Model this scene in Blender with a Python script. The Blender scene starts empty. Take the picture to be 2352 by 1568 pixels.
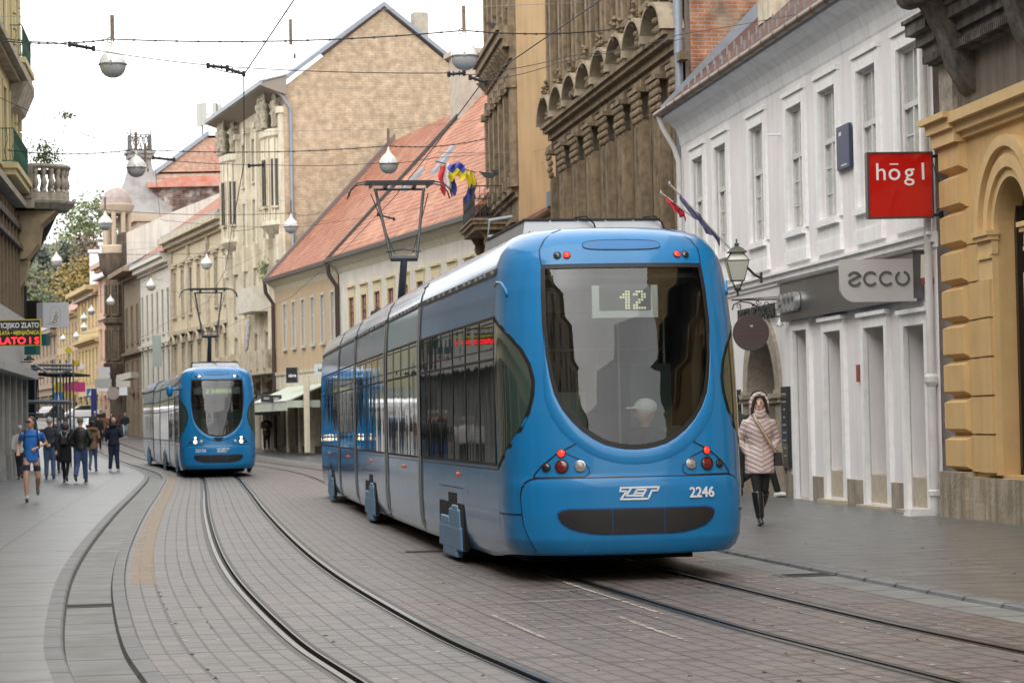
import bpy, bmesh, math, random
from mathutils import Vector, Matrix
random.seed(7)
R = math.radians
scene = bpy.context.scene
# ------------------------------------------------------------------ camera
FPX = 85/36*2352; CAMH = 1.42; ROLL = 0.02; PITCH = math.atan(184/FPX)
cp, sp = math.cos(PITCH), math.sin(PITCH)
FW = Vector((0, cp, sp)); _u = Vector((0, -sp, cp)); _r = Vector((1, 0, 0))
RT = math.cos(ROLL)*_r - math.sin(ROLL)*_u
UP = math.sin(ROLL)*_r + math.cos(ROLL)*_u
cam = bpy.data.cameras.new('camera'); camo = bpy.data.objects.new('camera', cam)
scene.collection.objects.link(camo); scene.camera = camo
cam.lens = 85; cam.sensor_width = 36; cam.clip_start = .1; cam.clip_end = 5000
camo.matrix_world = Matrix(((RT.x, UP.x, -FW.x, 0), (RT.y, UP.y, -FW.y, 0), (RT.z, UP.z, -FW.z, CAMH), (0, 0, 0, 1)))
cam.dof.use_dof = True; cam.dof.focus_distance = 23; cam.dof.aperture_fstop = 7.1
# ------------------------------------------------------------------ world, sun, exposure
SUN_EL, SUN_AZ = R(48), R(200)
w = bpy.data.worlds.new('World'); scene.world = w; w.use_nodes = True
nt = w.node_tree; nt.nodes.clear()
sky = nt.nodes.new('ShaderNodeTexSky'); sky.sky_type = 'NISHITA'; sky.sun_disc = False
sky.sun_elevation = SUN_EL; sky.sun_rotation = SUN_AZ; sky.air_density = 1.0; sky.dust_density = 6.0; sky.ozone_density = 1.0
hs = nt.nodes.new('ShaderNodeHueSaturation'); hs.inputs['Saturation'].default_value = .0
cl = nt.nodes.new('ShaderNodeTexNoise'); cl.inputs['Scale'].default_value = 2.2; cl.inputs['Detail'].default_value = 5
tc = nt.nodes.new('ShaderNodeTexCoord'); mp = nt.nodes.new('ShaderNodeMapping'); mp.inputs['Scale'].default_value = (1, 1, 3)
nt.links.new(tc.outputs['Generated'], mp.inputs[0]); nt.links.new(mp.outputs[0], cl.inputs['Vector'])
rp = nt.nodes.new('ShaderNodeMapRange'); rp.inputs['From Min'].default_value = .3; rp.inputs['From Max'].default_value = .7
rp.inputs['To Min'].default_value = 6.6; rp.inputs['To Max'].default_value = 10.2
nt.links.new(cl.outputs[0], rp.inputs[0])
mx = nt.nodes.new('ShaderNodeMix'); mx.data_type = 'RGBA'; mx.inputs[0].default_value = .85
cc = nt.nodes.new('ShaderNodeCombineColor')
for k, f in enumerate((1.0, 1.0, .995)):
    m_ = nt.nodes.new('ShaderNodeMath'); m_.operation = 'MULTIPLY'; m_.inputs[1].default_value = f
    nt.links.new(rp.outputs[0], m_.inputs[0]); nt.links.new(m_.outputs[0], cc.inputs[k])
bg = nt.nodes.new('ShaderNodeBackground'); bg.inputs[1].default_value = .125
wo = nt.nodes.new('ShaderNodeOutputWorld')
nt.links.new(sky.outputs[0], hs.inputs['Color']); nt.links.new(hs.outputs[0], mx.inputs[6]); nt.links.new(cc.outputs[0], mx.inputs[7])
nt.links.new(mx.outputs[2], bg.inputs[0]); nt.links.new(bg.outputs[0], wo.inputs[0])
sl = bpy.data.lights.new('sun', 'SUN'); sl.energy = .9; sl.angle = R(75); sl.color = (1, .97, .92)
so = bpy.data.objects.new('sun', sl); scene.collection.objects.link(so)
# sun behind the camera's left shoulder; rotation_z measured so light travels away from SUN_AZ
sd = Vector((math.sin(SUN_AZ)*math.cos(SUN_EL), math.cos(SUN_AZ)*math.cos(SUN_EL), math.sin(SUN_EL)))
so.rotation_euler = (-sd).to_track_quat('-Z', 'Y').to_euler()
vs = scene.view_settings; vs.view_transform = 'Standard'; vs.look = 'None'; vs.exposure = 1.05; vs.gamma = 1
scene.cycles.max_bounces = 8; scene.cycles.transparent_max_bounces = 12
# ------------------------------------------------------------------ pixel helpers (photo px in a 2352 wide frame)
CAM = Vector((0, 0, CAMH))
def ray(u, v): return (u-1176)/FPX*RT + (784-v)/FPX*UP + FW
def atY(u, v, Y):
    d = ray(u, v); return CAM + d*(Y/d.y)
def lerp(a, b, t): return a+(b-a)*t
def sstep(x, a, b):
    t = max(0, min(1, (x-a)/(b-a))); return t*t*(3-2*t)
# ------------------------------------------------------------------ the street: centre line of the left track
CTRL = [(24, -80), (13.5, -40), (5.6, -10), (2.95, 0), (1.6, 5), (.4, 10), (-.53, 14), (-.97, 16), (-1.7, 20), (-2.27, 23.4), (-2.92, 27.7), (-3.8, 34), (-4.95, 42.6),
        (-6.75, 56.5), (-8.95, 72.5), (-11.75, 87.5), (-15.9, 106.7), (-21.0, 130), (-28.9, 165), (-39, 205), (-66, 300), (-110, 420)]
def _cr(P, n=12):
    out = []
    for i in range(len(P)-1):
        p0 = P[max(i-1, 0)]; p1 = P[i]; p2 = P[i+1]; p3 = P[min(i+2, len(P)-1)]
        l = math.dist(p1, p2)
        for k in range(n):
            t = k/n; r = []
            for c in (0, 1):
                m1 = (p2[c]-p0[c])/max(math.dist(p2, p0), 1e-6)*l; m2 = (p3[c]-p1[c])/max(math.dist(p3, p1), 1e-6)*l
                r.append((2*t**3-3*t*t+1)*p1[c]+(t**3-2*t*t+t)*m1+(-2*t**3+3*t*t)*p2[c]+(t**3-t*t)*m2)
            out.append(tuple(r))
    out.append(P[-1]); return out
PATH = _cr(CTRL)
for _ in range(3):
    PATH = [PATH[0]]+[((a[0]+2*b[0]+c[0])/4, (a[1]+2*b[1]+c[1])/4) for a, b, c in zip(PATH, PATH[1:], PATH[2:])]+[PATH[-1]]
ARC = [0]
for a, b in zip(PATH, PATH[1:]): ARC.append(ARC[-1]+math.dist(a, b))
def at_arc(s, off=0):
    lo, hi = 0, len(ARC)-1
    while hi-lo > 1:
        m = (lo+hi)//2
        if ARC[m] <= s: lo = m
        else: hi = m
    t = (s-ARC[lo])/(ARC[hi]-ARC[lo])
    def tan(i):
        a = PATH[max(i-1, 0)]; b = PATH[min(i+1, len(PATH)-1)]; d = math.dist(a, b); return ((b[0]-a[0])/d, (b[1]-a[1])/d)
    ta, tb = tan(lo), tan(hi); tx, ty = lerp(ta[0], tb[0], t), lerp(ta[1], tb[1], t); d = math.hypot(tx, ty); tx /= d; ty /= d
    x, y = lerp(PATH[lo][0], PATH[hi][0], t), lerp(PATH[lo][1], PATH[hi][1], t)
    return Vector((x+ty*off, y-tx*off)), Vector((tx, ty))
def arc_of_Y(Y, off=0):
    lo, hi = 0, ARC[-1]
    for _ in range(40):
        m = (lo+hi)/2
        if at_arc(m, off)[0].y < Y: lo = m
        else: hi = m
    return lo
def terr(x, y):
    if y < 85: z = 0
    elif y < 125: z = .017*(y-85)**2/80
    else: z = .017*(y-105)
    # far right pavement lies a little higher
    if y > 78:
        cx = -9.7-.21*(y-78)
        z += .32*sstep(y, 80, 98)*sstep(x-cx, 5, 9)
    return z
def onground(u, v, dz=0):
    d = ray(u, v); Y = 5
    while Y < 600:
        p = CAM+d*(Y/d.y)
        if p.z <= terr(p.x, p.y)+dz: break
        Y += .25
    return p
# ------------------------------------------------------------------ materials
MATS = {}
def mat(name, col, rough=.6, metal=0, var=0, vscale=3, dark=None, streak=0, bump=0, bscale=20, coat=0, emis=0, spec=.5, trans=0, alpha=1, fine=0, coat_ior=1.5, coatr=.03):
    if name in MATS: return MATS[name]
    m = bpy.data.materials.new(name); m.use_nodes = True; MATS[name] = m
    n = m.node_tree.nodes; L = m.node_tree.links; b = n['Principled BSDF']
    c4 = (*col, 1); b.inputs['Base Color'].default_value = c4; b.inputs['Roughness'].default_value = rough; b.inputs['Metallic'].default_value = metal
    b.inputs['Specular IOR Level'].default_value = spec
    if coat: b.inputs['Coat IOR'].default_value = coat_ior; b.inputs['Coat Weight'].default_value = coat; b.inputs['Coat Roughness'].default_value = coatr
    if emis: b.inputs['Emission Color'].default_value = c4; b.inputs['Emission Strength'].default_value = emis
    if trans: b.inputs['Transmission Weight'].default_value = trans
    if alpha < 1: b.inputs['Alpha'].default_value = alpha
    if var or streak or bump or fine:
        t = n.new('ShaderNodeTexCoord')
        dk = (*(dark or tuple(c*.55 for c in col)), 1); cur = None
        def mixin(prev, facsock, amt, c):
            mm = n.new('ShaderNodeMix'); mm.data_type = 'RGBA'
            r = n.new('ShaderNodeMapRange'); r.inputs['From Min'].default_value = .42; r.inputs['From Max'].default_value = .68; r.inputs['To Max'].default_value = amt
            L.new(facsock, r.inputs[0]); L.new(r.outputs[0], mm.inputs[0])
            if prev is None: mm.inputs[6].default_value = c4
            else: L.new(prev, mm.inputs[6])
            mm.inputs[7].default_value = c; return mm.outputs[2]
        if var:
            no = n.new('ShaderNodeTexNoise'); no.inputs['Scale'].default_value = vscale; no.inputs['Detail'].default_value = 7; no.inputs['Roughness'].default_value = .62
            L.new(t.outputs['Object'], no.inputs['Vector']); cur = mixin(cur, no.outputs[0], var, dk)
        if streak:
            mp = n.new('ShaderNodeMapping'); mp.inputs['Scale'].default_value = (4.5, 4.5, .35)
            no = n.new('ShaderNodeTexNoise'); no.inputs['Scale'].default_value = 1.3; no.inputs['Detail'].default_value = 6
            L.new(t.outputs['Object'], mp.inputs[0]); L.new(mp.outputs[0], no.inputs['Vector']); cur = mixin(cur, no.outputs[0], streak, tuple(c*.6 for c in dk[:3])+(1,))
        if fine:
            no = n.new('ShaderNodeTexNoise'); no.inputs['Scale'].default_value = bscale; no.inputs['Detail'].default_value = 5
            L.new(t.outputs['Object'], no.inputs['Vector']); cur = mixin(cur, no.outputs[0], fine, dk)
        if cur: L.new(cur, b.inputs['Base Color'])
        if bump:
            no = n.new('ShaderNodeTexNoise'); no.inputs['Scale'].default_value = bscale; no.inputs['Detail'].default_value = 5
            bm = n.new('ShaderNodeBump'); bm.inputs['Strength'].default_value = bump; bm.inputs['Distance'].default_value = .03
            L.new(t.outputs['Object'], no.inputs['Vector']); L.new(no.outputs[0], bm.inputs['Height']); L.new(bm.outputs[0], b.inputs['Normal'])
    return m
def brickmat(name, c1, c2, mortar, bw, bh, mw=.012, uv=None, offs=.5, rough=.85, patch=None, patchamt=.6, pscale=.5, bump=.5, axis='xz', varamt=.35, us=1, panel=None):
    """courses of bricks / tiles / slabs; axis picks the object coordinates (or the UV map) the courses follow"""
    m = bpy.data.materials.new(name); m.use_nodes = True; MATS[name] = m
    n = m.node_tree.nodes; L = m.node_tree.links; b = n['Principled BSDF']; b.inputs['Roughness'].default_value = rough
    t = n.new('ShaderNodeTexCoord')
    if uv:
        mpp = n.new('ShaderNodeMapping'); mpp.inputs['Scale'].default_value = (us, 1, 1); L.new(t.outputs['UV'], mpp.inputs[0]); vec = mpp.outputs[0]; bw *= us
    else:
        s = n.new('ShaderNodeSeparateXYZ'); L.new(t.outputs['Object'], s.inputs[0]); c = n.new('ShaderNodeCombineXYZ')
        if axis == 'xz': L.new(s.outputs[0], c.inputs[0])
        elif axis == 'yz': L.new(s.outputs[1], c.inputs[0])
        L.new(s.outputs[2], c.inputs[1]); vec = c.outputs[0]
    dn = n.new('ShaderNodeTexNoise'); dn.inputs['Scale'].default_value = 2.5 if not uv else 1.1; L.new(vec, dn.inputs['Vector'])
    pan_ = None
    va = n.new('ShaderNodeVectorMath'); va.operation = 'MULTIPLY_ADD'; L.new(dn.outputs['Color'], va.inputs[0]); k = mw*1.2; va.inputs[1].default_value = (k, k, 0); L.new(vec, va.inputs[2])
    br = n.new('ShaderNodeTexBrick'); br.offset = offs; br.inputs['Scale'].default_value = 1
    br.inputs['Brick Width'].default_value = bw; br.inputs['Row Height'].default_value = bh; br.inputs['Mortar Size'].default_value = mw; br.inputs['Mortar Smooth'].default_value = .3
    br.inputs['Color1'].default_value = (*c1, 1); br.inputs['Color2'].default_value = (*c2, 1); br.inputs['Mortar'].default_value = (*mortar, 1); br.inputs['Bias'].default_value = -.2
    L.new(va.outputs[0], br.inputs['Vector'])
    no = n.new('ShaderNodeTexNoise'); no.inputs['Scale'].default_value = pscale; no.inputs['Detail'].default_value = 8; no.inputs['Roughness'].default_value = .65; L.new(t.outputs['Object'], no.inputs['Vector'])
    r = n.new('ShaderNodeMapRange'); r.inputs['From Min'].default_value = .48; r.inputs['From Max'].default_value = .62; r.inputs['To Max'].default_value = patchamt; L.new(no.outputs[0], r.inputs[0])
    mm = n.new('ShaderNodeMix'); mm.data_type = 'RGBA'; L.new(r.outputs[0], mm.inputs[0]); L.new(br.outputs['Color'], mm.inputs[6]); mm.inputs[7].default_value = (*(patch or c2), 1)
    colsock = mm.outputs[2]; facsock = br.outputs['Fac']
    if panel:
        b2 = n.new('ShaderNodeTexBrick'); b2.offset = panel[3] if len(panel) > 3 else 0; b2.inputs['Scale'].default_value = 1; b2.inputs['Brick Width'].default_value = panel[0]*us; b2.inputs['Row Height'].default_value = panel[1]; b2.inputs['Mortar Size'].default_value = panel[2]; b2.inputs['Mortar Smooth'].default_value = .2
        L.new(va.outputs[0], b2.inputs['Vector']); m2 = n.new('ShaderNodeMix'); m2.data_type = 'RGBA'; L.new(b2.outputs['Fac'], m2.inputs[0]); L.new(colsock, m2.inputs[6]); m2.inputs[7].default_value = (*tuple(c*.6 for c in mortar), 1); colsock = m2.outputs[2]
        mxf = n.new('ShaderNodeMath'); mxf.operation = 'MAXIMUM'; L.new(facsock, mxf.inputs[0]); L.new(b2.outputs['Fac'], mxf.inputs[1]); facsock = mxf.outputs[0]
    n2 = n.new('ShaderNodeTexNoise'); n2.inputs['Scale'].default_value = 3.0; n2.inputs['Detail'].default_value = 9; L.new(t.outputs['Object'], n2.inputs['Vector'])
    r2 = n.new('ShaderNodeMapRange'); r2.inputs['From Min'].default_value = .3; r2.inputs['From Max'].default_value = .7; r2.inputs['To Min'].default_value = 1-varamt; r2.inputs['To Max'].default_value = 1+varamt*.5; L.new(n2.outputs[0], r2.inputs[0])
    vm = n.new('ShaderNodeVectorMath'); vm.operation = 'SCALE'; L.new(colsock, vm.inputs[0]); L.new(r2.outputs[0], vm.inputs['Scale']); L.new(vm.outputs[0], b.inputs['Base Color'])
    bm = n.new('ShaderNodeBump'); bm.inputs['Strength'].default_value = bump; bm.inputs['Distance'].default_value = .02
    inv = n.new('ShaderNodeMath'); inv.operation = 'MULTIPLY_ADD'; inv.inputs[1].default_value = -1; L.new(facsock, inv.inputs[0])
    sc = n.new('ShaderNodeMath'); sc.operation = 'MULTIPLY'; sc.inputs[1].default_value = .5; L.new(n2.outputs[0], sc.inputs[0]); L.new(sc.outputs[0], inv.inputs[2])
    L.new(inv.outputs[0], bm.inputs['Height']); L.new(bm.outputs[0], b.inputs['Normal'])
    return m
def glassmat(name, tint=(.03, .035, .035), rough=.03, wav=.02, clear=0., wscale=1.5, stretch=None, ior=1.72, coatw=.8):
    """window glass: mirror-like surface over a dark room, or see-through when clear > 0"""
    m = bpy.data.materials.new(name); m.use_nodes = True; MATS[name] = m
    n = m.node_tree.nodes; L = m.node_tree.links; b = n['Principled BSDF']
    b.inputs['Base Color'].default_value = (*tint, 1); b.inputs['Roughness'].default_value = rough; b.inputs['IOR'].default_value = 1.5
    b.inputs['Coat Weight'].default_value = coatw; b.inputs['Coat Roughness'].default_value = .02
    t = n.new('ShaderNodeTexCoord'); no = n.new('ShaderNodeTexNoise'); no.inputs['Scale'].default_value = wscale; no.inputs['Detail'].default_value = 1
    bm = n.new('ShaderNodeBump'); bm.inputs['Strength'].default_value = 1; bm.inputs['Distance'].default_value = wav
    mpg = n.new('ShaderNodeMapping'); mpg.inputs['Scale'].default_value = stretch or (1, 1, 1); L.new(t.outputs['Object'], mpg.inputs[0]); L.new(mpg.outputs[0], no.inputs['Vector']); L.new(no.outputs[0], bm.inputs['Height'])
    L.new(bm.outputs[0], b.inputs['Normal']); L.new(bm.outputs[0], b.inputs['Coat Normal'])
    if clear:
        tr = n.new('ShaderNodeBsdfTransparent'); tr.inputs[0].default_value = (.80, .86, .84, 1)
        ms = n.new('ShaderNodeMixShader'); ms.inputs[0].default_value = clear
        gl = n.new('ShaderNodeBsdfGlossy'); gl.inputs['Roughness'].default_value = .015; L.new(bm.outputs[0], gl.inputs['Normal'])
        fr = n.new('ShaderNodeFresnel'); fr.inputs['IOR'].default_value = ior
        L.new(bm.outputs[0], fr.inputs['Normal'])
        m2 = n.new('ShaderNodeMixShader'); L.new(fr.outputs[0], m2.inputs[0]); L.new(tr.outputs[0], m2.inputs[1]); L.new(gl.outputs[0], m2.inputs[2])
        L.new(b.outputs[0], ms.inputs[1]); L.new(m2.outputs[0], ms.inputs[2]); L.new(ms.outputs[0], n['Material Output'].inputs[0])
    return m
# ------------------------------------------------------------------ object helpers
COL = scene.collection
def tag(o, label=None, cat=None, group=None, kind=None):
    if label: o['label'] = label
    if cat: o['category'] = cat
    if group: o['group'] = group
    if kind: o['kind'] = kind
    return o
def empty(name, loc, rz=0, label=None, cat=None, group=None):
    o = bpy.data.objects.new(name, None); COL.objects.link(o); o.location = loc; o.rotation_euler = (0, 0, rz); o.empty_display_size = .1
    return tag(o, label, cat, group)
def inst(name, mesh, parent=None, loc=(0, 0, 0), rot=(0, 0, 0), scale=None):
    o = bpy.data.objects.new(name, mesh); COL.objects.link(o); o.location = loc; o.rotation_euler = rot
    if scale: o.scale = scale
    if parent: o.parent = parent
    return o
class MB:
    def __init__(s): s.v = []; s.f = []; s.m = []; s.uv = None
    def add(s, vs, fs, m=0):
        k = len(s.v); s.v += [tuple(p) for p in vs]; s.f += [tuple(i+k for i in f) for f in fs]; s.m += [m]*len(fs); return s
    def box(s, x0, x1, y0, y1, z0, z1, m=0, top=None):
        t = top or (0, 0)   # inset of the top in x, y
        a, b = t
        vs = [(x0, y0, z0), (x1, y0, z0), (x1, y1, z0), (x0, y1, z0), (x0+a, y0+b, z1), (x1-a, y0+b, z1), (x1-a, y1-b, z1), (x0+a, y1-b, z1)]
        return s.add(vs, [(0, 3, 2, 1), (4, 5, 6, 7), (0, 1, 5, 4), (1, 2, 6, 5), (2, 3, 7, 6), (3, 0, 4, 7)], m)
    def quad(s, a, b, c, d, m=0): return s.add([a, b, c, d], [(0, 1, 2, 3)], m)
    def tube(s, pts, r, n=6, m=0, cap=True):
        pts = [Vector(p) for p in pts]; rr = r if isinstance(r, (list, tuple)) else [r]*len(pts); k = len(s.v)
        prev = None
        for i, p in enumerate(pts):
            d = (pts[min(i+1, len(pts)-1)]-pts[max(i-1, 0)]).normalized()
            if prev is None:
                a = d.orthogonal().normalized()
            else:
                a = (prev-d*prev.dot(d)).normalized()
            prev = a; b = d.cross(a)
            for j in range(n):
                t = 2*math.pi*j/n; s.v.append(tuple(p+rr[i]*(math.cos(t)*a+math.sin(t)*b)))
        for i in range(len(pts)-1):
            for j in range(n):
                s.f.append((k+i*n+j, k+i*n+(j+1) % n, k+(i+1)*n+(j+1) % n, k+(i+1)*n+j)); s.m.append(m)
        if cap:
            s.f.append(tuple(k+j for j in reversed(range(n)))); s.f.append(tuple(k+(len(pts)-1)*n+j for j in range(n))); s.m += [m, m]
        return s
    def lathe(s, prof, c=(0, 0, 0), n=16, m=0, ax='z', a0=0, a1=2*math.pi, mf=None):
        k = len(s.v); full = abs(a1-a0-2*math.pi) < 1e-6; nn = n if full else n+1
        for (r, h) in prof:
            for j in range(nn):
                t = a0+(a1-a0)*j/n; x, y = r*math.cos(t), r*math.sin(t)
                p = {'z': (x, y, h), 'y': (x, h, y), 'x': (h, x, y)}[ax]
                s.v.append((c[0]+p[0], c[1]+p[1], c[2]+p[2]))
        for i in range(len(prof)-1):
            for j in range(n):
                q = (j+1) % nn if full else j+1
                f = (k+i*nn+j, k+i*nn+q, k+(i+1)*nn+q, k+(i+1)*nn+j)
                s.f.append(f if ax != 'y' else tuple(reversed(f))); s.m.append(m if mf is None else mf(i))
        return s
    def prism(s, poly, y0, y1, m=0, ax='y'):
        """poly in (x,z) extruded along y (or (y,z) along x, or (x,y) along z)"""
        n = len(poly); f = {'y': lambda p, t: (p[0], t, p[1]), 'x': lambda p, t: (t, p[0], p[1]), 'z': lambda p, t: (p[0], p[1], t)}[ax]
        vs = [f(p, y0) for p in poly]+[f(p, y1) for p in poly]
        fs = [tuple(range(n)), tuple(reversed(range(n, 2*n)))]+[(i, n+i, n+(i+1) % n, (i+1) % n) for i in range(n)]
        return s.add(vs, fs, m)
    def grid(s, rows, m=0, flip=False, mf=None):
        k = len(s.v); nc = len(rows[0])
        for r in rows: s.v += [tuple(p) for p in r]
        for i in range(len(rows)-1):
            for j in range(nc-1):
                f = (k+i*nc+j, k+i*nc+j+1, k+(i+1)*nc+j+1, k+(i+1)*nc+j)
                s.f.append(tuple(reversed(f)) if flip else f); s.m.append(m if mf is None else mf(i, j))
        return s
    def mesh(s, name, mats, smooth=False, weld=False, recalc=True):
        me = bpy.data.meshes.new(name); me.from_pydata(s.v, [], s.f)
        for mm in (mats if isinstance(mats, (list, tuple)) else [mats]): me.materials.append(mm)
        me.polygons.foreach_set('material_index', s.m)
        if recalc or weld:
            bm = bmesh.new(); bm.from_mesh(me)
            if weld: bmesh.ops.remove_doubles(bm, verts=bm.verts, dist=1e-4)
            bmesh.ops.recalc_face_normals(bm, faces=bm.faces); bm.to_mesh(me); bm.free()
        if smooth:
            me.polygons.foreach_set('use_smooth', [True]*len(me.polygons))
            if smooth != True:
                me.set_sharp_from_angle(angle=R(smooth))
        me.update(); return me
    def build(s, name, mats, parent=None, loc=(0, 0, 0), rot=(0, 0, 0), smooth=False, weld=False, recalc=True):
        return inst(name, s.mesh(name, mats, smooth, weld, recalc), parent, loc, rot)
def textmesh(txt, size, m, ext=.004, name='lettering', bold=0, shear=0, sx=1, align='CENTER'):
    c = bpy.data.curves.new('t', 'FONT'); c.body = txt; c.size = size; c.extrude = ext; c.align_x = align; c.align_y = 'CENTER'; c.offset = bold; c.shear = shear; c.resolution_u = 3
    o = bpy.data.objects.new('t', c); COL.objects.link(o); dg = bpy.context.evaluated_depsgraph_get()
    me = bpy.data.meshes.new_from_object(o.evaluated_get(dg)); bpy.data.objects.remove(o); me.name = name
    me.materials.clear(); me.materials.append(m)
    for v in me.vertices: v.co.x *= sx
    return me
# ------------------------------------------------------------------ palette
BLUE = (.018, .20, .56)
M_blue = mat('tram_paint', (.010, .195, .47), rough=.35, coat=.9, coat_ior=1.36, coatr=.09, spec=.25, streak=.12, var=.25, vscale=1.2, dark=(.012, .155, .37))
M_seam = mat('tram_seam', (.006, .01, .02), rough=.5)
M_rubber = mat('black_rubber', (.012, .012, .013), rough=.55)
M_dark = mat('dark_plastic', (.02, .02, .022), rough=.45, var=.3, vscale=6)
M_under = mat('underframe_light_block', (.012, .011, .010), rough=.9)
M_tglass = glassmat('tram_window_glass', tint=(.012, .016, .016), wav=.004, coatw=.15, wscale=1.0, stretch=(1, 1.6, .5))
M_cabglass = glassmat('cab_side_glass', tint=(.045, .075, .065), wav=.006)
M_shield = glassmat('tram_windshield_glass', tint=(.01, .012, .012), wav=.006, clear=.88, wscale=.9)
M_greyseal = mat('grey_trim', (.32, .34, .36), rough=.4, var=.3)
M_lblue = mat('pale_blue_paint', (.12, .27, .45), rough=.45, var=.5, vscale=4, dark=(.12, .2, .3))
M_alu = mat('brushed_aluminium', (.34, .35, .37), rough=.38, metal=.7, var=.3)
M_chrome = mat('lamp_ring', (.5, .5, .5), rough=.25, metal=1)
M_redon = mat('lit_red_lamp', (.9, .02, .01), rough=.2, emis=1.5)
M_reddark = mat('unlit_red_lens', (.16, .008, .01), rough=.12, coat=1)
M_clear = mat('clear_lens', (.3, .29, .27), rough=.12, coat=1)
M_lampoff = mat('dark_lens', (.02, .02, .022), rough=.15, coat=1)
M_headon = mat('lit_headlamp', (1, .80, .5), rough=.2, emis=2.5)
M_orange = mat('orange_lens', (.6, .14, .03), rough=.25, emis=.1)
M_white = mat('white_paint', (.75, .77, .8), rough=.5)
M_steelrail = mat('rail_steel', (.16, .16, .165), rough=.28, metal=1, var=.3, vscale=2)
M_railside = mat('rail_groove', (.012, .012, .012), rough=.7)
M_bitumen = mat('bitumen_strip', (.06, .056, .053), rough=.6, var=.6, dark=(.12, .11, .1), vscale=4, bump=.4)
M_leaf = mat('leaf_green', (.07, .11, .03), rough=.7, var=.6, vscale=.5, dark=(.03, .05, .015))
# ------------------------------------------------------------------ setting: ground
def arcs(y0, y1):
    s0 = arc_of_Y(y0); s1 = arc_of_Y(y1); out = [s0]
    while out[-1] < s1:
        y = at_arc(out[-1])[0].y; out.append(out[-1]+(.45 if y < 60 else 1.5 if y < 140 else 5))
    out[-1] = s1; return out
def uvset(me, uvs):
    l = me.uv_layers.new(name='UVMap')
    for p in me.polygons:
        for li in p.loop_indices: l.data[li].uv = uvs[me.loops[li].vertex_index]
def ribbon(name, offs, y0, y1, m, dz=0, label=None, kind='structure', parent=None, seg=None):
    """a sheet between offset curves of the street, uv = metres along, metres across"""
    A = arcs(y0, y1); v = []; uv = []; f = []
    os_ = []
    for a, b in zip(offs, offs[1:]):
        n = max(1, int(abs(b-a)/1.2)) if seg is None else seg
        os_ += [lerp(a, b, i/n) for i in range(n)]
    os_.append(offs[-1]); nc = len(os_)
    for s in A:
        for o in os_:
            p, t = at_arc(s, o); v.append((p.x, p.y, terr(p.x, p.y)+dz)); uv.append((s, o))
    for i in range(len(A)-1):
        for j in range(nc-1): f.append((i*nc+j, i*nc+j+1, (i+1)*nc+j+1, (i+1)*nc+j))
    me = bpy.data.meshes.new(name); me.from_pydata(v, [], f); me.materials.append(m); uvset(me, uv)
    o = inst(name, me, parent)
    if kind: o['kind'] = kind
    return o
def profile_strip(name, prof, y0, y1, mats, mi, parent=None, uvoff=0):
    """extrude a cross-section (offset, height) along the street"""
    A = arcs(y0, y1); v = []; uv = []; f = []; m = []; n = len(prof)
    for s in A:
        for (o, h) in prof:
            p, t = at_arc(s, o); v.append((p.x, p.y, terr(p.x, p.y)+h)); uv.append((s, o))
    for i in range(len(A)-1):
        for j in range(n-1): f.append((i*n+j, i*n+j+1, (i+1)*n+j+1, (i+1)*n+j)); m.append(mi[j])
    me = bpy.data.meshes.new(name); me.from_pydata(v, [], f)
    for q in mats: me.materials.append(q)
    me.polygons.foreach_set('material_index', m); uvset(me, uv)
    return inst(name, me, parent)
J = (.075, .06, .055)
M_setA = brickmat('track_paving', (0.139, 0.129, 0.124), (0.119, 0.112, 0.109), (0.050, 0.043, 0.040), .37, .135, .0075, uv=True, offs=.5, patch=(0.163, 0.144, 0.136), pscale=.35, bump=.8, rough=.5, varamt=.25, us=.4, panel=(1.3, .405, .012, .0))
M_setB = brickmat('track_paving_red', (0.150, 0.120, 0.110), (0.125, 0.108, 0.103), (0.052, 0.040, 0.035), .33, .135, .0075, uv=True, offs=.5, patch=(0.127, 0.115, 0.109), pscale=.3, bump=.8, rough=.5, varamt=.28, us=.4, panel=(1.6, .54, .011, .3))
M_slab = brickmat('pavement_slabs', (0.129, 0.137, 0.141), (0.105, 0.113, 0.117), (0.073, 0.077, 0.080), .58, 1.5, .009, uv=True, offs=.37, patch=(0.118, 0.124, 0.128), pscale=.25, bump=.6, rough=.38, varamt=.22, us=.4, panel=(2.9, 1.5, .014, .5))
M_slabR = brickmat('right_pavement_slabs', (0.127, 0.131, 0.131), (0.107, 0.111, 0.112), (0.039, 0.039, 0.037), .55, 1.25, .011, uv=True, offs=.35, patch=(0.120, 0.117, 0.107), pscale=.3, bump=.5, rough=.36, varamt=.28, us=.5)
M_gut = brickmat('gutter_slabs', (0.181, 0.185, 0.181), (0.155, 0.160, 0.155), (0.052, 0.052, 0.047), .95, 2, .01, uv=True, patch=(0.129, 0.126, 0.112), pscale=.6, bump=.6, rough=.6, varamt=.3, us=.35)
M_kerb = brickmat('kerb_stone', (0.142, 0.144, 0.146), (0.116, 0.120, 0.125), (0.026, 0.026, 0.026), .8, 3, .016, uv=True, bump=.5, rough=.55, varamt=.25, us=.5)
GA = .5; RW = .09   # half gauge; half width of the cut in the paving for one rail
Y0, Y1 = -60, 400
E1 = -GA; E2 = GA; F1 = 3.0-GA-.03; F2 = 3.0+GA+.03
base = MB(); base.grid([[(x, y, terr(x, y)-.35 if y < 420 else 5) for x in (-2500, -300, -120, -60, -20, 0, 20, 60, 300, 2500)] for y in (-400, -60, 0, 60, 85, 100, 125, 200, 300, 420, 900, 4000)])
tag(base.build('ground', mat('earth', (.12, .115, .10), rough=.95, var=.5, vscale=.02)), kind='structure')
ribbon('road', [-1.5, E1-RW], Y0, Y1, M_setA, .0)
ribbon('road', [E1+RW, E2-RW], Y0, Y1, M_setA, .0)
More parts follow.
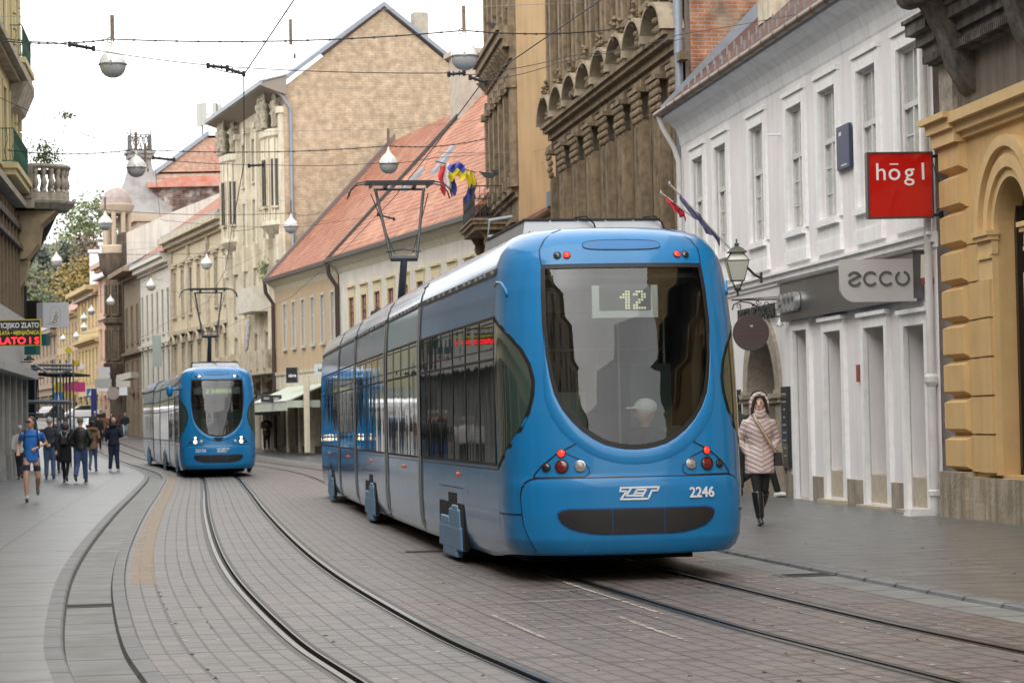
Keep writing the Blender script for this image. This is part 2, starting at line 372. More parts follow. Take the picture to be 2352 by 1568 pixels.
ribbon('road', [E2+RW, F1-RW], Y0, Y1, M_setB, .0)
ribbon('road', [F1+RW, F2-RW], Y0, Y1, M_setB, .0)
ribbon('road', [F2+RW, 4.33], Y0, Y1, M_setB, .0)
ribbon('gutter', [4.33, 4.72], Y0, Y1, M_gut, -.004, seg=2)
ribbon('gutter', [-1.98, -1.62], Y0, Y1, M_gut, -.02, seg=2)
K = 'structure'
tag(profile_strip('kerb', [(-1.62, -.02), (-1.605, .012), (-1.5, .016), (-1.49, -.002)], Y0, Y1, [M_kerb], [0, 0, 0]), kind=K)
tag(profile_strip('kerb', [(-1.98, -.02), (-1.995, .02), (-2.01, .032), (-2.12, .034)], Y0, Y1, [M_kerb], [0, 0, 0]), kind=K)
tag(profile_strip('kerb', [(4.72, -.005), (4.735, .02), (4.75, .03), (4.87, .03)], Y0, Y1, [M_kerb], [0, 0, 0]), kind=K)
ribbon('pavement', [-2.12, -9], Y0, Y1, M_slab, .034)
ribbon('pavement', [-9, -60], Y0, Y1, M_slab, .032)
ribbon('pavement', [4.87, 12], Y0, Y1, M_slabR, .03)
ribbon('pavement', [12, 40], Y0, Y1, M_slabR, .028)
def rails(name, c1, c2, label):
    t = empty(name, (0, 0, 0)); tag(t, label, 'tram rails')
    for c, sgn in ((c1, 1), (c2, -1)):   # sgn: side on which the groove lies
        P = [(-RW, -.002), (-.04, -.006), (-.036, .002), (.004, .002), (.006, -.035), (.052, -.035), (.054, 0), (.066, 0), (.068, -.006), (RW, -.002)]
        mi = [2, 2, 0, 1, 1, 1, 0, 0, 2]
        if sgn < 0: P = [(-a, b) for a, b in reversed(P)]; mi = mi[::-1]
        profile_strip('rail', [(c+a, b) for a, b in P], Y0, Y1, [M_steelrail, M_railside, M_bitumen], mi, t)
    return t
rails('tram_rails', E1, E2, 'pair of grooved steel rails curving from the lower middle up to the oncoming tram')
rails('tram_rails', F1, F2, 'pair of grooved steel rails running out from under the near tram to the lower right')
# worn orange line along the left side of the left track
yl = bpy.data.materials.new('worn_orange_paint'); yl.use_nodes = True
n = yl.node_tree.nodes; L = yl.node_tree.links; b = n['Principled BSDF']; b.inputs['Base Color'].default_value = (.50, .35, .20, 1); b.inputs['Roughness'].default_value = .6
t = n.new('ShaderNodeTexCoord'); no = n.new('ShaderNodeTexNoise'); no.inputs['Scale'].default_value = 5; no.inputs['Detail'].default_value = 8; L.new(t.outputs['Object'], no.inputs[0])
r = n.new('ShaderNodeMapRange'); r.inputs[1].default_value = .3; r.inputs[2].default_value = .7; r.inputs[3].default_value = .12; r.inputs[4].default_value = .6; L.new(no.outputs[0], r.inputs[0])
tr = n.new('ShaderNodeBsdfTransparent'); ms = n.new('ShaderNodeMixShader'); L.new(r.outputs[0], ms.inputs[0]); L.new(tr.outputs[0], ms.inputs[1]); L.new(b.outputs[0], ms.inputs[2]); L.new(ms.outputs[0], n['Material Output'].inputs[0])
ribbon('road_marking', [-1.44, -1.2], 22.4, 78, yl, .004, seg=1)
ribbon('road_marking', [4.05, 4.25], 23.4, 40, yl, .004, seg=1)
# light mortar repairs and pale studs set into the paving
M_mort = mat('cement_repair', (.40, .39, .35), rough=.8, var=.7, vscale=9, dark=(.25, .22, .2))
M_stud = mat('pale_stud', (.42, .41, .39), rough=.5)
mb = MB(); rnd = random.Random(3)
for i in range(330):
    s = rnd.uniform(arc_of_Y(11.5), arc_of_Y(27)); k = rnd.choice([-1.2, -.95, -.25, .25, .9, 1.3, 1.75, 2.2, 2.75, 3.25, 3.8, 4.1]); s = round(s/.49)*.49+.2
    p, tt = at_arc(s, k+rnd.uniform(-.02, .02)); rr = rnd.uniform(.011, .018)
    mb.add([(p.x+rr*math.cos(a)*1.1, p.y+rr*1.8*math.sin(a), .003) for a in [j*math.pi/4 for j in range(8)]], [tuple(range(8))])
tag(mb.build('paving_studs', M_stud, recalc=False), kind='structure')
mb = MB()
def patchline(pts, wd):
    for (s0, o0), (s1, o1) in zip(pts, pts[1:]):
        nseg = max(2, int(math.hypot(s1-s0, o1-o0)/.06)); prev = None
        for i in range(nseg+1):
            p, _t = at_arc(lerp(s0, s1, i/nseg), lerp(o0, o1, i/nseg)); ww = wd*rnd.uniform(.25, 1); q0, q1 = (p.x-ww, p.y), (p.x+ww, p.y)
            if abs(o1-o0) > abs(s1-s0): q0, q1 = (p.x, p.y-ww*1.4), (p.x, p.y+ww*1.4)
            if prev and rnd.random() > .12: mb.quad((*prev[0], .0035), (*prev[1], .0035), (*q1, .0035), (*q0, .0035))
            prev = (q0, q1)
sB = arc_of_Y(19)
for pts in ([(sB-1.8, 2.3), (sB+3.2, 2.32)], [(sB-3.4, 1.1), (sB-1.3, 1.12)], [(sB-1.3, 1.2), (sB-1.2, 2.3)], [(sB-.2, 1.35), (sB-.15, 2.25)], [(sB-4, 1.9), (sB-1.9, 1.95)], [(sB-2.6, 1.2), (sB-2.5, 2.0)], [(sB+.9, 1.1), (sB+.95, 2.3)]):
    patchline(pts, .022)
tag(mb.build('cement_patches', M_mort, recalc=False), kind='structure')
# iron covers
for (off, yy, sz) in ((-1.8, 20.2, .0), (4.5, 20.9, .0), (1.75, 26.6, 0)):
    p, tt = at_arc(arc_of_Y(yy), off); d = MB(); d.box(-.26, .26, -.17, .17, -.03, .006); 
    for i in range(7): d.box(-.2, .2, -.13+i*.04, -.115+i*.04, .006, .009, 1)
    g = d.build('drain_cover', [mat('cast_iron', (.07, .07, .07), rough=.5, var=.4), M_rubber], None, (p.x, p.y, -.002 if off > -1 else -.02), (0, 0, math.atan2(tt.y, tt.x)-R(90)))
    tag(g, {-1.8: 'slotted iron drain cover in the gutter between the two left kerbs', 4.5: 'slotted iron drain cover in the gutter by the right kerb', 1.75: 'iron cover in the paving between the two tracks'}[off], 'drain cover')
# ------------------------------------------------------------------ tram
PROF = [(.16, 1.06, .12), (.22, 1.10, .06), (.34, 1.135, .02), (.60, 1.15, 0), (.86, 1.15, 0), (.93, 1.15, .025), (1.2, 1.15, .05), (1.5, 1.15, .085), (1.9, 1.15, .15), (2.3, 1.145, .235), (2.6, 1.13, .315),
        (2.78, 1.11, .38), (2.88, 1.085, .42), (2.97, 1.045, .47), (3.05, .99, .54), (3.11, .92, .63), (3.155, .82, .76), (3.18, .68, .95), (3.195, .4, 1.3), (3.2, .0, 1.7)]
PROF = [(z, W*1.09/1.15, y) for z, W, y in PROF]
def prof(z):
    if z <= PROF[0][0]: return PROF[0][1], PROF[0][2]
    for a, b in zip(PROF, PROF[1:]):
        if z <= b[0]:
            t = (z-a[0])/(b[0]-a[0]); return lerp(a[1], b[1], t), lerp(a[2], b[2], t)
    return PROF[-1][1], PROF[-1][2]
HW, DN, NN = 1.09, .85, 2.75
_pc = [(0., 0.)]
for i in range(1, 401):
    th = math.pi/2*i/400; _pc.append((HW*math.sin(th)**(2/NN), DN*(1-math.cos(th)**(2/NN))))
_pl = [0]
for p, q in zip(_pc, _pc[1:]): _pl.append(_pl[-1]+math.dist(p, q))
AQ = _pl[-1]     # arc length from the nose centre to where the flank begins
def plan(a):
    s = -1 if a < 0 else 1; a = abs(a)
    if a >= AQ: return s*HW, DN+a-AQ
    lo, hi = 0, 400
    while hi-lo > 1:
        m = (lo+hi)//2
        if _pl[m] <= a: lo = m
        else: hi = m
    t = (a-_pl[lo])/max(_pl[hi]-_pl[lo], 1e-9)
    return s*lerp(_pc[lo][0], _pc[hi][0], t), lerp(_pc[lo][1], _pc[hi][1], t)
def surf0(a, z, W=None, y0=None):
    if W is None: W, y0 = prof(z)
    x, y = plan(a); f = 1-sstep(y, .2, 3.0)
    if z < .5: z += .075*(.5-z)/.34*(1-sstep(y, .4, 2.0))
    return Vector((x*W/HW, y+y0*f, z))
def surf(a, z, off=0):
    p = surf0(a, z)
    if off:
        du = surf0(a+.01, z)-surf0(a-.01, z); dv = surf0(a, z+.01)-surf0(a, z-.01); n_ = du.cross(dv).normalized()
        p = p+n_*off
    return p
def ctrl_rows(ctrl, n=None, step=.03):
    """ctrl: (z, a_left, a_right), smooth-interpolated between"""
    out = []
    for p, q in zip(ctrl, ctrl[1:]):
        k = max(1, int(abs(q[0]-p[0])/step))
        for i in range(k): t = i/k; out.append(tuple(lerp(p[c], q[c], t) for c in range(3)))
    out.append(ctrl[-1]); return out
def patch(mb, rows, off, na=14, m=0):
    mb.grid([[surf(lerp(r[1], r[2], j/na), r[0], off) for j in range(na+1)] for r in rows], m); return mb
def symrows(l): return [(z, -h, h) for z, h in l]
def ell(zc, rz, ac, ra, p=2, n=10, z1=None):
    """superellipse as rows"""
    out = []
    for i in range(n+1):
        t = -math.pi/2+math.pi*i/n; s = math.sin(t); c = math.cos(t)
        z = zc+rz*(abs(s)**(2/p))*(1 if s > 0 else -1); h = ra*max(0, c)**(2/p); out.append((z, ac-h, ac+h))
    return out
SHIELD = symrows([(1.165, .0), (1.17, .10), (1.185, .18), (1.21, .27), (1.26, .365), (1.33, .46), (1.42, .55), (1.52, .625), (1.65, .69), (1.8, .725), (2.0, .758), (2.3, .772), (2.79, .772)])
def inshield(a, z, g=0):
    for p, q in zip(SHIELD, SHIELD[1:]):
        if p[0] <= z <= q[0]: return abs(a) < lerp(p[2], q[2], (z-p[0])/(q[0]-p[0]))-g
    return False
LE = 7.05; AE = AQ+LE-DN   # arc length at the joint end of the cab module
SW_A = [(z, w_*1.2) for z, w_ in [(1.02, 0), (1.03, -.02), (1.06, -.10), (1.12, -.23), (1.22, -.37), (1.35, -.50), (1.5, -.585), (1.65, -.63), (1.78, -.64), (1.92, -.61), (2.05, -.54), (2.16, -.43), (2.25, -.30), (2.31, -.16), (2.34, -.05), (2.345, 0)]]
ASW = AQ+.06        # back edge of the curved cab side window
cache = {}
def cab_meshes():
    if cache: return cache
    aa = [i*.03 for i in range(int(AQ/.03)+1)]; aa += [AQ+.15, AQ+.3, AQ+.6, AQ+1, AQ+2, AQ+3.5, AQ+5, AE]
    aa = [-x for x in reversed(aa[1:])]+aa
    zz = []
    for p, q in zip(PROF, PROF[1:]):
        k = max(1, int((q[0]-p[0])/.03)); zz += [(lerp(p[0], q[0], i/k), lerp(p[1], q[1], i/k), lerp(p[2], q[2], i/k)) for i in range(k)]
    zz.append(PROF[-1])
    mb = MB(); g = [[surf0(a, z, W, y0) for a in aa] for z, W, y0 in zz]; nc = len(aa); k = 0
    for r in g: mb.v += [tuple(p) for p in r]
    for i in range(len(zz)-1):
        for j in range(nc-1):
            am = (aa[j]+aa[j+1])/2; zm = (zz[i][0]+zz[i+1][0])/2
            if inshield(am, zm, .012): continue
            f = (i*nc+j, i*nc+j+1, (i+1)*nc+j+1, (i+1)*nc+j); mb.f.append(f); mb.m.append(0)
    cache['shell'] = mb.mesh('cab_shell', [M_blue], smooth=50)
    # black ring round the windshield, then the pane
    mb = MB(); rows = ctrl_rows(SHIELD, step=.04)
    ol = [(-r[2], r[0]) for r in reversed(rows)]+[(r[2], r[0]) for r in rows[1:]]
    def norm2(i):
        p, q = ol[max(i-1, 0)], ol[min(i+1, len(ol)-1)]; d = Vector((q[0]-p[0], q[1]-p[1])).normalized(); return Vector((d.y, -d.x))
    g_ = []
    for off_ in (.010, -.012, -.034):
        g_.append([surf(ol[i][0]+norm2(i).x*off_, ol[i][1]+norm2(i).y*off_, .005) for i in range(len(ol))])
    mb.grid(g_)
    mb.grid([[surf(lerp(-.775, .775, j/12), z, .0055) for j in range(13)] for z in (2.775, 2.80)])
    cache['ring'] = mb.mesh('windshield_frame', [M_rubber], smooth=60)
    mb = MB(); low = [i for i in range(len(ol)) if ol[i][1] < 2.2]; gg = []
    for off_, o2 in ((.012, .003), (.02, .008), (.08, .010), (.125, .007), (.14, .002)): gg.append([surf(ol[i][0]+norm2(i).x*off_*sstep(2.2-ol[i][1], 0, .8), ol[i][1]+norm2(i).y*off_*sstep(2.2-ol[i][1], 0, .8), o2) for i in low])
    mb.grid(gg); cache['collar'] = mb.mesh('windshield_collar', [M_blue], smooth=True)
    mb = MB(); patch(mb, rows, -.004, 16); cache['glass'] = mb.mesh('windshield', [M_shield], smooth=True)
    # bumper
    bc = [(z, a*.93, b*.93) for z, a, b in [(.20, -1.0, 1.0), (.28, -1.03, 1.03), (.5, -1.12, 1.12), (.75, -1.15, 1.15), (.82, -1.13, 1.13), (.87, -1.08, 1.08), (.895, -1.02, 1.02), (.905, -.95, .95)]]
    mb = MB(); patch(mb, ctrl_rows([(z-.0 if i == 0 else z+.016, a-.028, b+.028) for i, (z, a, b) in enumerate(bc)]), .004, 30); cache['bseam'] = mb.mesh('bumper_seam', [M_seam], smooth=True)
    mb = MB(); patch(mb, ctrl_rows(bc), .018, 30); cache['bumper'] = mb.mesh('bumper', [M_blue], smooth=True)
    # grille: flat on top, bellied below, split in three
    gr = [(.405, -.30, .30), (.415, -.40, .40), (.44, -.50, .50), (.48, -.60, .60), (.53, -.675, .675), (.58, -.70, .70), (.61, -.695, .695), (.63, -.66, .66), (.64, -.6, .6)]
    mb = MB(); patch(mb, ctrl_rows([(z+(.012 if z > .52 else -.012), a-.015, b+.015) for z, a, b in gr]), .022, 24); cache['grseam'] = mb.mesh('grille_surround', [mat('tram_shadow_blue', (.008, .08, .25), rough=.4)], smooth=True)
    mb = MB()
    for lo, hi in ((-1, -.236), (-.228, .228), (.236, 1)):
        patch(mb, ctrl_rows([(z, max(a, lo), min(b, hi)) for z, a, b in gr]), .028, 10)
    cache['grille'] = mb.mesh('grille', [M_dark], smooth=60)
    mb = MB(); patch(mb, ell(2.985, .052, 0, .40, 3.2, 12), .003, 20); cache['slot0'] = mb.mesh('roof_slot_rim', [M_seam], smooth=True)
    mb = MB(); patch(mb, ell(2.983, .042, 0, .39, 3.2, 12), .008, 20); cache['slot'] = mb.mesh('roof_slot', [mat('slot_blue', (.03, .17, .42), rough=.5)], smooth=True)
    # seams on the face
    mb = MB()
    def seam(pts, wd=.006, off=.004):
        for (a0, z0), (a1, z1) in zip(pts, pts[1:]):
            k = max(1, int(math.hypot(a1-a0, z1-z0)/.05))
            for i in range(k):
                p0 = (lerp(a0, a1, i/k), lerp(z0, z1, i/k)); p1 = (lerp(a0, a1, (i+1)/k), lerp(z0, z1, (i+1)/k)); d = Vector((p1[0]-p0[0], p1[1]-p0[1])).normalized()*wd
                mb.quad(surf(p0[0]-d.y, p0[1]+d.x, off), surf(p0[0]+d.y, p0[1]-d.x, off), surf(p1[0]+d.y, p1[1]-d.x, off), surf(p1[0]-d.y, p1[1]+d.x, off))
    for s in (-1, 1):
        seam([(s*.41, 1.26), (s*.52, 1.22), (s*.7, 1.13), (s*.85, 1.02), (s*.92, .95), (s*.93, .915)])
        seam([(s*.66, 1.15), (s*.5, 1.08), (s*.42, 1.0), (s*.42, .95), (s*.47, .925), (s*.93, .925)], .004)
        seam([(s*.775, 2.80), (s*.82, 2.95), (s*.80, 3.05), (s*.76, 3.12), (s*.7, 3.16)], .006)
        seam([(s*1.08, .60), (s*(ASW), .60)], .006)
        seam([(s*ASW, .26), (s*ASW, 1.02)], .005); seam([(s*ASW, 2.35), (s*ASW, 2.80)], .005)
    seam([(-.775, 2.81), (.775, 2.81)], .005)
    cache['seams'] = mb.mesh('panel_seams', [M_seam], smooth=True)
    for s in (-1, 1):
        rows = ctrl_rows([(z, ASW, ASW+w_) if s > 0 else (z, -ASW-w_, -ASW) for z, w_ in SW_A], step=.03)
        mb = MB(); r2 = [(z, s*ASW-(.02 if s > 0 else -.02-0)*0, 0) for z, _a, _b in rows]
        mb.grid([[surf(s*lerp(ASW+.03, ASW+w_-.035, j/14), 1.683+(z-1.683)*1.045, .003) for j in range(15)] for z, w_ in SW_A])
        cache['swf%d' % s] = mb.mesh('side_window_frame', [M_rubber], smooth=True)
        mb = MB(); mb.grid([[surf(s*lerp(ASW, ASW+w_, j/14), z, .007) for j in range(15)] for z, w_ in SW_A])
        cache['sw%d' % s] = mb.mesh('cab_side_window', [M_cabglass], smooth=True)
        # little recessed scoop for the mirror arm
        mb = MB(); mb.tube([surf(s*(AQ-.02-x), z, .004) for x, z in ((0, 2.66), (.15, 2.69), (.3, 2.67), (.4, 2.6), (.42, 2.55))], [.008, .014, .016, .018, .016], 8)
        cache['scoop%d' % s] = mb.mesh('mirror_hinge', [M_blue], smooth=True)
    return cache
def lamp(parent, a, z, r, m, ring=None, name='tail_light'):
    p = surf(a, z, .0); du = (surf(a+.01, z)-surf(a-.01, z)); dv = surf(a, z+.01)-surf(a, z-.01); nn = du.cross(dv).normalized()
    q = nn.to_track_quat('Z', 'Y'); rot = q.to_euler()
    mb = MB(); rr = r*1.18
    mb.lathe([(rr, 0), (rr, .012), (r, .014), (r*.98, .006)], n=20, m=0)
    mb.lathe([(r*.99, .008), (r*.7, .016), (0, .02)], n=20, m=1)
    return mb.build(name, [ring or M_rubber, m], parent, p, rot, smooth=40)
def side_shape(x, z):   # flank x at height z
    return prof(z)[0]*x
def flank_mod(L):
    """plain module shell from y=0 to L"""
    mb = MB(); rows = [(z, W) for z, W, _ in PROF]
    for s in (-1, 1): mb.grid([[(s*W, y, z) for y in (0, L)] for z, W in rows])
    o = MB(); o.v = mb.v; o.f = mb.f; o.m = mb.m
    ring = [(W, z) for z, W in rows]; poly = [(-a, b) for a, b in ring]+[(a, b) for a, b in reversed(ring[:-1])]
    for y in (0, L): o.add([(a, y, b) for a, b in poly], [tuple(range(len(poly)))])
    return o.mesh('module_shell', [M_blue], smooth=40)
def fl(mb, s, y0, y1, z0, z1, off, m=0, nz=None):
    nz = nz or max(1, int((z1-z0)/.12))
    rows = []
    for i in range(nz+1):
        z = lerp(z0, z1, i/nz); W = prof(z)[0]; W2 = prof(z+.01)[0]; nx = .01; nzc = -(W2-W); d = math.hypot(nx, nzc)
        rows.append([(s*(W+off*nx/d), y, z+off*nzc/d) for y in (y0, y1)])
    mb.grid(rows, m)
def flank_parts(root, y0, y1, s, door=False, frame=None, bogie=None):
    """window band, roof shoulder seam, skirt details on flank s of a module spanning y0..y1 in module space"""
    out = []
    mb = MB(); fl(mb, s, y0+.1, y1-.1, 1.03, 2.38, .004)
    b = mb.build('side_window_band', M_tglass, root, smooth=True)
    n_ = max(2, round((y1-y0-.2)/1.05)); wdt = (y1-y0-.2)/n_
    m = MB()
    for i in range(n_+1):
        y = y0+.1+i*wdt; fl(m, s, y-.03, y+.03, 1.03, 2.38, .008)
    for z in (1.02, 1.98, 2.36): fl(m, s, y0+.1, y1-.1, z, z+.025, .0085, nz=1)
    for i in range(n_):
        y = y0+.1+i*wdt
        for z in (2.08, 2.32): fl(m, s, y+.12, y+wdt-.12, z, z+.012, .0085, nz=1)
        for yy in (y+.12, y+wdt-.13): fl(m, s, yy, yy+.012, 2.08, 2.33, .0087, nz=1)
    m.build('window_bars', M_rubber, b)
    m = MB(); fl(m, s, y0+.12, y1-.12, 2.755, 2.825, .004, nz=1)
    m.build('vent_slot', M_seam, root)
    m = MB(); k = 0; y = y0+.3; rr = random.Random(int(y1*10))
    while y < y1-.4:
        m.box(s*1.045-.03, s*1.045+.012, y, y+.07, 2.78, 2.81); y += rr.uniform(.25, .6)
    m.build('vent_slot_clips', M_alu, root)
    m = MB()
    for i in range(1, 3): y = lerp(y0, y1, i/3); fl(m, s, y-.004, y+.004, 2.83, 3.15, .003); fl(m, s, y-.004, y+.004, .28, 1.0, .003)
    fl(m, s, y0+.05, y1-.05, .985, .993, .003, nz=1)
    if bogie is not None:
        for (ya, yb, za, zb) in ((bogie-.95, bogie+.95, .755, .763), (bogie-.955, bogie-.947, .3, .76), (bogie+.947, bogie+.955, .3, .76)): fl(m, s, ya, yb, za, zb, .003)
    m.build('panel_seams', M_seam, root)
    m = MB()
    for yy in (y0+(y1-y0)*.45,): m.lathe([(.024, 0), (.024, .012), (.015, .024), (0, .028)], (s*1.092 if s > 0 else -1.092, yy, .9), 10, ax='x')
    if s < 0: m.v = [(-1.092-(x+1.092), y, z) for x, y, z in m.v]
    m.build('indicator_lamp', M_orange, root, smooth=True)
    if bogie is not None:
        m = MB(); x0, x1 = s*1.04, s*1.094
        m.box(min(x0, x1), max(x0, x1), bogie-1.0, bogie+.95, .14, .6, 0); m.box(min(x0, x1), max(x0, x1), bogie-.45, bogie+.2, .6, .70, 0)
        m.build('wheel_opening', M_under, root)
        c = MB()
        def bx(ya, yb, za, zb, d, t=.02):
            d *= .25
            c.box(min(s*1.04, s*(1.10+d)), max(s*1.04, s*(1.10+d)), bogie+ya, bogie+yb, za, zb, 0, (0, t))
        bx(-.75, .1, .34, .54, .05, .05); bx(-.88, .88, .12, .36, .06, .04); bx(-.5, .6, .04, .14, .05, .03); bx(.15, .8, .34, .45, .045, .04); bx(-.6, -.1, .52, .58, .04, .04)
        o = c.build('bogie_cover', M_lblue, root); bv = o.modifiers.new('bevel', 'BEVEL'); bv.width = .018; bv.segments = 2
def wheelset(root, y):
    m = MB()
    for s in (-1, 1):
        for dy in (-.85, .85):
            m.lathe([(0, -.05), (.29, -.05), (.3, 0), (.33, .03), (.33, .05), (0, .05)], (s*.5, y+dy, .31), 20, ax='x')
    m.box(-.9, .9, y-1.25, y+1.25, .16, .34)
    m.build('bogie', M_under, root)
def led(txt, h, m, glyphs):
    mb = MB(); x = 0
    for chh in txt:
        g = glyphs.get(chh, glyphs[' ']); wd = len(g[0])
        for r_, row in enumerate(g):
            for c_, q in enumerate(row):
                if q == '#': X = (x+c_)*h/len(g); Z = (len(g)-1-r_)*h/len(g); k = h/len(g)*.38; mb.box(X-k, X+k, -.004, 0, Z-k, Z+k)
        x += wd+1
    return mb, x*h/7
GL = {' ': ['   ']*7, '1': ['  ## ', ' ###', '####', '  ##', '  ##', '  ##', '  ##'], '2': [' ### ', '## ##', '   ##', '  ## ', ' ##  ', '##   ', '#####'],
      'D': ['### ', '#  #', '#  #', '#  #', '#  #', '#  #', '### '], 'U': ['#  #']*6+[' ## '], 'B': ['### ', '#  #', '#  #', '### ', '#  #', '#  #', '### '], 'R': ['### ', '#  #', '#  #', '### ', '# # ', '#  #', '#  #'],
      'A': [' ## ', '#  #', '#  #', '####', '#  #', '#  #', '#  #'], 'V': ['#   #', '#   #', '#   #', '#   #', ' # # ', ' # # ', '  #  ']}
GL['1'] = [r.ljust(4)[:4] for r in GL['1']]
def make_tram(label, s_near, rear, number):
    C = cab_meshes(); LN = [LE, 4.5, 5.9, 4.3, LE]; off = 2.94 if rear else 0.0
    # joints along the track
    S = [s_near]
    for l in LN: S.append(S[-1]+l)
    P = [at_arc(s, off)[0] for s in S]
    root = empty('tram', (P[0].x, P[0].y, 0)); tag(root, label, 'tram', 'blue articulated trams on the street')
    def frame_(i, rev=False):
        a, b = (P[i], P[i+1]) if not rev else (P[i+1], P[i]); d = (b-a).normalized(); rz = math.atan2(-d.x, d.y)
        return (a.x-P[0].x, a.y-P[0].y, terr(a.x, a.y)), rz
    for i, l in enumerate(LN):
        endcab = i in (0, 4); loc, rz = frame_(i, i == 4); rot = (0, 0, rz)
        if endcab:
            md = inst('end_module', C['shell'], root, loc, rot)
        else:
            md = inst('middle_module', flank_mod(l-.12), root, loc, rot)
        G_ = md   # sub-parts hang on the module
        L0, L1 = (ASW-AQ+DN+.04, l-.06) if endcab else (0, l-.12)
        for s in (-1, 1):
            flank_parts(G_, L0, L1, s, bogie={0: 4.3, 4: 4.3, 2: 2.9}.get(i))
        if i in (0, 2, 4): wheelset(G_, {0: 4.3, 4: 4.3, 2: 2.9}[i])
        m = MB(); m.box(-.78, .78, 1.3 if endcab else 0, l-.1, .13, .3); m.build('underframe_light_block', M_under, G_)  # low black box added to block light under the tram
        m = MB()
        for s in (-1, 1):
            if not endcab: fl(m, s, .01, .16, .25, 2.76, .012); fl(m, s, l-.28, l-.13, .25, 2.76, .012)
            else: fl(m, s, l-.2, l-.09, .25, 2.76, .012)
            fl(m, s, l-.13 if not endcab else l-.09, l+.02, .2, 3.15, .007, 1)
        m.build('joint_trim', [M_greyseal, M_rubber], G_)
        if i < 4:   # bellows behind the gap
            m = MB(); m.box(-.98, .98, l-.2, l+.2, .3, 3.0); o = m.build('bellows', M_rubber, G_) if i != 4 else None
        if endcab:
            w_ = inst('windshield_frame', C['ring'], G_); inst('windshield_collar', C['collar'], G_); inst('windshield', C['glass'], G_)
            b_ = inst('bumper_seam', C['bseam'], G_); inst('bumper', C['bumper'], G_); inst('grille_surround', C['grseam'], G_); inst('grille', C['grille'], G_)
            inst('roof_slot_rim', C['slot0'], G_); inst('roof_slot', C['slot'], G_); inst('panel_seams', C['seams'], G_)
            for s in (-1, 1):
                inst('side_window_frame', C['swf%d' % s], G_); inst('cab_side_window', C['sw%d' % s], G_); inst('mirror_hinge', C['scoop%d' % s], G_)
            tail = (i == 0) == rear
            if True:
                a1, a2, a3 = (M_redon, M_reddark, M_lampoff) if tail else (M_orange, M_headon, M_lampoff)
                nm = 'tail_light' if tail else 'headlight'
                for s in (-1, 1):
                    lamp(G_, s*.66, 1.135, .032, M_redon if tail else M_headon, name=nm); lamp(G_, s*.66, 1.02, .052, M_reddark if tail else M_headon, name=nm)
                    lamp(G_, s*.50, 1.02, .042, M_clear, M_chrome, name=nm); lamp(G_, s*.80, 1.015, .034, M_lampoff, name=nm)
                    lamp(G_, s*.54, 2.895, .030, M_redon if tail else M_headon, name=nm); lamp(G_, s*.63, 2.895, .030, M_lampoff, name=nm)
            if i == 0:
                # lettering on the bumper
                zz = .765; y_ = 0
                e_ = MB()
                num = textmesh(number, .125, M_white, .002, 'fleet_number', bold=.003)
                xa = .58 if rear else -.50
                pp = surf(xa, zz, .026); p2 = surf(xa+.05, zz, .02)-surf(xa-.05, zz, .02)
                inst('fleet_number', num, G_, pp, (R(90), 0, math.atan2(p2.y, p2.x)))
                # slanted three-letter emblem in outline
                lg = MB(); K_ = .045
                def bar(x0, z0, x1, z1, t=.011):
                    d = Vector((x1-x0, z1-z0)).normalized()*t; lg.prism([(x0-d.y-d.x*.6, z0+d.x-d.y*.6), (x0+d.y-d.x*.6, z0-d.x-d.y*.6), (x1+d.y+d.x*.6, z1-d.x+d.y*.6), (x1-d.y+d.x*.6, z1+d.x+d.y*.6)], -.002, .002)
                sh = lambda x, z: (x+z*.28, z)
                for seg in ([(-.17, .05), (.17, .05)], [(-.17, .05), (-.17, .02)], [(-.17, .02), (-.11, .02)], [(-.11, .02), (-.145, -.05)], [(-.145, -.05), (.1, -.05)], [(-.075, .05), (-.105, -.02)], [(-.105, -.02), (-.04, -.02)], [(-.02, .03), (-.04, -.02)],
                            [(-.02, .03), (.045, .03)], [(-.03, .0), (.035, .0)], [(-.04, -.022), (.03, -.022)], [(.06, .03), (.04, -.03)], [(.17, .05), (.165, .02)], [(.165, .02), (.115, .02)], [(.115, .02), (.1, -.05)]):
                    (x0, z0), (x1, z1) = seg; lg.add([], []); a_ = sh(x0, z0); b2 = sh(x1, z1); bar(a_[0], a_[1], b2[0], b2[1], .008)
                xb = .0 if rear else .12
                pp = surf(xb, zz+.01, .024); lg.build('emblem', M_white, G_, pp, (0, 0, math.atan2(surf(xb+.05, zz).y-surf(xb-.05, zz).y, .1)))
                # inside of the cab
                m = MB(); m.box(-.8, .8, .45, 6.5, .9, .95); m.build('cab_floor', mat('cab_interior_dark', (.03, .035, .04), rough=.7), G_)
                m = MB(); Mi = mat('cab_interior_pale', (.35, .38, .36), rough=.6)
                for s in (-1, 1): m.box(s*.9-.02, s*.9+.02, .9, 1.6, 1.0, 2.7); m.box(s*.8-.05, s*.8+.05, 2.9, 3.0, .95, 2.8)
                m.box(-.95, .95, 2.98, 3.0, 2.5, 2.8); m.box(-.85, .85, .7, 2.9, 2.70, 2.74); m.build('cab_lining', Mi, G_)
                m = MB(); m.box(-.5, .5, .42, .8, .96, 1.12, 0, (.1, .05)); m.box(-.6, .1, 2.9, 2.93, .96, 1.7); m.build('dashboard', mat('pale_green_panel', (.30, .40, .37), rough=.5), G_)
                m = MB()
                for xx in (-.72, .3, .75): m.tube([(xx, 2.2, .95), (xx, 2.2, 2.74)], .018)
                m.tube([(-.72, 2.2, 2.1), (.75, 2.2, 2.1)], .015); m.build('hand_rail', M_alu, G_)
                m = MB()
                for xx in (-.62, .55):
                    m.box(xx-.2, xx+.2, 1.5, 1.95, 1.25, 1.35); m.box(xx-.2, xx+.2, 1.92, 2.0, 1.3, 1.95)
                m.build('seat', mat('seat_grey_green', (.10, .16, .15), rough=.7), G_)
